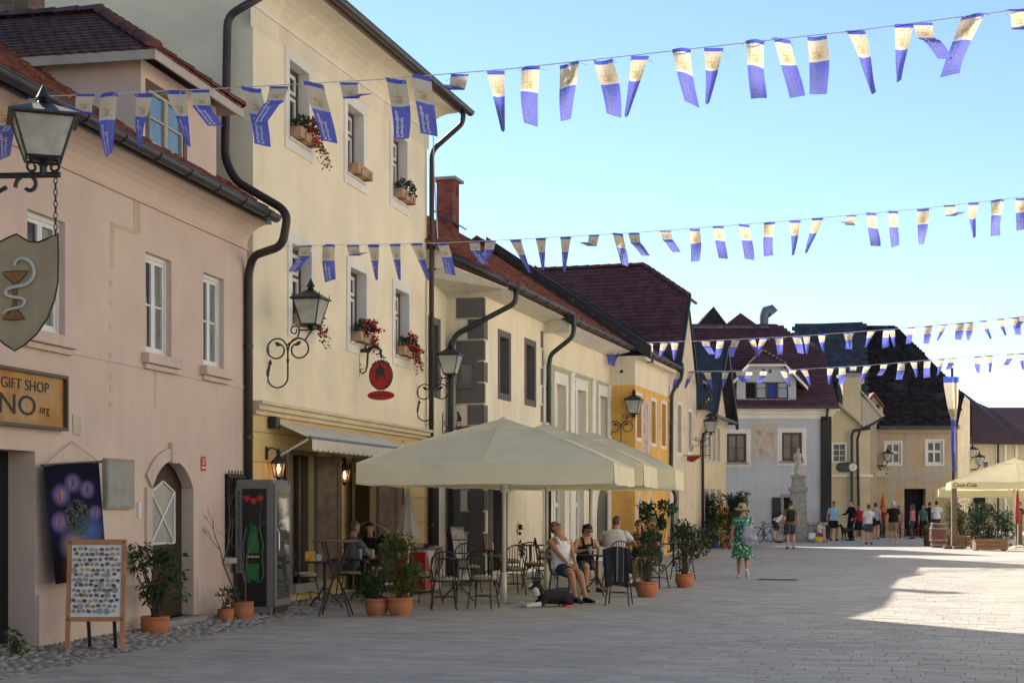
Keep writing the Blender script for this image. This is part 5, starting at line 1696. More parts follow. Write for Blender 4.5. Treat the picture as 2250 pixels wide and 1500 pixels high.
# ---- awning over the cafe door
AW = on_wall('awning', 'pale striped shop awning with a scalloped edge on the yellow house', 'awning', HY, 0, 0)
off = .62
ua0, za0 = HY.uz(676, 963, off); ua1, za1 = HY.uz(904, 985, off)
zb_ = 2.64
wu0, wu1 = HY.u(592), ua1 - .1
ztop = 2.90
canv = mat('grey_white_canvas', (.88, .81, .66), rough=.85, var=.06, bump=.1, streak=.25, trans=.35)
MB().prism([(wu0, -.05, ztop), (wu1, -.05, ztop), (ua1, -off, zb_), (wu0 + .12, -off, zb_)], (0, 0, -.006)).build('canvas', canv, AW)
MB().tube([(wu0 + .08, -off, zb_), (ua1 + .05, -off, zb_)], .03, 8).build('front_bar', mat('blue_grey_bar', (.14, .16, .20), rough=.4, metal=.3), AW)
MB().bev((wu0 - .1, -.16, ztop - .12), (wu0 + .06, -.01, ztop + .06), .02).build('roller_box', iron, AW)
MB().tube([(wu0, -.05, 2.3), (wu0 + .1, -off + .02, zb_ - .02)], .018, 6).build('folding_arm', mat('white_window_paint'), AW)
mb = MB()
ns = 22
for i in range(ns):
    a_, b_ = wu0 + .12 + (ua1 - wu0 - .12) * i / ns, wu0 + .12 + (ua1 - wu0 - .12) * (i + 1) / ns
    m_ = (a_ + b_) / 2
    mb.prism([(a_, -off - .032, zb_ - .02), (b_, -off - .032, zb_ - .02), (b_, -off - .032, zb_ - .16), (m_ + (b_ - a_) * .3, -off - .032, zb_ - .20), (m_ - (b_ - a_) * .3, -off - .032, zb_ - .20), (a_, -off - .032, zb_ - .16)], (0, .004, 0))
mb.build('valance', canv, AW)

# ---- lit coach lamps by the cafe doors
warmbulb = mat('lit_lamp_bulb', (.9, .5, .2), bump=0, emit=((1.0, .45, .12), 14))
clear = mat('clear_lamp_glass', (.5, .45, .38), rough=.08, bump=0, alpha=.25)
def coach_lamp(label, px, py):
    u, z = HY.uz(px, py)
    root = thing('coach_lamp', label, 'wall lamp', HY.world(u, 0, z), math.atan2(HY.n.y, HY.n.x), 'lit coach lamps by the cafe doors')
    MB().tube([(0, 0, .18), (.06, 0, .24), (.16, 0, .22), (.20, 0, .14)], .014, 6).build('arm', iron, root)
    MB().bev((-.01, -.05, .06), (.015, .05, .26), .008).build('wall_plate', iron, root)
    lantern(root, T(.20, 0, -.26) @ Matrix.Scale(.72, 4), .13, .075, .30, 6, clear, bulb=False, spikes=False)
    MB().lathe([(.004, -.12), (.02, -.08), (.026, -.05), (.012, 0.0), (.003, .02)], 8, T(.20, 0, -.03)).build('bulb', warmbulb, root, smooth=True)
coach_lamp('lit black coach lamp left of the cafe window above the bottle fridge', 585, 1018)
coach_lamp('lit black coach lamp between the two shuttered cafe doors', 733, 1033)
# menu blackboard on the wall
a, zt_ = HY.uz(727, 1070); b = HY.u(744); zb_ = HY.uz(727, 1158)[1]
MN = on_wall('menu_board', 'narrow chalk menu board between the shutters', 'menu board', HY, a, zb_)
MB().box((0, -.03, 0), (b - a, -.002, zt_ - zb_)).build('frame', old_wood, MN)
MB().box((.03, -.036, .04), (b - a - .03, -.03, zt_ - zb_ - .04)).build('slate', mat('chalkboard', (.03, .035, .035), rough=.8, var=.3, scale=14, col2=(.16, .16, .16), mix=(.55, .75), mscale=16), MN)
# small red and white plate under the cornice
u, z = HY.uz(884, 972)
PL2 = on_wall('notice_plate', 'tiny red and white plate under the cornice of the yellow house', 'plate', HY, u, z)
MB().box((-.07, -.012, -.12), (.07, -.001, .08)).build('plate', mat('white_print'), PL2)
MB().box((-.05, -.015, -.02), (.05, -.012, .06)).build('red_mark', mat('red_enamel'), PL2)
# iron grille and window beside the fridge
a, zt_ = HP.uz(492, 1040); b = HP.u(535); zb_ = HP.uz(492, 1222)[1]
GR = on_wall('window_grille', 'black iron grille over the low window behind the bare branches', 'grille', HP, a, zb_)
MB().box((.03, -.03, .0), (b - a, -.004, zt_ - zb_)).build('dark_window', dark_void, GR)
for i in range(7):
    MB().tube([(.04 + i * (b - a - .06) / 6, -.06, -.02), (.04 + i * (b - a - .06) / 6, -.06, zt_ - zb_ + .05)], .01, 5).build('bar', iron, GR)
for zz in (.1, zt_ - zb_ - .05):
    MB().box((.0, -.07, zz), (b - a, -.055, zz + .03)).build('rail', iron, GR)
MB().bev((-.05, -.12, -.1), (b - a + .05, -.002, -.02), .01).build('sill', pink_trim, GR)

# ---- red oval sign on its iron bracket
u, z = HY.uz(790, 790)
RS = thing('oval_sign', 'red oval hanging sign with a black rider above a small oval plate', 'sign', HY.world(u, 0, z), math.atan2(HY.n.y, HY.n.x))
ko = 26.95 / F
def rp(x, y): return ((x - 790) * ko * .93, (790 - y) * ko)
def rpt(x, y): q = rp(x, y); return (q[0], 0, q[1])
mb = MB()
mb.tube([rpt(788, 762), rpt(788, 830)], .02, 6)
mb.tube([rpt(788, 771), rpt(800, 770), rpt(812, 771), rpt(822, 763), rpt(833, 762), rpt(842, 770), rpt(845, 788)], [.03, .04, .05, .035, .03, .025, .02], 6)
mb.tube([rpt(811, 774), rpt(809, 805), rpt(805, 817), rpt(797, 821), rpt(791, 815), rpt(794, 810), rpt(799, 812)], [.02, .018, .016, .014, .012, .01, .008], 6)
for x in (805, 815, 826, 836, 843): mb.ball(rpt(x, 763 if x < 840 else 770), .025, 6, 4)
mb.tube([rpt(788, 803), rpt(793, 800)], .015, 5)
mb.build('bracket', iron, RS, smooth=40)
signred = mat('red_sign_paint', (.36, .012, .018), rough=.5, var=.15, bump=.05)
cx_, cz_ = rp(843.5, 826)
MB(T(cx_, 0, cz_)).prism([(.205 * math.cos(2 * math.pi * k_ / 28), -.02, (.24 if math.sin(2 * math.pi * k_ / 28) < 0 else .25) * math.sin(2 * math.pi * k_ / 28)) for k_ in range(28)], (0, .04, 0)).build('oval', signred, RS)
MB(T(cx_, 0, cz_)).tube([(.208 * math.cos(2 * math.pi * k_ / 28), 0, .245 * math.sin(2 * math.pi * k_ / 28)) for k_ in range(28)], .022, 6, closed=True).build('rim', iron, RS)
for k_ in range(7):
    a_ = R(50 + k_ * 13.5)
    MB(T(cx_, 0, cz_)).ball((.225 * math.cos(a_), 0, .27 * math.sin(a_)), .025, 6, 4).build('crest_bead', iron, RS)
hx = lambda x, y: (cx_ + (x - 740) / 10 * ko, -.026, cz_ + (790 - y) / 10 * ko)
rider = [(620, 640), (680, 620), (700, 560), (690, 545), (710, 525), (745, 535), (760, 590), (830, 640), (835, 720), (810, 765), (850, 790), (850, 850), (825, 855), (800, 800), (720, 795), (690, 820), (700, 870), (670, 900), (660, 880), (670, 830), (650, 830), (590, 910), (585, 900), (640, 810), (620, 770), (645, 720), (590, 715), (600, 690), (650, 690)]
MB().prism([hx(x, y) for x, y in rider], (0, .006, 0)).build('rider_silhouette', iron, RS)
c2x, c2z = rp(843.5, 870)
MB(T(c2x, 0, c2z)).prism([(.255 * math.cos(2 * math.pi * k_ / 28), -.015, .085 * math.sin(2 * math.pi * k_ / 28)) for k_ in range(28)], (0, .03, 0)).build('name_oval', signred, RS)
for x in (835.5, 850.5):
    MB().tube([rpt(x, 853), rpt(x, 862)], .008, 4).build('hanger', iron, RS)
# lettering of the lower plate is too worn to read in full; a dark script line
me = text_mesh('lettering', 'Lectarjev hram', .062, iron, .001, 'CENTER', shear=.3)
link('lettering', me, RS, T(c2x, -.019, c2z) @ STAND)

# ---- cat sign bracket below the second lamp
u, z = HY.uz(953, 935, 0)
CSg = thing('cat_sign', 'black iron hanging sign with a cat on its bracket', 'sign', HY.world(HY.W - .02, -.35, P(0, 938, 31.0).z), math.atan2(HY.n.y, HY.n.x))
ks = 31.2 / F
mb = MB()
def c_(x, y): return ((x - 953) * ks, 0, (938 - y) * ks)
mb.tube([c_(953, 905), c_(952, 975)], .012, 6); mb.tube([c_(953, 962), c_(958, 945), c_(967, 940), c_(1010, 938)], .011, 6); mb.tube([c_(956, 928), c_(960, 936), c_(968, 940)], .009, 5)
mb.tube(spiral((c_(958, 926)[0], c_(958, 926)[2]), .035, .01, 0, 5, 12), .008, 5); mb.tube(spiral((c_(1012, 934)[0], c_(1012, 934)[2]), .035, .01, 0, -5, 12), .008, 5); mb.tube(spiral((c_(958, 957)[0], c_(958, 957)[2]), .035, .01, 0, -5, 12), .008, 5)
mb.tube(spiral((c_(989, 932)[0], c_(989, 932)[2]), .05, .048, 0, 6.28, 14), .008, 5)
mb.tube([c_(977, 940), c_(975, 955)], .006, 4); mb.tube([c_(1003, 940), c_(1003, 952)], .006, 4)
mb.build('bracket', iron, CSg)
MB().prism([c_(*p) for p in ((983, 924), (986, 919), (986, 908), (984, 905), (984, 902), (987, 904), (988, 901), (990, 904), (992, 910), (995, 914), (996, 924))], (0, .012, 0)).build('cat', iron, CSg)
MB().prism([c_(*p) for p in ((967, 962), (971, 955), (975, 953), (979, 957), (984, 957), (989, 954), (1012, 953), (1015, 964), (1012, 972), (970, 968))], (0, .03, 0)).build('board', iron, CSg)

# ---- drinks fridge
FR = thing('drinks_fridge', 'tall grey drinks fridge printed with a green bottle and red hearts', 'fridge', (-3.44, 21.62, .045), HP.ang)
fg = mat('fridge_grey', (.17, .165, .155), rough=.45, var=.08, bump=.03)
fblk = mat('fridge_black_print', (.012, .013, .014), rough=.4, var=.2)
FW, FD, FH = .70, .57, 1.93
mb = MB(); mb.bev((0, .02, .0), (FW, FD, FH), .015)
mb.build('cabinet', fg, FR)
MB().box((-.006, .10, .10), (-.001, FD - .02, FH - .13)).build('side_print', fblk, FR)
MB().box((-.012, .0, .08), (0, .08, FH - .02)).build('edge_trim', fg, FR)
for k_ in range(34):
    MB().box((-.010, FD - .075, .62 + k_ * .034), (-.0062, FD - .03, .62 + k_ * .034 + .016)).build('vent_slot', iron, FR)
MB().box((-.008, FD - .10, .58), (-.004, FD, FH - .1)).build('vent_panel', fg, FR)
hm = mat('red_heart_print', (.5, .02, .025), rough=.5, bump=0)
def heart(cy, cz, s):
    pts = []
    for k_ in range(24):
        t_ = 2 * math.pi * k_ / 24
        pts.append((-.010, cy - s * .9 * math.sin(t_) ** 3, cz + s * (.8125 * math.cos(t_) - .3125 * math.cos(2 * t_) - .125 * math.cos(3 * t_) - .0625 * math.cos(4 * t_))))
    MB().prism(pts, (.003, 0, 0)).build('printed_heart', hm, FR)
heart(.40, 1.66, .055); heart(.295, 1.62, .058); heart(.19, 1.66, .052)
bott = [(.05, 1.30), (.055, 1.26), (.042, 1.245), (.05, 1.18), (.08, 1.05), (.09, .95), (.09, .87)]
gm = mat('printed_green_bottle', (.02, .14, .035), rough=.4, var=.3, scale=5, bump=0)
def bottle_part(prof, name, m, x=-.010):
    MB().prism([(x, .30 - w_, z_) for w_, z_ in prof] + [(x, .30 + w_, z_) for w_, z_ in prof[::-1]], (.003, 0, 0)).build(name, m, FR)
bottle_part(bott, 'printed_bottle', gm)
bottle_part([(.09, .868), (.09, .72)], 'printed_label', mat('dark_label_print', (.015, .02, .018), bump=0))
bottle_part([(.09, .718), (.085, .6), (.09, .50), (.08, .47)], 'printed_bottle', gm)
bottle_part([(.052, 1.33), (.056, 1.262)], 'printed_cap', mat('cap_green', (.008, .05, .02), bump=0))
me = text_mesh('lettering', 'Radenska', .05, mat('white_print'), .001, 'CENTER', shear=.25)
link('lettering', me, FR, T(-.0115, .30, .82) @ Rz(R(-90)) @ STAND)
heart(.30, .76, .028)
# wet splash lines around the printed bottle
for s_ in (-1, 1):
    MB().tube([(-.0095, .30 + s_ * p[0], p[1]) for p in ((.10, 1.24), (.13, 1.1), (.155, .98), (.14, .86), (.15, .7), (.16, .56), (.13, .47), (.05, .45))], .006, 4).build('printed_splash', mat('pale_splash', (.16, .2, .19), bump=0), FR)
MB().bev((.03, -.03, .10), (FW - .02, .018, FH - .06), .01).build('door', fg, FR)
MB().box((.09, -.036, .2), (FW - .08, -.030, FH - .16)).build('door_glass', mat('fridge_glass', (.05, .055, .05), rough=.03, bump=0, spec=.9), FR)
MB().tube([(.075, -.03, .85), (.075, -.065, .92), (.075, -.065, 1.15), (.075, -.03, 1.22)], .012, 6).build('door_handle', mat('chrome', (.5, .5, .5), rough=.2, metal=1, bump=0), FR)
MB().box((.05, .0, .005), (FW - .05, .02, .09)).build('kick_plate', iron, FR)

# ---- easel with souvenir magnets
c = P(208, 1300, 16.2); c.z = .05
EA = thing('magnet_easel', 'wooden easel board covered with souvenir magnets', 'easel', (c.x, c.y, .05), R(4))
ewood = mat('easel_pine', (.42, .19, .085), rough=.6, var=.2, scale=6, bump=.15)
kz = c.y / F
tilt = Rx(R(-7))
for s_ in (-1, 1):
    MB(tilt).box((s_ * .29 - .024, -.02, 0), (s_ * .29 + .024, .02, 1.19)).build('leg', ewood, EA)
    MB(T(0, .165, 1.06) @ Rx(R(14))).box((s_ * .14 - .018, -.015, -1.12), (s_ * .14 + .018, .015, 0)).build('rear_leg', iron if s_ > 0 else iron, EA)
MB(tilt).box((-.266, -.018, 1.13), (.266, .018, 1.19)).build('rail', ewood, EA)
MB(tilt).box((-.266, -.018, .30), (.266, .018, .35)).build('rail', ewood, EA)
MB(tilt).box((-.266, -.006, .35), (.266, .012, 1.13)).build('white_board', mat('white_magnet_board', (.66, .68, .70), rough=.35, var=.03, bump=0), EA)
rng = random.Random(9)
mcols = [mat('magnet_%d' % i, c_, rough=.6, var=.35, scale=60, bump=.1) for i, c_ in enumerate([(.20, .08, .04), (.42, .22, .09), (.10, .05, .03), (.30, .29, .26), (.5, .3, .12), (.16, .10, .07), (.32, .24, .16)])]
rowz = 1.085
ri = 0
while rowz > .38:
    x = -.235 + (ri % 2) * .02
    while x < .24:
        kind = rng.random()
        m_ = rng.choice(mcols)
        q = MB(tilt @ T(x, -.008, rowz + rng.uniform(-.008, .008)) @ Ry(rng.uniform(-.35, .35)))
        if kind < .12:
            r_ = .033; q.prism([(r_ * math.cos(k_ * math.pi / 8), 0, r_ * math.sin(k_ * math.pi / 8)) for k_ in range(16)], (0, -.008, 0)); m_ = mcols[3]
        elif kind < .4:
            q.box((-.022, -.012, -.017), (.022, 0, .017))
        elif kind < .7:
            pts = [((.022 if k_ % 2 else .014) * math.cos(k_ * math.pi / 5), 0, (.022 if k_ % 2 else .014) * math.sin(k_ * math.pi / 5)) for k_ in range(10)]
            q.prism(pts, (0, -.01, 0))
        else:
            q.prism([(-.022, 0, -.012), (.016, 0, -.016), (.025, 0, .004), (.008, 0, .016), (-.012, 0, .018)], (0, -.011, 0))
        q.build('magnet', m_, EA)
        x += rng.uniform(.05, .062) + (.02 if kind < .12 else 0)
    rowz -= .056
    ri += 1
for s_ in (-1, 1):
    for zz in (1.16, .325):
        MB(tilt @ T(s_ * .285, -.022, zz)).lathe([(.018, 0), (.012, .008)], 10, Rx(R(90))).build('corner_knob', mat('green_knob', (.12, .16, .08)), EA)
# ================================================================ strings of festival flags across the street
fm_ = bpy.data.materials.new('festival_flag_print'); fm_.use_nodes = True
N, L = fm_.node_tree.nodes, fm_.node_tree.links
bs = N['Principled BSDF']; bs.inputs['Roughness'].default_value = .55
tcn = N.new('ShaderNodeTexCoord')
sep = N.new('ShaderNodeSeparateXYZ'); L.new(tcn.outputs['UV'], sep.inputs[0])
def fnode(t, **kw):
    n = N.new(t)
    for k_, v_ in kw.items(): setattr(n, k_, v_)
    return n
def fmix(f, a_, b_):
    x = N.new('ShaderNodeMixRGB')
    for i_, v_ in ((0, f), (1, a_), (2, b_)):
        if hasattr(v_, 'links'): L.new(v_, x.inputs[i_])
        elif isinstance(v_, float): x.inputs[i_].default_value = v_
        else: x.inputs[i_].default_value = (*v_, 1)
    return x.outputs[0]
def fcmp(op, val):
    m = N.new('ShaderNodeMath'); m.operation = op; L.new(sep.outputs[1], m.inputs[0]); m.inputs[1].default_value = val
    return m.outputs[0]
def fdist(cx_, cy_, sx, sy):
    mp = N.new('ShaderNodeMapping'); mp.inputs['Location'].default_value = (-cx_ / sx, -cy_ / sy, 0); mp.inputs['Scale'].default_value = (1 / sx, 1 / sy, 0)
    L.new(tcn.outputs['UV'], mp.inputs[0])
    v_ = N.new('ShaderNodeVectorMath'); v_.operation = 'LENGTH'; L.new(mp.outputs[0], v_.inputs[0])
    r_ = N.new('ShaderNodeMapRange'); r_.inputs[1].default_value = .6; r_.inputs[2].default_value = 1.1; r_.inputs[3].default_value = 1; r_.inputs[4].default_value = 0
    L.new(v_.outputs['Value'], r_.inputs[0])
    return r_.outputs[0]
n1 = N.new('ShaderNodeTexNoise'); n1.inputs['Scale'].default_value = 7; n1.inputs['Detail'].default_value = 4; L.new(tcn.outputs['UV'], n1.inputs['Vector'])
gold = fmix(n1.outputs['Fac'], (.32, .20, .06), (.92, .82, .60))
gold = fmix(fdist(.5, .32, .45, .15), fmix(1.0, gold, (.62, .55, .42)), gold)
for cx_, cy_, sx, sy in ((.45, .28, .3, .012), (.52, .33, .10, .03), (.5, .37, .24, .012)):
    gold = fmix(fdist(cx_, cy_, sx, sy), gold, (.42, .31, .16))
blue = fmix(n1.outputs['Fac'], (.085, .14, .56), (.19, .17, .58))
col = fmix(fcmp('GREATER_THAN', .445), gold, blue)
white_band = N.new('ShaderNodeMath'); white_band.operation = 'MULTIPLY'
L.new(fcmp('GREATER_THAN', .405), white_band.inputs[0]); L.new(fcmp('LESS_THAN', .445), white_band.inputs[1])
col = fmix(white_band.outputs[0], col, (.62, .58, .56))
col = fmix(fcmp('LESS_THAN', .07), col, (.07, .10, .5))
L.new(col, bs.inputs['Base Color'])
tr = N.new('ShaderNodeBsdfTranslucent'); L.new(col, tr.inputs['Color'])
ms = N.new('ShaderNodeMixShader'); ms.inputs[0].default_value = .5
L.new(bs.outputs[0], ms.inputs[1]); L.new(tr.outputs[0], ms.inputs[2]); L.new(ms.outputs[0], N['Material Output'].inputs[0])
cordm = mat('thin_white_cord', (.5, .5, .46), rough=.8, bump=0)
flag_text = text_mesh('lettering', 'Festival\nRadovljica', .1, mat('flag_white_print', (.72, .72, .74), bump=0, trans=.4), 0.0, 'LEFT', weight=.0035)
_xs = [v.co.x for v in flag_text.vertices]; _ys = [v.co.y for v in flag_text.vertices]
TX0, TX1, TY0, TY1 = min(_xs), max(_xs), min(_ys), max(_ys)

def flag_surface(kind, w, L_, lean, rng):
    ph = rng.uniform(0, 6)
    amp = rng.uniform(.02, .06)
    sgn = rng.choice((-1, 1))
    tw = rng.choice((0, 0, .1, .22))
    cur = rng.uniform(-.06, .06)
    tws = rng.uniform(-.8, .8)
    def full(s, t):
        x = (s - .5) * w * (1 - (.06 + tw) * t) + lean * t * L_ + .02 * math.sin(ph + 3 * t)
        y = amp * math.sin(ph + 4 * t + 2 * s) + amp * .8 * math.sin(3.1 * s + ph)
        a_ = tws * t * t
        x, y = x * math.cos(a_), y + (s - .5) * w * math.sin(a_)
        return Vector((x, y, -L_ * t * (1 - .12 * abs(lean)) + cur * (s - .5) * t))
    def taper(s, t):
        # folded lengthwise, running to a narrow foot
        k_ = 1 - .78 * t
        x = (s - .5) * w * k_ + (lean + .12 * sgn) * t * L_
        y = .5 * w * t * math.sin(math.pi * s) + amp * math.sin(ph + 5 * t)
        return Vector((x, y, -L_ * t * .97))
    def fold(s, t):
        # blown back up over the string and hanging askew
        tt = t if t < .5 else .5
        x = (s - .5) * w * (1 - .25 * t) + sgn * (.10 * L_ * tt)
        z = -L_ * tt * .62
        y = .04 * math.sin(ph + 6 * t)
        if t > .5:
            q = t - .5
            x += sgn * q * L_ * .55
            z += -q * L_ * (.75 if lean > 0 else -.15)
            y -= .05 + q * .1
        return Vector((x, y, z))
    return {'full': full, 'taper': taper, 'fold': fold}[kind]

def bunting(label, pts, flags, w, L_, letter, seed, nt=10):
    """pts: world points of the cord; flags: (fraction along the cord in X, kind, lean)"""
    rng = random.Random(seed)
    o0 = pts[0]
    root = thing('bunting', label, 'bunting', o0, 0, 'strings of festival flags')
    mb = MB()
    dense = []
    for a, b in zip(pts, pts[1:]):
        for i in range(6):
            dense.append(a + (b - a) * (i / 6) - o0)
    dense.append(pts[-1] - o0)
    mb.tube(dense, .0055 if letter else .009, 5)
    mb.build('cord', cordm, root)
    def at_px(px):
        for a, b in zip(pts, pts[1:]):
            xa, xb = CX + a.x / a.y * F, CX + b.x / b.y * F
            if xa <= px <= xb:
                t_ = (px - xa) / (xb - xa)
                t_ = t_ * a.y / (b.y + (a.y - b.y) * t_) if abs(a.y - b.y) > 1e-6 else t_
                return a + (b - a) * t_
        return pts[-1]
    for px, kind, lean in flags:
        c = at_px(px) - o0
        fn = flag_surface(kind, w * rng.uniform(.94, 1.05), L_ * rng.uniform(.94, 1.05), lean, rng)
        mb = MB()
        ns = 5
        for j in range(nt):
            for i in range(ns):
                q = [(i / ns, j / nt), ((i + 1) / ns, j / nt), ((i + 1) / ns, (j + 1) / nt), (i / ns, (j + 1) / nt)]
                mb.poly([c + fn(*p) for p in q], uv=q)
        fo = mb.build('flag', fm_, root, smooth='all')
        for s_ in (0, 1):
            tie = MB()
            e_ = c + fn(s_, 0)
            tie.tube([e_, e_ + Vector((rng.uniform(-.05, .05), -.02, -rng.uniform(.01, .05))), e_ + Vector((rng.uniform(-.09, .09), -.03, -rng.uniform(.03, .09)))], .003 if letter else .006, 4)
            tie.build('tie', cordm, fo)
        if letter:
            me = flag_text.copy()
            for v in me.vertices:
                tt = 1.0 - .03 - (v.co.x - TX0) / (TX1 - TX0) * .46
                ss = .10 + (v.co.y - TY0) / (TY1 - TY0) * .52
                v.co = c + fn(ss, tt) + Vector((0, -.006, 0))
            link('lettering', me, fo)
    return root
S1 = [P(-60, 217, 15.4), P(150, 210, 15.45), P(480, 195, 15.5), P(820, 176, 15.5), P(1120, 152, 15.5), P(1500, 110, 15.5), P(1880, 68, 15.4), P(2140, 34, 15.3), P(2330, 10, 15.2)]
A_, B_ = 'full', 'taper'
C_ = 'fold'
F1 = [(8, A_, .0), (62, C_, 1), (190, C_, -1), (240, A_, .0), (313, B_, .08), (385, B_, .12), (437, C_, 1), (553, A_, .17), (612, C_, 1), (693, A_, .22), (765, C_, -1), (872, A_, .08), (931, A_, .06),
      (1010, C_, -1), (1089, B_, .0), (1165, A_, .03), (1247, A_, .0), (1322, A_, .25), (1408, B_, -.35), (1497, A_, .22), (1570, B_, .0), (1660, A_, .08), (1722, A_, .2), (1793, A_, .05), (1879, B_, .2), (1985, B_, .05), (2030, C_, 1), (2135, A_, -.33), (2235, C_, -1)]
bunting('nearest string of blue and gold festival flags crossing the top of the picture', S1, F1, .195, .61, True, 5, 12)
S2 = [HY.world(HY.u(612), -.02, HY.uz(612, 540)[1]), P(760, 538, 24.6), P(960, 534, 25.8), P(1120, 527, 26.4), P(1400, 511, 26.4), P(1700, 488, 26.4), P(2000, 461, 26.4), P(2330, 424, 26.4)]
F2 = [(672, C_, 1), (724, A_, .02), (775, C_, -1), (820, B_, .22), (868, B_, .0), (915, B_, .2), (970, A_, .3), (1042, C_, 1), (1078, C_, 1), (1132, B_, .3), (1188, B_, .2), (1243, B_, .08), (1305, C_, -1), (1360, A_, .2), (1393, C_, 1), (1463, C_, 1),
      (1526, A_, .02), (1580, A_, .12), (1637, A_, .1), (1690, A_, .0), (1748, B_, .05), (1797, B_, -.2), (1872, C_, -1), (1916, A_, .12), (1965, A_, .0), (2026, A_, .0), (2085, C_, -1), (2138, B_, -.1), (2190, A_, .0), (2244, A_, .0)]
bunting('second string of festival flags at the height of the cream house eaves', S2, F2, .195, .60, True, 6, 10)
rng = random.Random(77)
S3 = [P(1285, 768, 43.0), P(1360, 754, 44), P(1560, 748, 47), P(1760, 738, 50), P(1970, 722, 52), P(2150, 706, 52), P(2330, 686, 52)]
F3 = [(x + rng.uniform(-6, 6), rng.choice((A_, B_, C_, B_)), rng.choice((-1, 1)) * rng.uniform(.0, .35)) for x in [1300, 1333, 1362, 1425, 1455, 1478, 1555, 1588, 1612, 1645, 1684, 1707, 1745, 1777, 1805, 1855, 1865, 1915, 1945, 1963, 2002, 2043, 2073, 2103, 2133, 2165, 2197, 2228, 2246]]
bunting('third, distant string of small festival flags above the white house roof', S3, F3, .25, .60, False, 7, 7)
S4 = [P(1425, 818, 49.0), P(1500, 816, 50), P(1700, 814, 52), P(1900, 803, 54), P(2060, 789, 54), P(2330, 770, 54)]
F4 = [(x + rng.uniform(-6, 6), rng.choice((A_, B_, C_, B_)), rng.choice((-1, 1)) * rng.uniform(.0, .35)) for x in [1448, 1490, 1525, 1557, 1595, 1622, 1642, 1675, 1716, 1745, 1770, 1822, 1847, 1880, 1904, 1945, 1978, 2004, 2037, 2074, 2090, 2145, 2168, 2220, 2247]]
bunting('farthest and lowest string of small festival flags across the dormer', S4, F4, .25, .60, False, 8, 7)
# hanging cord from the string down the yellow house
o = MB().tube([P(952, 300, 30.6), P(954, 380, 30.6), P(958, 460, 30.6), P(962, 525, 30.5)], .012, 5).build('loose_cord', cordm)
tag(o, 'loose white cord hanging past the brick chimney', 'cord')
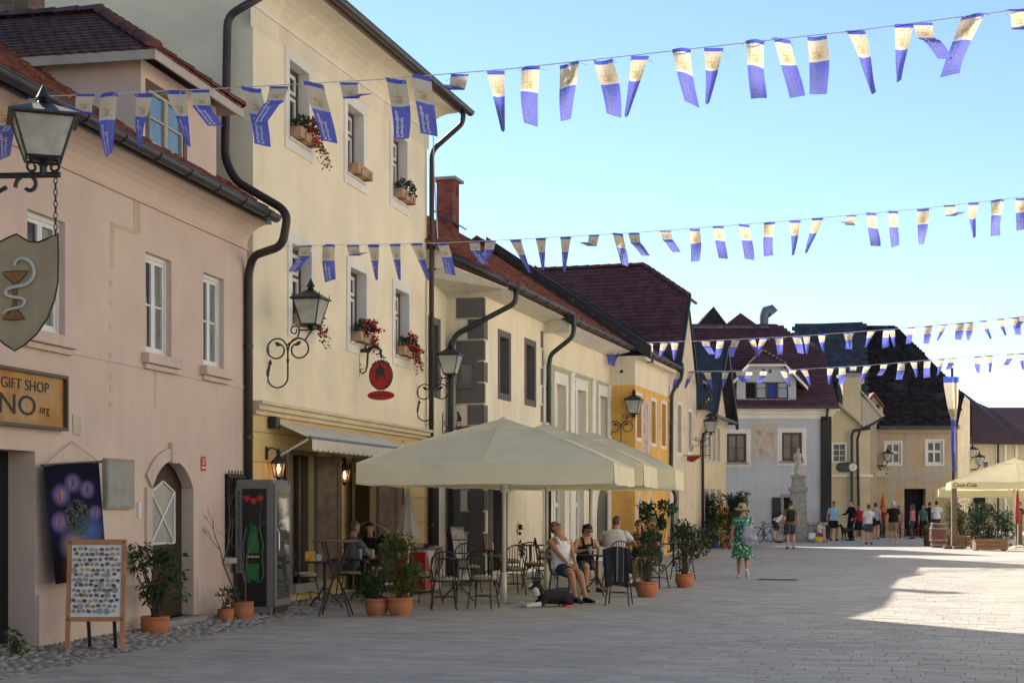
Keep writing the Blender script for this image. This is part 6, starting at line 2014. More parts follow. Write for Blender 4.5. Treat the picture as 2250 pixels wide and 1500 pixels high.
# ================================================================ parasols, chairs and tables
canvas = mat('cream_parasol_canvas', (.90, .83, .60), rough=.85, var=.05, bump=.12, bscale=120, trans=.38)
polem = mat('ivory_pole', (.62, .58, .46), rough=.45, var=.08, bump=.05)
def parasol(name, label, loc, half, z_val, z_edge, z_top, rz, pole_r=.035, cap=True, vent=True, mtl=None, group='cream cafe parasols', base=True):
    mtl = mtl or canvas
    root = thing(name, label, 'parasol', loc, rz, group)
    MB().tube([(0, 0, .0), (0, 0, z_top - .02)], pole_r, 12).build('pole', polem, root, smooth='all')
    if base:
        MB().tube([(0, 0, .0), (0, 0, .5)], pole_r + .012, 12).build('pole_sleeve', polem, root, smooth='all')
        MB().bev((-.3, -.3, 0), (.3, .3, .03), .01).build('base_plate', stone_grey, root)
    cs = [(-half, -half), (half, -half), (half, half), (-half, half)]
    t0 = .12
    mb = MB()
    ns = 10
    for k in range(4):
        a, b = Vector((*cs[k], 0)), Vector((*cs[(k + 1) % 4], 0))
        for i in range(ns):
            for j in range(ns):
                def pt(i_, j_):
                    s_, t_ = i_ / ns, j_ / ns
                    q = a + (b - a) * s_
                    r_ = t0 + (1 - t0) * t_
                    h = z_top + (z_edge - z_top) * (t_ + .06 * math.sin(math.pi * t_) * -1)
                    # cloth sags a little between the eight ribs
                    sg = .035 * abs(math.sin(2 * math.pi * s_)) * math.sin(math.pi * t_) + (.018 * math.sin(2 * math.pi * s_) ** 2 if t_ > .95 else 0)
                    return (q.x * r_, q.y * r_, h - sg)
                mb.poly([pt(i, j), pt(i + 1, j), pt(i + 1, j + 1), pt(i, j + 1)])
    mb.build('canopy', mtl, root, smooth=25)
    for k in range(4):
        a, b = Vector((*cs[k], 0)), Vector((*cs[(k + 1) % 4], 0))
        mb = MB()
        nv = 16
        nrm = Vector(((a.x + b.x) / 2, (a.y + b.y) / 2, 0)).normalized()
        for i in range(nv):
            def vp(i_, z_, o_):
                s_ = i_ / nv
                return a + (b - a) * s_ + nrm * (o_ + .012 * math.sin(s_ * 19 + k)) + Vector((0, 0, z_ - (.018 * math.sin(2 * math.pi * s_) ** 2 if z_ == z_edge else .02 * math.sin(2 * math.pi * s_) ** 2)))
            mb.poly([vp(i, z_edge, .0), vp(i + 1, z_edge, .0), vp(i + 1, z_val, .012), vp(i, z_val, .012)])
        mb.build('valance', mtl, root, smooth='all')
    for k in range(8):
        q = Vector((*cs[k // 2], 0)) if k % 2 == 0 else (Vector((*cs[k // 2], 0)) + Vector((*cs[(k // 2 + 1) % 4], 0))) / 2
        sgz = lambda t_: z_top + (z_edge - z_top) * (t_ - .06 * math.sin(math.pi * t_)) + .004
        MB().tube([(q.x * (t0 + (1 - t0) * t_), q.y * (t0 + (1 - t0) * t_), sgz(t_)) for t_ in [i_ / 10 for i_ in range(11)]], .010 if k % 2 == 0 else .006, 5).build('seam', mtl, root)
        q = Vector((*cs[k // 2], 0)) if k % 2 == 0 else (Vector((*cs[k // 2], 0)) + Vector((*cs[(k // 2 + 1) % 4], 0))) / 2
        MB().tube([(q.x * .04, q.y * .04, z_top - .10), (q.x * .98, q.y * .98, z_edge - .035)], .013, 5).build('rib', polem, root)
        MB().tube([(q.x * .03, q.y * .03, z_edge - .35), (q.x * .5, q.y * .5, (z_top + z_edge) / 2 - .06)], .010, 5).build('strut', polem, root)
    MB().tube([(0, 0, z_edge - .42), (0, 0, z_edge - .30)], pole_r + .03, 10).build('runner', polem, root)
    if cap:
        mb = MB()
        hh = half * .26
        c4 = [(-hh, -hh), (hh, -hh), (hh, hh), (-hh, hh)]
        sl_ = (z_top - z_edge)
        for k in range(4):
            a, b = c4[k], c4[(k + 1) % 4]
            mb.poly([(a[0], a[1], z_top - sl_ * .24 + .09), (b[0], b[1], z_top - sl_ * .24 + .09), (0, 0, z_top + .10)])
            if vent: mb.poly([(a[0], a[1], z_top - sl_ * .24 + .09), (b[0], b[1], z_top - sl_ * .24 + .09), (b[0] * 1.02, b[1] * 1.02, z_top - sl_ * .24 + .02), (a[0] * 1.02, a[1] * 1.02, z_top - sl_ * .24 + .02)])
        mb.build('vent_cap', mtl, root)
    MB().lathe([(.05, z_top + .06), (.06, z_top + .10), (.02, z_top + .13)], 10).build('finial', white_pvc, root)
    return root
parasol('parasol', 'nearest big cream parasol over the cafe chairs', (-.13, 24.75, 0), 1.98, 1.93, 2.24, 2.94, R(-9))
parasol('parasol', 'middle cream parasol of the row, half hidden by the nearest one', (.66, 28.7, 0), 1.98, 1.95, 2.34, 3.06, R(-9))
parasol('parasol', 'farthest cream parasol of the row, beside the orange house', (1.70, 32.5, 0), 1.9, 1.95, 2.34, 3.10, R(-9))

# closed white parasol by the freezer
c = P(897, 1250, 25.6)
CP = thing('closed_parasol', 'folded white parasol standing before the yellow house', 'parasol', (c.x, c.y, 0), 0)
MB().tube([(0, 0, 0), (0, 0, 1.9)], .022, 8).build('pole', white_pvc, CP)
mb = MB()
rings = []
for t in [i / 8 for i in range(9)]:
    rr = .015 + .175 * t
    rings.append([((rr * (1 + .22 * (k % 2))) * math.cos(2 * math.pi * k / 16), (rr * (1 + .22 * (k % 2))) * math.sin(2 * math.pi * k / 16), 1.90 - .86 * t) for k in range(16)])
mb.loft(rings, cap=True)
mb.build('folded_canopy', mat('off_white_cloth', (.52, .48, .44), rough=.9, var=.08, bump=.1, trans=.2), CP)
MB().lathe([(.2, 0), (.2, .05), (.04, .08)], 12).build('base', stone_grey, CP)

# ---- bistro chair
cushm = mat('striped_cushion', (.36, .28, .19), rough=.9, var=.15, scale=8, bump=.15)
cushs = mat('cushion_stripe', (.52, .46, .38), rough=.9, bump=.1)
def make_chair(label):
    root = thing('bistro_chair', label, 'chair', (0, 0, 0), 0, 'black iron bistro chairs of the cafe')
    # front is local -y
    ring = [(.205 * math.cos(2 * math.pi * k / 20), .205 * math.sin(2 * math.pi * k / 20), .44) for k in range(20)]
    MB().tube(ring, .012, 6, closed=True).build('seat_ring', iron, root)
    pr = [(.02, .445), (.19, .447), (.215, .465), (.205, .49), (.15, .503), (.01, .507)]
    cu = MB().lathe(pr, 18).build('cushion', cushm, root, smooth='all')
    for x in (-.11, -.04, .04, .11):
        y = math.sqrt(.19 ** 2 - x * x)
        MB().tube([(x, -y, .489), (x, -y * .6, .509), (x, y * .6, .509), (x, y, .489)], .009, 4).build('stripe', cushs, cu)
    for sx in (-1, 1):
        MB().tube([(sx * .14, -.14, .44), (sx * .165, -.165, .30), (sx * .18, -.19, .12), (sx * .195, -.215, .0)], [.012, .012, .011, .013], 6).build('leg', iron, root)
        MB().tube([(sx * .15, .15, .46), (sx * .165, .175, .28), (sx * .19, .225, .0)], [.012, .012, .013], 6).build('leg', iron, root)
    hoop = [(-.165, .14, .44), (-.195, .19, .62), (-.20, .22, .74)] + [(.20 * math.cos(R(180 - a)), .225 + .02 * math.sin(R(a)), .74 + .16 * math.sin(R(a))) for a in range(15, 180, 15)] + [(.20, .22, .74), (.195, .19, .62), (.165, .14, .44)]
    MB().tube(hoop, .012, 6).build('back_hoop', iron, root)
    for x in (-.13, -.078, -.026, .026, .078, .13):
        zt = .74 + .16 * math.sqrt(max(0, 1 - (x / .2) ** 2))
        yb = math.sqrt(.205 ** 2 - x * x)
        MB().tube([(x, yb, .44), (x, .215, .62), (x, .235, zt)], .0065, 5).build('spindle', iron, root)
    MB().tube([(.13 * math.cos(2 * math.pi * k / 16), .13 * math.sin(2 * math.pi * k / 16) , .20) for k in range(16)], .008, 5, closed=True).build('stretcher_ring', iron, root)
    for sx in (-1, 1):
        for sy in (-1, 1):
            MB().tube([(sx * .092, sy * .092, .20), (sx * .175, sy * .185, .17)], .007, 5).build('stretcher', iron, root)
    return root
def gp(px, py): return G(px, py)
CH = None
def chair(px, py, deg, label):
    global CH
    c = gp(px, py)
    if CH is None:
        CH = make_chair(label); CH.location = (c.x, c.y, 0); CH.rotation_euler = (0, 0, R(deg))
        return CH
    return dup(CH, (c.x, c.y, 0), R(deg), label)
def make_table(label, r=.36, h=.73, name='bistro_table', group='round black cafe tables', topm=None):
    root = thing(name, label, 'table', (0, 0, 0), 0, group)
    MB().lathe([(.02, h - .022), (r, h - .022), (r + .008, h - .011), (r, h), (.02, h)], 28).build('table_top', topm or iron, root, smooth=40)
    MB().tube([(0, 0, .2), (0, 0, h - .02)], .028, 8).build('column', iron, root)
    for k in range(3):
        a = R(30 + 120 * k)
        d = Vector((math.cos(a), math.sin(a), 0))
        MB().tube([d * .02 + Vector((0, 0, .34)), d * .12 + Vector((0, 0, .20)), d * .22 + Vector((0, 0, .12)), d * .30 + Vector((0, 0, .012))], .014, 6).build('leg', iron, root)
    return root
TB = None
def table(px, py, label, deg=0):
    global TB
    c = gp(px, py)
    if TB is None:
        TB = make_table(label); TB.location = (c.x, c.y, 0); TB.rotation_euler = (0, 0, R(deg))
        return TB
    return dup(TB, (c.x, c.y, 0), R(deg), label)

T1 = table(1005, 1322, 'round black table with a white napkin box, left of the parasol pole')
T2 = table(1075, 1288, 'round black table with red and cream bottles behind the parasol pole', 40)
T3 = table(1165, 1268, 'round black table against the pale wall under the parasols', 80)
T4 = table(1312, 1308, 'round black table of the sunbathing couple', 20)
T5 = table(1425, 1270, 'black table of the man in the white shirt', 55)
T6 = table(1480, 1262, 'small black table behind the right hand pot plants', 10)
chair(975, 1338, 185, 'chair seen from behind at the near left edge of the terrace')
chair(935, 1326, 250, 'chair turned sideways beside the red freezer')
chair(1062, 1336, 165, 'chair with its back to us just left of the parasol pole')
chair(1030, 1300, 15, 'chair on the far side of the table with the napkin box')
chair(1125, 1306, 200, 'chair directly right of the parasol pole')
chair(1090, 1268, 20, 'chair behind the table with the bottles')
chair(1178, 1292, 150, 'chair left of the lying dog')
chair(1150, 1250, 350, 'chair near the pale wall, left of its neighbour')
chair(1197, 1252, 10, 'chair near the pale wall, right of its neighbour')
chair(1200, 1272, 95, 'chair right of the wall table')
chair(668, 1326, 120, 'chair beside the bottle fridge')
chair(768, 1318, 20, 'chair of the bald man at the dark table')
chair(815, 1305, 340, 'chair of the woman in the black printed shirt')
CJ = chair(1360, 1328, 168, 'front chair with a dark striped jacket over its back')
chair(1238, 1318, 66, 'chair of the man in the white vest')
chair(1282, 1297, 40, 'chair of the woman in the black top')
chair(1352, 1286, 200, 'chair of the man in the white shirt')
chair(1405, 1262, 330, 'chair of the woman in sunglasses by the orange house')
chair(1440, 1290, 150, 'chair behind the leafy pot plant')
chair(1500, 1272, 200, 'empty chair behind the rightmost pot plant')
chair(1120, 1282, 60, 'chair between the parasol pole and the wall table')

# jacket slung over the front chair
JK = thing('jacket', 'dark striped jacket hanging over the chair back', 'jacket', CJ.location, CJ.rotation_euler.z)
mb = MB()
rng = random.Random(4)
def jp(i, j):
    s_, t_ = i / 8, j / 10
    x = (s_ - .5) * (.46 - .08 * t_)
    return Vector((x, .262 + .03 * math.sin(5 * s_ * 3 + t_ * 2) + .02 * t_, .90 - .62 * t_ + .05 * math.cos(math.pi * (s_ - .5))))
for i in range(8):
    for j in range(10):
        mb.poly([jp(i, j), jp(i + 1, j), jp(i + 1, j + 1), jp(i, j + 1)], uv=[(i / 8, j / 10), ((i + 1) / 8, j / 10), ((i + 1) / 8, (j + 1) / 10), (i / 8, (j + 1) / 10)])
def jq(i, j):
    p = jp(i, 0)
    return Vector((p.x, p.y - .045 * (j > 0) - .01 * j, p.z - .09 * j * (j > 0)))
for i in range(8):
    for j in range(3):
        mb.poly([jq(i, j), jq(i + 1, j), jq(i + 1, j + 1), jq(i, j + 1)])
mb.build('cloth', mat('charcoal_cloth', (.025, .025, .028), rough=.9, var=.3, scale=6, bump=.2), JK, smooth='all')
for k in range(3):
    q = MB()
    for j in range(9):
        a, b = jp(2 + k * 1.7, j), jp(2 + k * 1.7, j + 1)
        q.poly([a + Vector((-.014, .006, 0)), a + Vector((.014, .006, 0)), b + Vector((.014, .006, 0)), b + Vector((-.014, .006, 0))])
    q.build('stripe', mat('grey_stripe', (.17, .17, .17), rough=.9), JK)

# tall bar tables
def bar_table(label, px, py, h, r, legs=4):
    c = gp(px, py)
    root = thing('bar_table', label, 'table', (c.x, c.y, 0), 0, 'tall bar tables')
    MB().lathe([(.02, h - .03), (r, h - .03), (r + .01, h - .015), (r, h), (.02, h)], 24).build('table_top', mat('brown_table_top', (.16, .085, .05), rough=.5, var=.2), root, smooth=40)
    for k in range(legs):
        a = R(45 + 360 / legs * k)
        d = Vector((math.cos(a), math.sin(a), 0))
        MB().tube([d * r * .75 + Vector((0, 0, h - .03)), -d * .02 + Vector((0, 0, h * .52)) + d * .06, d * r * .95 + Vector((0, 0, .0))], .013, 6).build('leg', iron, root)
    MB().tube([(.09 * math.cos(2 * math.pi * k / 12), .09 * math.sin(2 * math.pi * k / 12), h * .5) for k in range(12)], .009, 5, closed=True).build('ring', iron, root)
    return root
bar_table('tall bar table with a brown top near the bottle fridge', 738, 1352, 1.10, .34)
bar_table('tall bar table with fruit behind the cafe chairs', 1085, 1252, 1.10, .36)
c = gp(712, 1338)
low = make_table('low dark table with menu cards by the bottle fridge', .33, .74); low.location = (c.x, c.y + .1, 0)
low2 = make_table('low dark table with drinks before the couple at the cafe door', .34, .72); c2 = gp(800, 1322); low2.location = (c2.x, c2.y, 0)

def small(name, label, cat, loc, rz=0, group=None): return thing(name, label, cat, loc, rz, group)
def onto(t, dx, dy, h): return (t.location.x + dx, t.location.y + dy, h)
glassc = mat('drinking_glass', (.55, .58, .58), rough=.08, bump=0, alpha=.4)
def tumbler(label, loc, h=.13, r=.034, fill=None):
    root = small('drinking_glass', label, 'glass', loc, 0, 'drinks on the cafe tables')
    MB().lathe([(r * .8, 0), (r * .85, .008), (r, h), (r * .93, h), (r * .75, .012)], 14, cap=False).build('glass', glassc, root, smooth=40)
    if fill: MB().lathe([(r * .72, .012), (r * .85, h * .55), (.002, h * .55)], 12).build('drink', mat('drink_' + fill, {'orange': (.55, .2, .03), 'beer': (.5, .3, .05), 'milk': (.5, .42, .33)}[fill], rough=.2, bump=0), root)
    return root
g1_ = tumbler('glass with an orange slice and a straw on the couples table', onto(T4, .03, .02, .732), .15, .036, 'orange')
MB().tube([(0, 0, .03), (-.03, -.01, .24)], .004, 5).build('straw', white_pvc, g1_)
tumbler('clear glass beside the menu box on the couples table', onto(T4, -.12, .0, .732), .14, .034)
tumbler('tall glass of beer before the woman in black', (low2.location.x - .06, low2.location.y - .02, .722), .16, .036, 'beer')
tumbler('second glass before the woman in black', (low2.location.x + .14, low2.location.y + .05, .722), .15, .034)
tumbler('small milky glass on the rear terrace table', onto(T3, .1, 0, .732), .09, .03, 'milk')
tumbler('small glass on the table behind the right pots', onto(T6, -.02, 0, .732), .09, .03, 'milk')
def block(name, label, cat, loc, size, m, extra=None, rz=0):
    root = small(name, label, cat, loc, rz)
    MB().bev((-size[0] / 2, -size[1] / 2, 0), (size[0] / 2, size[1] / 2, size[2]), min(size) * .12).build('box', m, root)
    if extra: extra(root)
    return root
block('menu_box', 'white menu box on the couples table', 'box', onto(T4, .12, -.12, .732), (.20, .10, .13), mat('white_card', (.6, .58, .54)), lambda r_: MB().prism([(-.03, -.0515, .04), (.0, -.0515, .03), (.02, -.0515, .07), (.0, -.0515, .10), (-.02, -.0515, .08)], (0, .001, 0)).build('printed_mark', iron, r_))
block('napkin_box', 'small white napkin box on the left terrace table', 'box', onto(T1, .02, -.05, .732), (.10, .08, .06), mat('white_card'))
block('menu_card', 'orange and yellow menu card on the table by the fridge', 'menu', (low.location.x - .22, low.location.y - .05, .742), (.16, .03, .15), mat('orange_card', (.55, .28, .05), var=.4, scale=18), None, .3)
block('menu_card', 'small pale green card beside the orange menu card', 'menu', (low.location.x - .10, low.location.y + .06, .742), (.08, .03, .10), mat('pale_green_card', (.35, .48, .42)), None, .2)
for lab, dx, m_ in (('red sauce bottle on the terrace table', -.09, 'red_sauce'), ('cream sauce bottle on the terrace table', .06, 'cream_sauce')):
    r_ = small('sauce_bottle', lab, 'bottle', onto(T2, dx, -.05, .732))
    MB().lathe([(.028, 0), (.03, .01), (.03, .10), (.012, .13), (.010, .155)], 10).build('bottle', mat(m_, (.3, .02, .02) if 'red' in lab else (.5, .42, .28), rough=.4), r_, smooth=40)
AT = small('ashtray', 'dark round ashtray on the bar table by the fridge', 'ashtray', (low.location.x + .16, low.location.y, .742))
MB().lathe([(.05, 0), (.06, .03), (.05, .03), (.04, .01)], 12).build('dish', iron, AT)
FB = small('fruit_tray', 'orange fruit tray on the rear bar table', 'tray', (gp(1085, 1252).x + .0, gp(1085, 1252).y, 1.10))
MB().bev((-.16, -.10, 0), (.16, .10, .03), .008).build('tray', old_wood, FB)
for i in range(6): MB().ball((-.12 + i * .05, .02 * (-1) ** i, .055), .03, 8, 6).build('fruit', orangefl, FB)
LM = small('lemon', 'single yellow lemon on the rear bar table', 'fruit', (gp(1085, 1252).x - .29, gp(1085, 1252).y - .05, 1.10))
MB().ball((0, 0, .03), (.036, .03, .03), 10, 8).build('lemon', mat('lemon_skin', (.6, .42, .03), rough=.5), LM, smooth=True)

# ---- ice cream freezer
c = gp(918, 1302)
FZ = thing('ice_cream_freezer', 'red and white ice cream freezer with a glass lid beside the pot plants', 'freezer', (c.x, c.y + .25, 0), HY.ang + R(0))
MB().bev((-.55, -.30, .06), (.45, .30, .80), .03).build('body', mat('freezer_white', (.50, .48, .47), rough=.35, bump=.02), FZ)
redm = mat('freezer_red', (.38, .015, .02), rough=.35, bump=.02)
MB().prism([(-.556, -.30, .07), (-.556, .30, .07), (-.556, .30, .55), (-.556, .05, .76), (-.556, -.30, .76)], (.004, 0, 0)).build('red_panel', redm, FZ)
MB().prism([(-.52, -.305, .07), (-.05, -.305, .07), (-.25, -.305, .45), (-.52, -.305, .78)], (0, .004, 0)).build('red_panel', redm, FZ)
MB().prism([(-.02, -.304, .10), (.1, -.304, .07), (.40, -.304, .72), (.3, -.304, .76)], (0, .003, 0)).build('red_streak', redm, FZ)
MB().prism([(-.56, -.32, .80), (.46, -.32, .80), (.46, .31, .90), (-.56, .31, .90)], (0, 0, .03)).build('glass_lid', mat('freezer_lid', (.12, .15, .18), rough=.1, bump=0), FZ)
MB().tube([(-.57, -.33, .82), (.47, -.33, .82)], .02, 6).build('lid_rail', mat('blue_grey_bar'), FZ)
for xx in (-.45, .35): MB().box((xx - .04, -.2, 0), (xx + .04, .2, .06)).build('foot', iron, FZ)

# ---- leaning menu stand
c = gp(1015, 1290)
MS = thing('menu_stand', 'tall glossy menu stand leaning by the flowering bush', 'menu stand', (c.x + .05, c.y + .6, 0), R(35))
tl_ = Rx(R(-16))
MB(tl_).bev((-.17, -.015, .0), (.17, .015, 1.25), .01).build('panel', iron, MS)
mp_ = mat('menu_print', (.25, .30, .33), rough=.15, var=.5, scale=6, bump=0, col2=(.5, .45, .42), mix=(.45, .55), mscale=5)
for k in range(4):
    MB(tl_).box((-.15, -.019, .12 + k * .28), (.15, -.0155, .12 + k * .28 + .25)).build('menu_sheet', mp_, MS)
MB().tube([(-.15, .02, 0), (-.15, .35, .0)], .015, 5).build('foot', iron, MS); MB().tube([(.15, .02, 0), (.15, .35, .0)], .015, 5).build('foot', iron, MS)
MB().tube([(0, .33, 0), (0, .26, .8)], .012, 5).build('prop', iron, MS)

# red plastic bowl for the dog
c = gp(1246, 1332)
DB = thing('dog_bowl', 'red plastic dog bowl on the paving', 'bowl', (c.x, c.y, 0))
MB().lathe([(.09, 0), (.085, .035), (.065, .035), (.06, .01)], 18).build('bowl', mat('red_plastic', (.6, .03, .02), rough=.35, bump=0), DB, smooth=40)
# ================================================================ people and dogs
skin_a = mat('skin_tanned', (.40, .20, .125), rough=.55, var=.08, scale=9, bump=.03, spec=.35)
skin_b = mat('skin_light', (.48, .27, .185), rough=.55, var=.08, scale=9, bump=.03, spec=.35)
hairs = {k: mat('hair_' + k, c, rough=.6, var=.3, scale=30, bump=.25, bscale=140) for k, c in {'dark': (.02, .014, .011), 'brown': (.07, .04, .022), 'grey': (.25, .24, .23), 'white': (.5, .49, .47), 'blond': (.30, .19, .09), 'stubble': (.10, .06, .045)}.items()}
def cloth(n, c=(.3, .3, .3), **k):
    a = dict(rough=.9, var=.12, scale=7, bump=.4, bscale=16, spec=.2, bdist=.014); a.update(k)
    return mat('cloth_' + n, c, **a)
lens = mat('dark_lens', (.01, .009, .01), rough=.08, bump=0, spec=.6)
eye_m = mat('eye_dark', (.02, .015, .012), rough=.3, bump=0)
lip_m = mat('lips', (.30, .10, .08), rough=.5, bump=0)

def remesh(mb, voxel, name, m, parent, sm=2):
    me = mb.mesh(name, m)
    o = bpy.data.objects.new(name, me)
    md = o.modifiers.new('r', 'REMESH'); md.mode = 'VOXEL'; md.voxel_size = voxel
    if sm:
        s_ = o.modifiers.new('s', 'SMOOTH'); s_.factor = .5; s_.iterations = sm
    me2 = evaluated_mesh(o)
    bpy.data.objects.remove(o); bpy.data.meshes.remove(me)
    me2.name = name
    me2.materials.clear(); me2.materials.append(m)
    me2.polygons.foreach_set('use_smooth', [True] * len(me2.polygons))
    return link(name, me2, parent)

def limb(mb, pts, rad, n=10):
    mb.tube(pts, rad, n)
def ik(a, c, l1, l2, pole):
    d = c - a
    L_ = min(d.length, (l1 + l2) * .999)
    d.normalize()
    x = (L_ * L_ + l1 * l1 - l2 * l2) / (2 * L_)
    h = math.sqrt(max(0, l1 * l1 - x * x))
    p = pole - d * pole.dot(d)
    if p.length < 1e-5: p = Vector((0, 0, 1))
    return a + d * x + p.normalized() * h, a + d * L_

TORSO = [(-.07, .150, .105), (.02, .172, .120), (.10, .158, .112), (.19, .142, .100), (.30, .160, .112), (.39, .172, .115), (.455, .150, .095), (.50, .080, .075), (.55, .056, .060), (.60, .055, .058)]
def person(label, loc, face, height=1.75, pelvis=(0, 0, .95), lean=0, roll=0, yaw=0, pitch=0, feet=None, hands=None, poles=None, kpole=None,
           skin=None, hair=('short', 'dark'), top=('tee', None), bottom=('shorts', None), shoes=None, fat=1.0, voxel=.014, glasses=False, sleeve=.62, leg=.85, barefoot=False):
    skin = skin or skin_b
    s = height / 1.75
    rz = math.atan2(-face[0], face[1])
    root = thing('person', label, 'person', (loc[0], loc[1], loc[2] if len(loc) > 2 else 0), rz)
    pv = Vector(pelvis) * s
    M = T(pv) @ Rx(R(-lean)) @ Ry(R(roll)) @ Matrix.Scale(s, 4)
    def tp(x, y, z): return M @ Vector((x, y, z))
    def ring(z, rx, ry, n=16, inf=0.0, dy=0.0):
        return [tp((rx * fat + inf) * math.cos(2 * math.pi * k / n), dy + (ry * fat + inf) * math.sin(2 * math.pi * k / n) * (1.0 if math.sin(2 * math.pi * k / n) < 0 else 1.05), z) for k in range(n)]
    body = MB()
    body.loft([ring(*t) for t in TORSO])
    # legs
    feet = feet or [(-.10, 0, .085), (.10, 0, .085)]
    hands = hands or [(-.24, .05, .86), (.24, .05, .86)]
    poles = poles or [(-.3, -1, 0), (.3, -1, 0)]
    kp = Vector(kpole or (0, 1, .1))
    legs, arms = [], []
    for i, sx in enumerate((-1, 1)):
        hip = tp(sx * .085, 0, -.04)
        knee, ank = ik(hip, Vector(feet[i]) * s, .43 * s, .42 * s, kp)
        legs.append((hip, knee, ank))
        f = fat ** .5
        limb(body, [hip + Vector((0, 0, .04 * s)), hip, hip.lerp(knee, .5), knee], [.075 * s * f, .088 * s * f, .075 * s * f, .056 * s])
        limb(body, [knee, knee.lerp(ank, .3) + (Vector((0, -.012, 0)) * s), knee.lerp(ank, .7), ank], [.056 * s, .060 * s, .044 * s, .036 * s])
        sh = (knee - ank).normalized()
        fwd = Vector((0, 1, 0))
        fwd = fwd - sh * fwd.dot(sh)
        fwd = fwd.normalized() if fwd.length > .1 else Vector((0, 0, -1))
        if feet[i][2] < .12: fwd = Vector((0.12 * sx, 1, -.02)).normalized()
        heel = ank - sh * .045 * s - fwd * .035 * s
        toe = heel + fwd * .22 * s
        body.loft([[q for q in _fring(heel, fwd, .03 * s, .03 * s)], _fring(heel + fwd * .06 * s, fwd, .036 * s, .036 * s), _fring(heel + fwd * .15 * s - Vector((0, 0, .008)) * s, fwd, .043 * s, .025 * s), _fring(toe - Vector((0, 0, .015)) * s, fwd, .03 * s, .014 * s)])
        legs[-1] = (hip, knee, ank, heel, toe, fwd)
        # arms
        shd = tp(sx * .175 * fat ** .5, 0, .43)
        el, wr = ik(shd, Vector(hands[i]) * s, .285 * s, .25 * s, Vector(poles[i]))
        arms.append((shd, el, wr))
        limb(body, [tp(sx * .12, 0, .43), shd, shd.lerp(el, .5), el], [.05 * s, .056 * s * f, .046 * s * f, .038 * s])
        limb(body, [el, el.lerp(wr, .3), wr], [.038 * s, .040 * s, .026 * s])
        d = (wr - el).normalized()
        side = d.cross(Vector((0, 0, 1)));
        side = side.normalized() if side.length > .2 else Vector((1, 0, 0))
        nrm = side.cross(d).normalized()
        if abs(d.z) > .7: side, nrm = Vector((0, 1, 0)), Vector((1, 0, 0))
        palm = wr + d * .05 * s
        body.loft([_ring2(wr, side, nrm, .026 * s, .018 * s), _ring2(palm, side, nrm, .040 * s, .016 * s), _ring2(wr + d * .095 * s, side, nrm, .036 * s, .013 * s)])
        for k in range(4):
            b0 = wr + d * .09 * s + side * (-.03 + .02 * k) * s
            ln = (.062, .074, .070, .055)[k] * s
            curl = nrm * (-.4 if nrm.z > 0 else .4) * ln
            body.tube([b0, b0 + d * ln * .55 + curl * .25, b0 + d * ln * .85 + curl * .8], [.0095 * s, .009 * s, .008 * s], 6)
        tb = wr + d * .03 * s + side * .03 * s
        body.tube([tb, tb + d * .03 * s + side * .025 * s, tb + d * .06 * s + side * .03 * s], [.012 * s, .011 * s, .009 * s], 6)
    # head
    nk = tp(0, .0, .57)
    HM = T(nk) @ Rx(R(-lean * .35)) @ Rz(R(-yaw)) @ Rx(R(pitch)) @ Matrix.Scale(s, 4)
    def hb(c, r, mb_=body, n=16, m=10): mb_.ball(c, r, n, m, HM)
    hb((0, .015, .115), (.076, .094, .105)); hb((0, .045, .045), (.056, .060, .065)); hb((0, .0, .02), (.052, .055, .07))
    body.loft([[(x * .9, .095, .10 + z) for x, z in ((-.010, .04), (.010, .04), (.012, .03), (-.012, .03))], [(-.016, .128, .072), (.016, .128, .072), (.016, .105, .06), (-.016, .105, .06)]], M=HM)
    for sx in (-1, 1): hb((sx * .078, .005, .10), (.012, .022, .032), n=8, m=6)
    bo = remesh(body, voxel * s, 'body', skin, root)
    if glasses:
        g_ = MB(HM)
        for sx in (-1, 1):
            g_.ball((sx * .034, .100, .115), (.031, .014, .024), 12, 6); g_.tube([(sx * .06, .098, .12), (sx * .082, .01, .118)], .005, 5)
        g_.tube([(-.01, .112, .12), (.01, .112, .12)], .005, 5)
        g_.build('sunglasses', lens, root, smooth=True)
    else:
        e_ = MB(HM)
        for sx in (-1, 1): e_.ball((sx * .032, .099, .112), (.013, .006, .007), 8, 5)
        e_.build('eyes', eye_m, root)
    MB(HM).ball((0, .102, .040), (.024, .007, .007), 8, 5).build('mouth', lip_m, root)
    hk, hc = hair
    if hk != 'bald':
        h_ = MB(HM)
        n_, m_ = 26, 18
        k_ = 1.10 if hk != 'crop' else 1.035
        def hp(i, j):
            a, b = 2 * math.pi * i / n_, -math.pi / 2 + math.pi * j / m_
            return Vector((.076 * k_ * math.cos(b) * math.cos(a), .008 + .094 * k_ * math.cos(b) * math.sin(a), .117 + .105 * k_ * math.sin(b)))
        for i in range(n_):
            for j in range(m_):
                c = (hp(i, j) + hp(i + 1, j + 1)) / 2
                if (c.y > .035 and c.z < .165) or (c.y > -.0 and c.z < .09) or c.z < (.05 if hk != 'long' else .02): continue
                h_.poly([hp(i, j), hp(i + 1, j), hp(i + 1, j + 1), hp(i, j + 1)])
        if hk == 'long':
            h_.loft([[(x * .085, -.03 + y * .07, .12) for x, y in _C10], [(x * .095, -.045 + y * .06, .02) for x, y in _C10], [(x * .09, -.07 + y * .045, -.10) for x, y in _C10], [(x * .05, -.075 + y * .02, -.17) for x, y in _C10]])
        if hk == 'bun': h_.ball((0, -.105, .16), .042, 10, 8)
        if hk == 'tail': h_.tube([(0, -.09, .15), (0, -.14, .12), (0, -.13, .0), (0, -.11, -.06)], [.03, .035, .03, .01], 8)
        h_.build('hair', hairs[hc], root, smooth=True)
    # top garment
    kind, cm = top
    vx = voxel * 1.1 * s
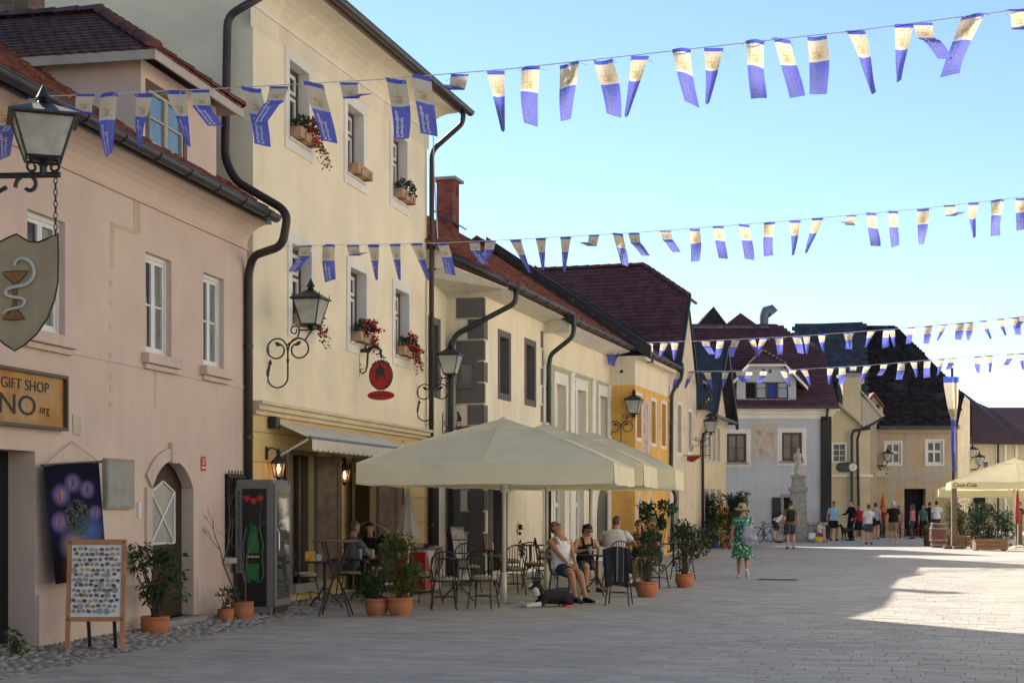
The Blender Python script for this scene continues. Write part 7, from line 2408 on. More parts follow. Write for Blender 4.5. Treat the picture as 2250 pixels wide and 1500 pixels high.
    if kind:
        g_ = MB()
        inf = .014
        lo = -.06
        rows = [(lo, .172, .122)] + [t for t in TORSO if t[0] > lo + .05 and t[0] < .46]
        if kind == 'tank':
            rows = [r_ for r_ in rows if r_[0] < .36] + [(.385, .125, .108), (.40, .11, .104)]
            g_.loft([ring(*r_, inf=inf) for r_ in rows])
            for sx in (-1, 1):
                g_.tube([tp(sx * .085, .115 * fat, .35), tp(sx * .09, .105 * fat, .42), tp(sx * .092, .06 * fat, .478), tp(sx * .094, -.01, .497), tp(sx * .09, -.07 * fat, .465), tp(sx * .085, -.105 * fat, .36)], .026 * s, 8)
        else:
            g_.loft([ring(*r_, inf=inf) for r_ in rows] + [ring(.47, .145, .095, inf=.01), ring(.515, .080, .080, inf=.006)])
            sl = {'tee': sleeve, 'long': 2.0}[kind]
            for i, (shd, el, wr) in enumerate(arms):
                sx = -1 if i == 0 else 1
                e1 = shd.lerp(el, min(1, sl))
                limb(g_, [tp(sx * .10, 0, .42), shd, e1] if sl <= 1 else [tp(sx * .10, 0, .42), shd, el, el.lerp(wr, .9)], [.07 * s, .070 * s * fat ** .5, .064 * s] if sl <= 1 else [.07 * s, .07 * s, .054 * s, .042 * s], 12)
        remesh(g_, vx, 'shirt' if kind != 'tank' else 'vest', cm, root)
    kind, cm = bottom
    if kind in ('shorts', 'trousers'):
        g_ = MB()
        g_.loft([ring(*t, inf=.010) for t in ((-.09, .150, .108), (.0, .172, .120), (.07, .164, .116))])
        for (hip, knee, ank, *_r) in legs:
            f = fat ** .5
            k1 = hip.lerp(knee, leg)
            if kind == 'shorts':
                limb(g_, [hip + Vector((0, 0, .05 * s)), hip, k1], [.09 * s, .104 * s * f, (.092 if leg > .5 else .1) * s * f], 14)
            else:
                limb(g_, [hip + Vector((0, 0, .05 * s)), hip, knee, knee.lerp(ank, .5), ank + (knee - ank).normalized() * .02], [.09 * s, .104 * s * f, .075 * s, .07 * s, .065 * s], 14)
        remesh(g_, vx, kind, cm, root)
    elif kind in ('skirt', 'dress'):
        g_ = MB()
        ln = leg
        kc = (legs[0][1] + legs[1][1]) / 2
        base = (tp(0, 0, -.05) + 0 * kc)
        rr = []
        nn = 28
        for j, t_ in enumerate([0, .25, .5, .75, 1]):
            c = tp(0, 0, .10).lerp(Vector((pv.x, pv.y, pv.z - ln * s)), t_)
            w_ = (.165 + .10 * t_) * s * fat; d_ = (.120 + .09 * t_) * s * fat
            rr.append([c + Vector((w_ * math.cos(2 * math.pi * k / nn) * (1 + .05 * t_ * math.sin(7 * 2 * math.pi * k / nn)), d_ * math.sin(2 * math.pi * k / nn) * (1 + .08 * t_ * math.cos(6 * 2 * math.pi * k / nn)), -.01 * t_ * math.sin(5 * 2 * math.pi * k / nn))) for k in range(nn)])
        g_.loft(rr, cap=False)
        g_.build(kind if kind == 'skirt' else 'dress_skirt', cm, root, smooth='all')
    if shoes:
        for (hip, knee, ank, heel, toe, fwd) in legs:
            g_ = MB()
            g_.loft([_fring(heel - fwd * .012 * s, fwd, .036 * s, .042 * s), _fring(heel + fwd * .06 * s, fwd, .043 * s, .046 * s), _fring(heel + fwd * .15 * s - Vector((0, 0, .008 * s)), fwd, .05 * s, .033 * s), _fring(toe + fwd * .02 * s - Vector((0, 0, .015 * s)), fwd, .034 * s, .02 * s)])
            g_.build('shoe', shoes, root, smooth=60)
    root['_hm'] = 0
    del root['_hm']
    return root, HM, M, arms, legs
_C10 = [(math.cos(2 * math.pi * k / 12), math.sin(2 * math.pi * k / 12)) for k in range(12)]
def _fring(c, fwd, w, h):
    side = fwd.cross(Vector((0, 0, 1)))
    side = side.normalized() if side.length > .1 else Vector((1, 0, 0))
    up = side.cross(fwd).normalized()
    return [c + side * (w * x) + up * (h * y) for x, y in _C10]
def _ring2(c, a, b, w, h): return [c + a * (w * x) + b * (h * y) for x, y in _C10]

def sit(label, px, py, face, back=0.0, **k):
    c = G(px, py)
    f = Vector(face).normalized()
    d = dict(pelvis=(0, .02, .555), kpole=(0, .3, 1), feet=[(-.12, .46, .085), (.12, .44, .085)], hands=[(-.12, .38, .62), (.12, .38, .62)], poles=[(-1, -.4, -.6), (1, -.4, -.6)], leg=.75)
    d.update(k)
    return person(label, (c.x - f.x * back, c.y - f.y * back, 0), (f.x, f.y), **d)
black_shoe = cloth('black_shoe', (.015, .015, .016)); brown_shoe = cloth('brown_shoe', (.10, .06, .035)); white_shoe = cloth('white_shoe', (.6, .58, .55))
# --- the cafe
V_ = .0095
p = sit('bald man in a white vest and navy shorts leaning back, face to the sky', 1238, 1318, (.48, -.88), height=1.80, lean=-20, pitch=30, yaw=-32, feet=[(-.02, .66, .08), (.14, .62, .08)], hands=[(-.03, .36, .55), (.05, .36, .53)], skin=skin_a, hair=('crop', 'stubble'), top=('tank', cloth('white', (.68, .68, .70))), bottom=('shorts', cloth('navy_denim', (.035, .05, .10))), shoes=black_shoe, glasses=True, voxel=V_, fat=1.14)
p = sit('woman in a black top and sunglasses looking at her phone', 1284, 1297, (.30, -.95), height=1.66, lean=10, pitch=-22, yaw=-14, hands=[(-.02, .42, .82), (.14, .42, .82)], skin=skin_b, hair=('tail', 'dark'), top=('tank', cloth('black', (.014, .014, .016))), bottom=('shorts', cloth('blue_denim', (.05, .08, .13))), shoes=brown_shoe, glasses=True, voxel=V_, fat=1.1)
hnd = p[3][1][2]
MB().box((hnd.x - .09, hnd.y + .02, hnd.z - .02), (hnd.x - .02, hnd.y + .035, hnd.z + .11)).build('phone', lens, p[0])
p = sit('broad bald man in a white shirt seen from behind', 1350, 1284, (.35, .93), height=1.82, lean=8, yaw=15, pitch=-6, hands=[(-.2, .42, .78), (.24, .44, .78)], skin=skin_a, hair=('crop', 'stubble'), top=('tee', cloth('white', (.68, .68, .70))), bottom=('shorts', cloth('camouflage', (.16, .13, .07), col2=(.07, .08, .04), mix=(.45, .5), mscale=14)), shoes=white_shoe, fat=1.28, voxel=V_)
p = sit('woman with long dark hair and sunglasses beside the orange wall', 1405, 1266, (-.25, -.96), height=1.66, lean=6, yaw=18, hands=[(-.05, .40, .80), (.14, .38, .80)], skin=skin_a, hair=('long', 'dark'), top=('tank', cloth('olive', (.07, .075, .035))), bottom=('trousers', cloth('black', (.014, .014, .016))), shoes=black_shoe, glasses=True, voxel=V_)
p = sit('person in a camouflage cap half hidden by the leafy pot plant', 1440, 1286, (-.75, -.6), height=1.78, lean=6, hands=[(-.1, .4, .8), (.14, .4, .8)], skin=skin_a, hair=('short', 'brown'), top=('tee', cloth('charcoal', (.03, .032, .03))), bottom=('shorts', cloth('camouflage')), shoes=brown_shoe, voxel=V_)
capm = cloth('camo_cap', (.13, .13, .07), col2=(.06, .07, .03), mix=(.45, .5), mscale=20)
def cap_on(p, m, brim=True):
    h = MB(p[1])
    h.lathe([(.088, .135), (.09, .16), (.082, .20), (.05, .232), (.005, .24)], 18, T(0, .006, 0) @ Matrix.Diagonal((.93, 1.13, 1, 1)))
    if brim: h.prism([(-.07, .08, .140), (-.05, .16, .132), (0, .185, .13), (.05, .16, .132), (.07, .08, .140)], (0, 0, .008))
    h.build('cap', m, p[0], smooth=40)
cap_on(p, capm)
p = sit('bald man in a grey shirt at the cafe door, seen from behind', 768, 1318, (.75, .66), height=1.76, lean=6, yaw=10, skin=skin_a, hair=('crop', 'stubble'), top=('tee', cloth('grey', (.12, .12, .125))), bottom=('shorts', cloth('black', (.014, .014, .016))), shoes=black_shoe, voxel=.012, hands=[(-.15, .38, .66), (.16, .38, .74)])
p = sit('woman in a black printed shirt with both hands raised to her hair', 812, 1305, (-.12, -.99), height=1.68, lean=-4, hands=[(-.17, .04, 1.30), (.17, .04, 1.30)], poles=[(-1, .2, -.2), (1, .2, -.2)], skin=skin_b, hair=('long', 'dark'), top=('tee', cloth('black', (.014, .014, .016))), bottom=('trousers', cloth('black', (.014, .014, .016))), shoes=black_shoe, voxel=.012)
pm = p[2]
q = MB(pm)
q.prism([(-.09, .128, .17), (.09, .128, .17), (.1, .138, .25), (.05, .142, .31), (-.06, .142, .30), (-.1, .138, .24)], (0, .006, 0))
q.build('shirt_print', cloth('shirt_print', (.25, .25, .24), var=.6, scale=30), p[0])

def walk(label, px, py, face, **k):
    c = G(px, py)
    return person(label, (c.x, c.y, 0), Vector(face).normalized(), **k)
flower = mat('green_flower_dress', (.02, .15, .085), rough=.85, var=.15, bump=.2, bscale=30, bdist=.006, col2=(.50, .55, .48), mix=(.56, .60), mscale=17)
p = walk('woman in a green flowered dress and straw hat walking away with a bag', 1632, 1268, (.16, .98), height=1.64, feet=[(-.09, .10, .085), (.10, -.26, .20)], kpole=(0, 1, 0), hands=[(-.30, .02, .82), (.27, .06, .84)], skin=skin_a, hair=('bun', 'brown'), top=('tee', flower), bottom=('dress', flower), leg=.48, shoes=white_shoe, voxel=.011, fat=1.05, sleeve=.5, yaw=14)
h = MB(p[1])
h.lathe([(.185, .115), (.19, .122), (.13, .142), (.096, .15), (.094, .215), (.08, .24), (.005, .246)], 24, T(0, -.0, 0) @ Rx(R(14)))
h.build('straw_hat', mat('straw', (.36, .31, .15), rough=.9, var=.2, scale=30, bump=.5, bscale=90), p[0], smooth=40)
bag = MB(p[2])
bag.loft([[(.13 + .10 * x, -.19 + .035 * y, .30) for x, y in _C10], [(.14 + .17 * x, -.21 + .06 * y, .08) for x, y in _C10], [(.17 + .20 * x, -.22 + .07 * y, -.12) for x, y in _C10], [(.19 + .19 * x, -.21 + .05 * y, -.17) for x, y in _C10]])
bag.build('shoulder_bag', cloth('blue_grey_bag', (.20, .22, .30), col2=(.36, .36, .42), mix=(.5, .55), mscale=7), p[0], smooth=50)
MB(p[2]).tube([(.08, -.17, .30), (.13, -.10, .46), (.14, .0, .51), (.16, .10, .40), (.22, .02, .1)], .012, 5).build('bag_strap', cloth('pale_strap', (.45, .5, .5)), p[0])

p = walk('man with a black backpack and dark cap walking away', 1737, 1206, (.08, 1), height=1.78, feet=[(-.11, -.10, .10), (.12, .10, .085)], hands=[(-.28, .02, .88), (.30, .06, .86)], skin=skin_b, hair=('short', 'brown'), top=('tee', cloth('khaki_green', (.16, .16, .07))), bottom=('shorts', cloth('slate_blue', (.055, .06, .085))), shoes=brown_shoe, fat=1.12, voxel=.014)
cap_on(p, cloth('navy', (.02, .022, .04)))
b = MB(p[2]); b.bev((-.14, -.30, .06), (.14, -.12, .46), .04); b.build('backpack', cloth('black_nylon', (.025, .024, .02)), p[0], smooth=30)
b = MB(p[2]); b.bev((-.11, -.345, .08), (.11, -.30, .26), .02); b.build('backpack_pocket', cloth('black_nylon'), p[0])
for sx in (-1, 1): MB(p[2]).tube([(sx * .10, -.14, .45), (sx * .11, -.02, .50), (sx * .12, .11, .40), (sx * .13, .0, .15), (sx * .12, -.13, .12)], .018, 5).build('backpack_strap', cloth('black_nylon'), p[0])

p = walk('cyclist in a white top bending over parked bicycles', 1707, 1191, (.95, .2), height=1.74, lean=58, pitch=10, pelvis=(0, -.08, .92), hands=[(-.2, .50, .80), (.2, .50, .80)], skin=skin_b, hair=('short', 'dark'), top=('tee', cloth('white', (.68, .68, .70))), bottom=('shorts', cloth('black', (.014, .014, .016))), shoes=black_shoe)
b = MB(p[2]); b.bev((-.12, -.26, .1), (.12, -.11, .42), .03); b.build('backpack', cloth('black_nylon'), p[0])
p = walk('man in a light blue shirt and black shorts holding a cup', 1832, 1187, (.1, -1), height=1.80, feet=[(-.10, .06, .085), (.12, -.08, .085)], hands=[(-.16, .26, 1.18), (.30, .02, .88)], skin=skin_a, hair=('short', 'dark'), top=('tee', cloth('sky_blue', (.28, .44, .60))), bottom=('shorts', cloth('black')), shoes=black_shoe, fat=1.08)
hnd = p[3][0][2]; MB().lathe([(.03, 0), (.04, .11)], 10, T(hnd.x + .04, hnd.y + .06, hnd.z - .05)).build('paper_cup', white_pvc, p[0])
walk('man all in black standing with a black dog', 1871, 1187, (-.9, -.3), height=1.86, hands=[(-.3, .1, .95), (.3, .3, 1.1)], skin=skin_b, hair=('short', 'dark'), top=('long', cloth('black')), bottom=('trousers', cloth('black')), shoes=black_shoe)
p = walk('woman in a red top and black skirt facing us', 1888, 1186, (-.2, -1), height=1.66, skin=skin_a, hair=('short', 'dark'), top=('tee', cloth('red', (.36, .02, .025))), bottom=('skirt', cloth('black')), leg=.45, shoes=white_shoe)
p = walk('woman in a white shirt and denim shorts with a black shoulder bag', 1909, 1195, (.1, 1), height=1.66, feet=[(-.10, .03, .085), (.11, -.04, .085)], skin=skin_b, hair=('short', 'brown'), top=('tee', cloth('white', (.68, .68, .70))), bottom=('shorts', cloth('blue_denim', (.05, .08, .13))), shoes=black_shoe)
b = MB(p[2]); b.bev((.18, -.16, -.16), (.30, .12, .18), .03); b.build('shoulder_bag', cloth('black_nylon'), p[0])
MB(p[2]).tube([(.24, -.1, .16), (.17, -.02, .50), (.24, .08, .16)], .01, 5).build('bag_strap', cloth('black_nylon'), p[0])
walk('woman with dark hair in a grey top beside the white-shirted one', 1924, 1184, (.5, .85), height=1.74, skin=skin_b, hair=('bun', 'dark'), top=('tee', cloth('light_grey', (.34, .33, .33))), bottom=('shorts', cloth('black')), leg=.5, shoes=brown_shoe)
walk('white haired man in a black T-shirt and khaki shorts', 1963, 1195, (.15, 1), height=1.80, feet=[(-.10, .12, .085), (.10, -.18, .11)], hands=[(-.3, -.08, .88), (.28, .2, .9)], skin=skin_b, hair=('short', 'white'), top=('tee', cloth('black')), bottom=('shorts', cloth('khaki', (.26, .20, .11))), shoes=white_shoe, fat=1.1)
walk('woman in a pink top and long grey trousers by the dark doorway', 2005, 1183, (-.8, .5), height=1.68, skin=skin_a, hair=('long', 'brown'), top=('tee', cloth('pink', (.5, .14, .2))), bottom=('trousers', cloth('dark_grey', (.05, .055, .06))), shoes=black_shoe)
walk('man in navy standing right of the dark doorway', 2043, 1180, (.4, .9), height=1.80, skin=skin_a, hair=('short', 'brown'), top=('tee', cloth('navy', (.02, .022, .04))), bottom=('trousers', cloth('navy')), shoes=black_shoe)
walk('man in a white shirt standing behind the wine barrel', 2058, 1181, (.2, 1), height=1.84, skin=skin_b, hair=('short', 'dark'), top=('tee', cloth('white')), bottom=('trousers', cloth('dark_grey')), shoes=black_shoe, fat=1.1)
walk('man in a dark T-shirt standing far back beside the orange house', 1486, 1206, (.75, .6), height=1.80, skin=skin_a, hair=('short', 'dark'), top=('tee', cloth('charcoal_blue', (.03, .034, .05))), bottom=('trousers', cloth('dark_grey')), shoes=black_shoe)
walk('waiter in blue standing under the right parasol', 2139, 1186, (-.6, -.8), height=1.78, skin=skin_a, hair=('short', 'dark'), top=('tee', cloth('steel_blue', (.05, .07, .13))), bottom=('trousers', cloth('navy')), shoes=black_shoe)
walk('dark clothed guest standing at the right edge under the parasol', 2240, 1192, (-.9, -.3), height=1.78, skin=skin_b, hair=('short', 'dark'), top=('tee', cloth('black')), bottom=('trousers', cloth('black')), shoes=black_shoe)
p = walk('guest in a cream shirt seated under the right parasol', 2122, 1186, (.3, 1), height=1.70, pelvis=(0, .02, .555), kpole=(0, .3, 1), feet=[(-.12, .46, .085), (.12, .44, .085)], hands=[(-.12, .4, .8), (.12, .4, .8)], skin=skin_b, hair=('short', 'grey'), top=('tee', cloth('cream', (.5, .42, .3))), bottom=('trousers', cloth('dark_grey')), shoes=black_shoe, leg=.75)
p = walk('small child in white and pink on a toy bike by the fountain', 1800, 1190, (.8, .5), height=1.05, pelvis=(0, 0, .72), feet=[(-.12, .2, .12), (.12, -.05, .12)], hands=[(-.16, .42, 1.02), (.16, .42, 1.02)], skin=skin_b, hair=('short', 'blond'), top=('tee', cloth('white')), bottom=('shorts', cloth('bright_pink', (.5, .04, .14))), shoes=white_shoe)

for lab, px, py, f_, h_, tc, bc in (('person in dark red standing left of the folded orange parasol', 1938, 1180, (.3, -1), 1.55, ('maroon', (.14, .02, .03)), 'dark_grey'), ('person in beige by the ochre wall behind the white haired man', 1975, 1179, (-.5, -.8), 1.6, ('beige', (.36, .28, .2)), 'blue_denim'), ('person in teal between the doorway and the barrel', 2028, 1181, (.2, -1), 1.66, ('teal', (.04, .12, .13)), 'black'), ('guest in dark green standing behind the glossy shrub', 2105, 1186, (-.3, -1), 1.72, ('dark_green', (.03, .07, .04)), 'dark_grey'), ('person in grey blue beyond the fountain', 1848, 1181, (.6, .7), 1.7, ('grey_blue', (.15, .2, .27)), 'black')):
    walk(lab, px, py, f_, height=h_, skin=skin_a, hair=('short', 'brown'), top=('tee', cloth(*tc)), bottom=('trousers', cloth(bc)), shoes=black_shoe)
# --- dogs
def dog(label, loc, face, parts, cols, scale=1.0, voxel=.012):
    rz = math.atan2(-face[0], face[1])
    root = thing('dog', label, 'dog', (loc[0], loc[1], 0), rz, scale=scale)
    b = MB()
    for kind, *a in parts:
        if kind == 't': b.tube([Vector(q) for q in a[0]], a[1], 10)
        else: b.ball(a[0], a[1], 12, 8)
    remesh(b, voxel, 'body', cols[0], root)
    return root
blackfur = mat('black_fur', (.014, .013, .013), rough=.8, var=.4, scale=14, bump=.6, bscale=120, bdist=.01)
whitefur = mat('white_fur', (.55, .52, .48), rough=.9, var=.12, scale=14, bump=.6, bscale=120, bdist=.01)
# lying: faces +y in its own frame, belly on the ground
c = G(1196, 1333)
lying = [('t', [(0, -.42, .13), (0, -.28, .16), (0, -.05, .165), (0, .12, .17), (0, .2, .2)], [.09, .13, .125, .12, .09]),
         ('t', [(0, .14, .2), (0, .2, .29), (0, .24, .36)], [.09, .075, .065]),
         ('b', (0, .27, .385), (.075, .085, .075)), ('t', [(0, .30, .37), (0, .38, .345), (0, .42, .34)], [.055, .04, .03]),
         ('t', [(-.06, .26, .43), (-.085, .24, .47), (-.11, .25, .43)], [.03, .025, .012]), ('t', [(.06, .26, .43), (.085, .24, .47), (.11, .25, .43)], [.03, .025, .012]),
         ('t', [(-.10, .12, .12), (-.11, .22, .06), (-.10, .46, .035), (-.10, .50, .03)], [.05, .045, .032, .036]), ('t', [(.10, .12, .12), (.12, .22, .06), (.14, .42, .035), (.14, .46, .03)], [.05, .045, .032, .036]),
         ('t', [(.12, -.34, .12), (.19, -.2, .10), (.17, -.36, .05), (.16, -.22, .035)], [.08, .07, .045, .035]), ('t', [(-.12, -.34, .12), (-.17, -.2, .10), (-.16, -.34, .05)], [.08, .07, .045]),
         ('t', [(0, -.5, .1), (.05, -.62, .06), (.15, -.72, .05)], [.035, .035, .015])]
DG = dog('black and white dog lying at the feet of the man in the vest', (c.x + .10, c.y + .1), Vector((-.95, -.42)).normalized(), lying, [blackfur], .92)
w = MB()
w.tube([(0, .25, .20), (0, .285, .30), (0, .30, .36)], [.07, .07, .05], 10); w.tube([(0, .335, .40), (0, .385, .362), (0, .425, .345)], [.03, .04, .028], 8)
remesh(w, .012, 'white_ruff', whitefur, DG)
for sx, q in ((-1, [(-.11, .24, .055), (-.10, .46, .036), (-.10, .515, .03)]), (1, [(.12, .24, .055), (.14, .42, .036), (.14, .475, .03)])):
    MB().tube([Vector(v) for v in q], [.047, .036, .038], 10).build('white_foreleg', whitefur, DG, smooth='all')
MB().ball((0, .455, .35), (.016, .014, .013), 8, 6).build('nose', eye_m, DG)
MB().tube([(.085 * math.cos(a_), .17 + .03 * math.sin(a_), .235 + .05 * math.sin(a_)) for a_ in [2 * math.pi * k / 16 for k in range(16)]], .01, 5, closed=True).build('collar', cloth('red', (.36, .02, .025)), DG)
stand = [('t', [(0, -.34, .50), (0, -.2, .50), (0, .05, .47), (0, .22, .50), (0, .3, .54)], [.09, .10, .115, .12, .08]),
         ('t', [(0, .26, .55), (0, .36, .66)], [.08, .06]), ('b', (0, .40, .70), (.065, .08, .065)), ('t', [(0, .45, .69), (0, .55, .665)], [.045, .03]),
         ('t', [(-.05, .37, .74), (-.075, .36, .71)], [.025, .012]), ('t', [(.05, .37, .74), (.075, .36, .71)], [.025, .012]),
         ('t', [(0, -.38, .52), (0, -.5, .58), (0, -.58, .68)], [.03, .022, .012])]
for sx in (-1, 1):
    stand += [('t', [(sx * .08, .2, .45), (sx * .085, .19, .26), (sx * .085, .2, .05), (sx * .085, .24, .025)], [.055, .036, .025, .026]),
              ('t', [(sx * .08, -.28, .46), (sx * .085, -.2, .30), (sx * .085, -.34, .18), (sx * .085, -.32, .03), (sx * .085, -.28, .025)], [.08, .05, .03, .024, .026])]
c = G(1866, 1187)
DG2 = dog('black dog standing among the people on the square', (c.x - .15, c.y - .2), (-.85, -.5), stand, [blackfur], 1.0, .016)
for sx in (-1, 1): MB().ball((sx * .03, .46, .72), .009, 6, 4).build('eye', eye_m, DG2)
# ================================================================ potted plants and climbing plants
def pot(root, r, h, m=terracotta):
    MB().lathe([(r * .72, 0), (r * .95, h * .35), (r, h * .62), (r * .93, h * .82), (r * .98, h * .86), (r * .98, h), (r * .88, h), (r * .85, h * .9)], 24).build('pot', m, root, smooth=35)
    MB().lathe([(.01, h * .9), (r * .84, h * .9), (r * .84, h * .85)], 16).build('soil', mat('potting_soil'), root)
def potted(label, px, py, r, h, clumps, seed, leafmat=None, size=.07, stems=5, top=1.0, aspect=.55, dy=0.0, fl=None, droop=0.0):
    rg = random.Random(seed)
    c = G(px, py)
    root = thing('potted_plant', label, 'pot plant', (c.x, c.y + dy + r, 0), 0, 'terracotta pot plants')
    pot(root, r, h)
    st = MB()
    lf = MB()
    for (x, y, z, rx, rz, n) in clumps:
        st.tube([(rg.uniform(-.05, .05), rg.uniform(-.05, .05), h * .9), (x * .4 + rg.uniform(-.04, .04), y * .4, (h + z) * .5), (x, y, z)], [.012, .009, .004], 5)
        leaves(lf, (x, y, z), (rx, rx * .8, rz), n, size, rg, droop, aspect=aspect)
    st.build('stems', stemm, root)
    lf.build('foliage', leafmat or leafm, root)
    if fl:
        b = MB()
        for (x, y, z, rx, rz, n) in clumps[:fl[1]]: leaves(b, (x, y - .05, z), (rx, rx, rz), 12, .05, rg, aspect=.9)
        b.build('blossom', fl[0], root)
    return root
def cl(n, x0, x1, z0, z1, rx, rz, cnt, seed):
    r_ = random.Random(seed)
    return [(r_.uniform(x0, x1), r_.uniform(-.12, .12), r_.uniform(z0, z1), rx * r_.uniform(.7, 1.2), rz * r_.uniform(.7, 1.2), cnt) for _ in range(n)]
potted('terracotta pot with a drooping oleander before the arched door', 333, 1398, .18, .24, cl(20, -.27, .30, .45, 1.12, .10, .10, 30, 1), 1, leafm, .10, aspect=.3, droop=.5)
potted('small terracotta pot with a leafy twig below the bare branches', 492, 1368, .115, .19, cl(6, -.06, .06, .25, .55, .07, .10, 26, 2), 2, leafm, .05)
BP = potted('big terracotta pot with tall bare branches beside the fridge', 527, 1364, .165, .26, cl(2, -.1, .0, .30, .45, .06, .05, 14, 3), 3, leafm, .05)
def branch(mb, p, d, l, r, depth, rg):
    q = p + d * l
    mid = p + d * l * .5 + Vector((rg.uniform(-.03, .03), rg.uniform(-.03, .03), 0))
    mb.tube([p, mid, q], [r, r * .8, r * .6], 5)
    if depth:
        for _ in range(2 if depth > 1 else 3):
            nd_ = (d + Vector((rg.uniform(-.6, .6), rg.uniform(-.4, .4), rg.uniform(-.1, .5)))).normalized()
            branch(mb, q if rg.random() < .6 else mid, nd_, l * rg.uniform(.55, .8), r * .6, depth - 1, rg)
mb = MB(); rg = random.Random(12)
branch(mb, Vector((-.03, 0, .22)), Vector((-.38, 0, .92)).normalized(), .62, .019, 4, rg)
branch(mb, Vector((.05, 0, .22)), Vector((.05, -.1, 1)).normalized(), .7, .013, 3, rg)
mb.build('bare_branches', mat('bare_twig', (.13, .10, .075), rough=.9), BP)
potted('left of two terracotta pots with bushes before the freezer', 825, 1353, .175, .25, cl(14, -.22, .18, .30, .62, .12, .11, 60, 4), 4, leafm, .055)
potted('right of two terracotta pots, with the taller yellow green bush', 877, 1354, .19, .27, cl(22, -.20, .22, .38, 1.10, .12, .12, 70, 5), 5, leafm2, .06)
potted('terracotta pot with a tall leafy bush before the seated group', 1424, 1312, .20, .27, cl(17, -.24, .22, .45, 1.22, .11, .11, 34, 6), 6, leafm, .065)
potted('rightmost terracotta pot with a feathery willow-like shrub', 1507, 1291, .19, .27, cl(18, -.22, .34, .40, 1.15, .12, .13, 38, 7), 7, leafd, .085, aspect=.25, droop=.3)
def bush(name, label, loc, clumps, seed, lm, size, fl=None, planter=None, aspect=.6, cat='shrub', group=None):
    rg = random.Random(seed)
    root = thing(name, label, cat, loc, 0, group)
    lf, st = MB(), MB()
    for (x, y, z, rx, rz, n) in clumps:
        leaves(lf, (x, y, z), (rx, rx * .8, rz), n, size, rg, aspect=aspect)
        st.tube([(x * .3, y * .3, .02), (x * .7, y * .7, z * .6), (x, y, z)], [.014, .01, .004], 5)
    st.build('stems', stemm, root); lf.build('foliage', lm, root)
    if fl:
        b = MB()
        for _ in range(fl[1]):
            (x, y, z, rx, rz, n) = rg.choice(clumps)
            leaves(b, (x + rg.uniform(-rx, rx), y - rx * .7, z + rg.uniform(-rz, rz)), (.05, .05, .05), 8, fl[2], rg, aspect=.9)
        b.build('blossom', fl[0], root)
    if planter: planter(root)
    return root
def tub(r, h, m=None): return lambda root: MB().lathe([(r * .85, 0), (r, h), (r * .9, h), (r * .8, h * .85)], 16).build('tub', m or stone_grey, root, smooth=35)
c = G(965, 1276)
bush('flowering_bush', 'tall bush with pale flowers beside the leaning menu stand', (c.x, c.y + 1.2, 0), cl(26, -.25, .30, .5, 1.62, .17, .17, 75, 11), 11, leafd, .075, (whitefl, 22, .05), tub(.26, .42))
c = G(1110, 1262)
bush('leafy_bush', 'dark leafy tub plant right of the parasol pole', (c.x, c.y + .6, 0), cl(18, -.28, .30, .5, 1.15, .15, .14, 55, 12), 12, leafd, .095, None, tub(.22, .4), aspect=.8)
c = G(1441, 1236)
bush('leafy_bush', 'light green leafy small tree in front of the orange house', (c.x, c.y, 0), cl(16, -.42, .42, 1.0, 1.66, .17, .14, 34, 13), 13, leafm, .11, None, tub(.24, .45), aspect=.85)
c = G(1522, 1228)
bush('leafy_bush', 'grey green shrub at the far end of the terrace', (c.x, c.y, 0), cl(18, -.5, .5, .3, 1.1, .22, .2, 60, 14), 14, leafd, .09, None, None)
c = G(1583, 1203)
bush('hedge_bush', 'high green bush with orange flowers before the white house', (c.x, c.y, 0), cl(44, -.75, .85, .5, 2.0, .28, .25, 80, 15), 15, leafd, .10, None, None)
c = G(1605, 1206)
bush('flowering_bush', 'mass of orange blossoms left of the straw hat', (c.x, c.y - .6, 0), cl(16, -.5, .4, .5, 1.45, .20, .16, 50, 16), 16, leafm, .09, (orangefl, 26, .07), None)
c = G(1560, 1206)
bush('low_bush', 'low grey bush at the corner of the straw yellow house', (c.x, c.y, 0), cl(12, -.45, .3, .25, .9, .22, .2, 60, 17), 17, leafm, .08)
for px, lab, m_, r_ in ((1566, 'small blue flower pot on the paving', mat('blue_glaze', (.03, .06, .3), rough=.3), .16), (1588, 'orange brown flower pot beside the small blue one', terracotta, .2)):
    c = G(px, 1202); q = thing('flower_pot', lab, 'flower pot', (c.x, c.y - .8, 0)); pot(q, r_, r_ * 1.2, m_)
# weeds at the foot of the shop door
c = P(8, 1380, 15.6)
bush('weed', 'little green weed at the foot of the shop entrance', (c.x + .12, c.y, .05), cl(6, -.08, .1, .05, .22, .07, .06, 22, 18), 18, leafm2, .05, cat='plant')
c = P(2243, 925, 108)
tr = thing('tree', 'sunlit yellow green tree top behind the far right roof', 'tree', (c.x, c.y, 0))
MB().tube([(0, 0, 0), (.1, 0, 3), (0, 0, 6)], [.25, .2, .1], 8).build('trunk', stemm, tr)
lf = MB(); rg = random.Random(19)
for _ in range(30): leaves(lf, (rg.uniform(-1.6, 1.8), rg.uniform(-1, 1), rg.uniform(5.6, 7.7)), (.6, .6, .5), 60, .25, rg, aspect=.7)
lf.build('crown', leafm2, tr)
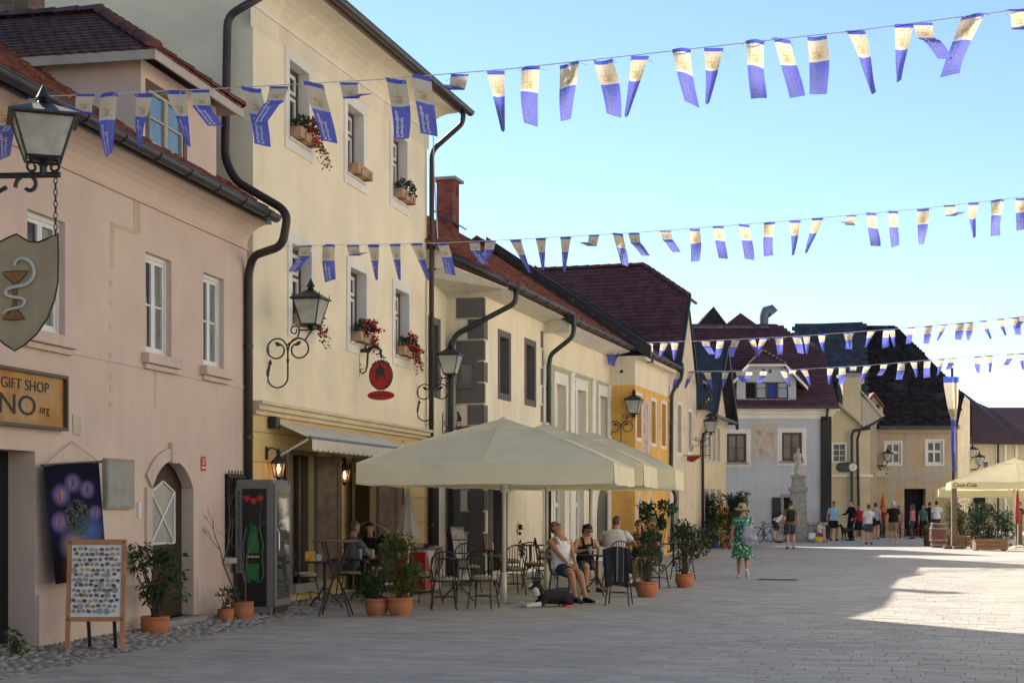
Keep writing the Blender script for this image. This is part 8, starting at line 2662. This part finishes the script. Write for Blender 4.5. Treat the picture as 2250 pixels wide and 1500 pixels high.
# ================================================================ things at the far end of the square and on the right
# statue on its stone column, with the fountain basin
c = G(1754, 1190); 
ST = thing('fountain_statue', 'pale stone figure on a tall grey stepped pedestal', 'statue', (c.x, c.y, 0))
k = c.y / F
zz = lambda y: EYE + (HZ - y) * k
stw = mat('pale_statue_stone', (.38, .35, .29), rough=.85, var=.15, scale=9, bump=.3)
def sq(w, z): return [(-w, -w, z), (w, -w, z), (w, w, z), (-w, w, z)]
MB().loft([sq(.36, 0), sq(.34, zz(1160)), sq(.30, zz(1082)), sq(.29, zz(1080))]).build('lower_shaft', stone_grey, ST)
MB().loft([sq(.36, zz(1080)), sq(.38, zz(1076)), sq(.36, zz(1070))]).build('lower_ledge', stone_grey, ST)
MB().loft([sq(.27, zz(1070)), sq(.24, zz(1050))]).build('upper_shaft', stone_grey, ST)
MB().loft([sq(.29, zz(1050)), sq(.30, zz(1047)), sq(.27, zz(1044))]).build('upper_ledge', stone_grey, ST)
b = MB(); z0 = zz(1044); h = zz(984) - z0
b.loft([[(x * .17, y * .14, z0) for x, y in _C10], [(x * .18, y * .15, z0 + h * .2) for x, y in _C10], [(.02 + x * .15, y * .12, z0 + h * .42) for x, y in _C10], [(x * .11, y * .09, z0 + h * .58) for x, y in _C10], [(-.02 + x * .15, y * .10, z0 + h * .72) for x, y in _C10], [(-.01 + x * .14, y * .09, z0 + h * .80) for x, y in _C10], [(x * .05, y * .05, z0 + h * .85) for x, y in _C10]])
b.ball((0, -.01, z0 + h * .93), (.075, .08, .10), 10, 8); b.tube([(-.14, 0, z0 + h * .78), (-.2, -.05, z0 + h * .62), (-.12, -.14, z0 + h * .52)], [.05, .04, .03], 8); b.tube([(.13, 0, z0 + h * .78), (.19, -.03, z0 + h * .62), (.2, -.06, z0 + h * .46)], [.05, .04, .035], 8)
b.tube([(-.07, -.13, z0 + .02), (-.04, -.15, z0 + h * .25), (.05, -.1, z0 + h * .42)], [.07, .06, .05], 8)
remesh(b, .02, 'figure', stw, ST, 1)
BS = thing('fountain_basin', 'low grey stone fountain basin behind the child', 'fountain', (c.x + .5, c.y + 1.0, 0))
MB().lathe([(.95, 0), (1.0, .1), (.92, .14), (.9, .70), (1.0, .74), (1.0, .84), (.84, .84), (.82, .5)], 8).build('basin', stone_grey, BS)
MB().lathe([(.02, .74), (.83, .74)], 8, cap=False).build('water', mat('basin_water', (.05, .07, .07), rough=.05, bump=.1, bscale=8), BS)
# bicycles
def wheel(mb_t, mb_r, cx_, r):
    mb_t.tube([(cx_ + r * math.cos(2 * math.pi * i / 24), 0, r + r * math.sin(2 * math.pi * i / 24)) for i in range(24)], .022, 6, closed=True)
    for i in range(12): mb_r.tube([(cx_, 0, r), (cx_ + r * math.cos(2 * math.pi * i / 12), 0, r + r * math.sin(2 * math.pi * i / 12))], .004, 3)
def bike(label, px, py, rz, frame, s=1.0, r=.34, extra=None):
    c = G(px, py)
    root = thing('bicycle', label, 'bicycle', (c.x, c.y, 0), rz, None, s)
    for cx_ in (-.52, .52):
        t_, w_ = MB(), MB(); wheel(t_, w_, cx_, r); o = t_.build('wheel', iron, root); w_.build('spokes', mat('chrome'), o)
    f = MB()
    for a, b_ in (((-.52, r), (-.12, .30)), ((-.52, r), (-.2, .78)), ((-.12, .30), (-.24, .86)), ((-.12, .30), (.34, .80)), ((-.2, .80), (.36, .86)), ((.52, r), (.33, .95))): f.tube([(a[0], 0, a[1]), (b_[0], 0, b_[1])], .02, 6)
    f.build('frame', frame, root)
    MB().tube([(.33, 0, .95), (.36, 0, 1.0), (.34, -.28, 1.02)], .014, 5).tube([(.36, 0, 1.0), (.34, .28, 1.02)], .014, 5).build('handlebar', iron, root)
    MB().loft([[(-.38 + x * .02, y * .08, .90) for x, y in _C10], [(-.24, y * .07 , .90 + x * .025) for x, y in _C10], [(-.1, y * .02, .89 + x * .015) for x, y in _C10]]).build('saddle', iron, root)
    MB().tube([(-.12, -.06, .30), (-.02, -.07, .16)], .012, 5).tube([(-.12, .06, .30), (-.22, .07, .44)], .012, 5).build('cranks', iron, root)
    if extra: extra(root)
bike('black mountain bike leaning left of the bending cyclist', 1688, 1192, R(12), iron)
bike('second black bike right of the bending cyclist', 1718, 1189, R(172), iron)
yel_c = mat('yellow_plastic', (.6, .42, .02), rough=.4)
bike('little red and white child bike with a yellow crate', 1797, 1191, R(8), mat('red_plastic'), .55, .34, lambda r_: (MB().bev((-.3, -.3, .1), (.3, -.06, .45), .03).build('yellow_crate', yel_c, r_), MB().bev((-.75, -.2, .3), (-.25, .2, .75), .05).build('white_bag', cloth('white'), r_)))
# clock sign on its post
c = G(1872, 1184)
CK = thing('clock_sign', 'dark green oblong sign with a round clock on a slim pole', 'sign', (c.x, c.y, 0))
k = c.y / F
q = lambda x, y, dy=0: ((x - 1872) * k, dy, EYE + (HZ - y) * k)
MB().tube([(0, 0, 0), q(1872, 960)], .06, 8).build('pole', mat('green_black_paint', (.015, .03, .028), rough=.5), CK)
cx_, _, cz_ = q(1860, 1026)
hw, hh = 24 * k, 11 * k
MB().prism([(cx_ + sx * (hw - hh) + hh * math.cos(a), -.10, cz_ + hh * math.sin(a)) for sx, a in [(1, R(-90 + 15 * i)) for i in range(13)] + [(-1, R(90 + 15 * i)) for i in range(13)]], (0, .06, 0)).build('board', mat('green_black_paint'), CK)
MB(T(cx_ + hw - hh, -.115, cz_) @ Rx(R(90))).lathe([(hh * .8, 0), (hh * .8, .015)], 20).build('clock_face', mat('white_card'), CK)
MB().tube([(cx_ + hw - hh, -.135, cz_), (cx_ + hw - hh + .06, -.135, cz_ + .1)], .012, 4).tube([(cx_ + hw - hh, -.135, cz_), (cx_ + hw - hh - .05, -.135, cz_ - .08)], .012, 4).build('clock_hands', iron, CK)
MB().box((cx_ - .35, -.106, cz_ - .03), (cx_ + .0, -.101, cz_ + .02)).build('faded_line', mat('sage_print', (.06, .08, .06)), CK)
# flag pole with the long tapering banner
c = G(2097, 1184); c.y = 74.0; c.x = (2097 - CX) / F * 74
FP = thing('festival_banner', 'long tapering blue and gold banner on a tall dark pole', 'banner', (c.x, c.y, 0))
k = 74.0 / F
q = lambda x, y, dy=0: Vector(((x - 2097) * k, dy, EYE + (HZ - y) * k))
MB().tube([(0, 0, 0), q(2092, 808)], .07, 8).build('pole', iron, FP)
mb = MB()
edge = [(828, 2071, 2106, 0), (850, 2073, 2105, .12), (880, 2078, 2104, .2), (905, 2083, 2102, .3), (918, 2087, 2100, .42), (950, 2089, 2099, .6), (985, 2089, 2097, .8), (1035, 2091, 2100, 1)]
for (y0, a0_, b0_, v0), (y1, a1_, b1_, v1) in zip(edge, edge[1:]):
    m0, m1 = (a0_ + b0_) / 2, (a1_ + b1_) / 2
    mb.poly([q(a0_, y0, -.1), q(m0, y0, -.25), q(m1, y1, -.25), q(a1_, y1, -.1)], uv=[(0, v0), (.5, v0), (.5, v1), (0, v1)])
    mb.poly([q(m0, y0, -.25), q(b0_, y0, -.1), q(b1_, y1, -.1), q(m1, y1, -.25)], uv=[(.5, v0), (1, v0), (1, v1), (.5, v1)])
mb.build('cloth', fm_, FP, smooth=40)
# red pennant sign and small lamps on the far houses
u, z = HB.uz(1503, 1000)
RP = thing('pennant_sign', 'small red pennant shaped sign on an iron bar', 'sign', HB.world(u, 0, z), math.atan2(HB.n.y, HB.n.x))
MB().tube([(0, 0, 0), (.9, 0, 0)], .012, 5).build('bar', iron, RP)
MB().prism([(.1, 0, -.02), (.62, 0, -.02), (.3, 0, -.24), (.1, 0, -.2)], (0, .02, 0)).build('board', mat('dark_red_board', (.2, .03, .02)), RP)
def far_lamp(label, px, py, D, w=.22):
    c = P(px, py, D)
    root = thing('street_lamp', label, 'street lamp', c, 0, 'wrought iron wall lamps along the houses')
    lantern(root, T(0, 0, -.3), w, w * .5, .40)
    MB().tube([(0, 0, -.3), (-.1, 0, -.45), (-.5, .1, -.5), (-.75, .3, -.4)], .03, 5).tube(spiral((-.3, -.62), .16, .05, 0, 5, 14), .02, 5).build('bracket', iron, root)
far_lamp('small lamp with white glass over the ochre house sign', 1950, 1003, 77.4)
far_lamp('left lamp of the pair above the right parasol', 2137, 994, 82)
far_lamp('right lamp of the pair above the right parasol', 2152, 1011, 80)
IS = thing('inn_sign', 'pale scroll shaped sign hanging under ironwork on the ochre house', 'sign', P(1935, 1040, 77.3), 0)
MB().bev((-.4, -.03, -.13), (.4, .03, .13), .02).build('board', mat('pale_sign_board', (.5, .45, .34)), IS)
MB().tube([(-.45, .6, .5), (-.35, 0, .45), (.3, 0, .42), (.35, 0, .1)], .02, 5).tube(spiral((.0, .3), .13, .04, 0, 6, 14), .02, 5).tube([(-.3, 0, .45), (-.3, 0, .13)], .012, 4).build('ironwork', iron, IS)
for s_ in (-1, 1): MB().ball((s_ * .3, -.035, 0), (.05, .01, .06), 8, 5).build('painted_mark', iron, IS)
# orange folded parasol among the people
c = G(1951, 1180)
OP = thing('closed_parasol', 'folded bright orange parasol among the people', 'parasol', (c.x, c.y + 1, 0))
MB().lathe([(.06, .1), (.2, .5), (.17, 1.2), (.09, 1.9), (.02, 2.15)], 10).build('folded_canopy', mat('orange_cloth', (.6, .13, .02), rough=.8, trans=.2), OP)
MB().tube([(0, 0, 0), (0, 0, 2.2)], .025, 6).build('pole', iron, OP)

# ---- right terrace under the big parasol
sunc = mat('sunny_parasol_canvas', (.72, .66, .46), rough=.85, var=.05, bump=.12, trans=.5)
PR = parasol('parasol', 'large cream parasol with black lettering at the right edge', (19.52, 58.38, 0), 2.45, 2.22, 2.50, 3.32, R(-14), .05, True, True, sunc, 'parasols of the right terrace')
me = text_mesh('lettering', 'Coca-Cola', .20, iron, .002, 'LEFT', shear=.25, weight=.004)
link('lettering', me, PR, T(-2.40, -2.475, 2.365) @ STAND)
me = text_mesh('lettering', 'THERESIA', .13, iron, .002, 'LEFT', spacing=1.5)
link('lettering', me, PR, T(-1.4, 2.43, 2.30) @ STAND)
parasol('parasol', 'smaller cream parasol behind the lettered one, only its corner showing', (19.98, 63.0, 0), 2.05, 1.95, 2.28, 2.9, R(-14), .05, True, False, sunc, 'parasols of the right terrace')
postw = mat('grey_brown_post', (.16, .115, .08), rough=.85, var=.2, scale=8, bump=.3)
def post(label, px, py, ytop):
    c = G(px, py); k = c.y / F
    r_ = thing('timber_post', label, 'post', (c.x, c.y, 0), 0, 'timber posts of the right terrace')
    MB().bev((-.09, -.09, .1), (.09, .09, EYE + (HZ - ytop) * k), .015).build('post', postw, r_)
    MB().bev((-.38, -.11, 0), (.38, .11, .11), .02).build('foot', postw, r_); MB().bev((-.11, -.38, 0), (.11, .38, .105), .02).build('foot', postw, r_)
post('grey timber post at the left corner of the right terrace', 2096, 1205, 1072)
post('grey timber post at the right edge of the picture', 2240, 1200, 1120)
woodp = mat('planter_wood', (.22, .12, .07), rough=.8, var=.25, scale=5, bump=.3)
def planter(w, d, h):
    def fn(root):
        for i in range(3):
            MB().bev((-w / 2, -d / 2, .03 + i * h / 3), (w / 2, d / 2, .03 + (i + 1) * h / 3 - .012), .012).build('plank', woodp, root)
        for sx in (-1, 1): MB().box((sx * (w / 2 - .08) - .04, -d / 2 + .05, 0), (sx * (w / 2 - .08) + .04, d / 2 - .05, .03)).build('foot', woodp, root)
    return fn
c = G(2112, 1200)
bush('planter_hedge', 'glossy green shrub in a wooden box behind the corner post', (c.x, c.y + .5, 0), cl(34, -.42, .42, .5, 1.65, .18, .18, 70, 31), 31, leafm2, .075, None, planter(.75, .5, .42), group='planted boxes of the right terrace')
c = G(2183, 1209)
bush('planter_hedge', 'wide dark hedge in a long wooden planter under the parasol', (c.x, c.y + .4, 0), cl(54, -.72, .72, .5, 1.55, .19, .18, 70, 32), 32, leafd, .075, None, planter(1.15, .5, .40), group='planted boxes of the right terrace')
# barrel
c = G(2062, 1202)
BR = thing('wine_barrel', 'old wine barrel with iron hoops at the terrace corner', 'barrel', (c.x, c.y, 0))
for i in range(14):
    a0_, a1_ = 2 * math.pi * i / 14 + .012, 2 * math.pi * (i + 1) / 14 - .012
    prof = [(.27, 0), (.33, .28), (.345, .48), (.33, .68), (.27, .96)]
    mb = MB()
    for (r0, z0), (r1, z1) in zip(prof, prof[1:]):
        mb.poly([(r0 * math.cos(a0_), r0 * math.sin(a0_), z0), (r0 * math.cos(a1_), r0 * math.sin(a1_), z0), (r1 * math.cos(a1_), r1 * math.sin(a1_), z1), (r1 * math.cos(a0_), r1 * math.sin(a0_), z1)])
    mb.build('stave', mat('barrel_oak', (.17, .075, .045), rough=.6, var=.25, scale=6, bump=.2), BR)
MB().lathe([(.262, .02), (.262, .93)], 14).build('head', mat('barrel_oak'), BR)
for z, r_ in ((.08, .292), (.26, .332), (.70, .332), (.88, .292)):
    MB().lathe([(r_, z), (r_ + .008, z + .005), (r_ + .008, z + .045), (r_, z + .05)], 20, cap=False).build('hoop', mat('dull_steel', (.3, .3, .3), rough=.45, metal=.6), BR)
c = G(2039, 1199)
potted_small = bush('tub_plant', 'dark tub with pale upright leaves left of the barrel', (c.x, c.y, 0), cl(8, -.12, .12, .45, .8, .07, .12, 20, 33), 33, leafm2, .09, None, tub(.19, .42, mat('brown_tub', (.09, .045, .035))), aspect=.4)
# dark red terrace chairs and table
rw = mat('red_terrace_chair', (.16, .018, .022), rough=.45, var=.2)
def slat_chair(label, px, py, rz):
    c = G(px, py)
    r_ = thing('terrace_chair', label, 'chair', (c.x, c.y, 0), rz, 'dark red chairs of the right terrace')
    MB().bev((-.21, -.21, .43), (.21, .21, .46), .01).build('seat', rw, r_)
    for sx in (-1, 1):
        MB().box((sx * .19 - .02, -.2, 0), (sx * .19 + .02, -.16, .43)).build('leg', rw, r_); MB().box((sx * .19 - .02, .16, 0), (sx * .19 + .02, .2, .90)).build('leg', rw, r_)
    for k in range(4): MB().box((-.17, .17, .55 + k * .09), (.17, .19, .55 + k * .09 + .06)).build('slat', rw, r_)
slat_chair('dark red chair left of the long hedge', 2138, 1204, R(15)); slat_chair('dark red chair behind the glossy shrub', 2128, 1196, R(-60)); slat_chair('dark red chair half hidden behind the long hedge', 2160, 1194, R(120))
slat_chair('dark chair beside the ochre house doorway', 1978, 1182, R(30)); slat_chair('dark chair right of the ochre house doorway', 2022, 1181, R(-40))
c = G(2145, 1199)
t_ = make_table('small round table on the right terrace', .38, .74); t_.location = (c.x, c.y, 0)
c = G(2222, 1205)
TP = thing('folded_tarp', 'crumpled pale tarpaulin lying at the right edge', 'tarpaulin', (c.x + .6, c.y, 0))
mb = MB(); rg = random.Random(5)
hgt = [[.02 + .18 * abs(math.sin(i * .9 + j * .7)) * (1 - abs(i - 5) / 6) for j in range(5)] for i in range(11)]
for i in range(10):
    for j in range(4):
        mb.poly([(-.7 + i * .14, -.3 + j * .15, hgt[i][j]), (-.7 + (i + 1) * .14, -.3 + j * .15, hgt[i + 1][j]), (-.7 + (i + 1) * .14, -.3 + (j + 1) * .15, hgt[i + 1][j + 1]), (-.7 + i * .14, -.3 + (j + 1) * .15, hgt[i][j + 1])])
mb.build('cloth', cloth('cream', (.5, .42, .3)), TP, smooth='all')
RF = thing('red_umbrella', 'folded red and white parasol at the right edge', 'parasol', (P(2236, 0, 57).x, 57, 0))
MB().lathe([(.03, .9), (.09, 1.1), (.06, 1.9), (.02, 2.2)], 8).build('folded_canopy', mat('freezer_red'), RF)
MB().tube([(0, 0, 0), (0, 0, 2.25)], .025, 6).build('pole', white_pvc, RF)
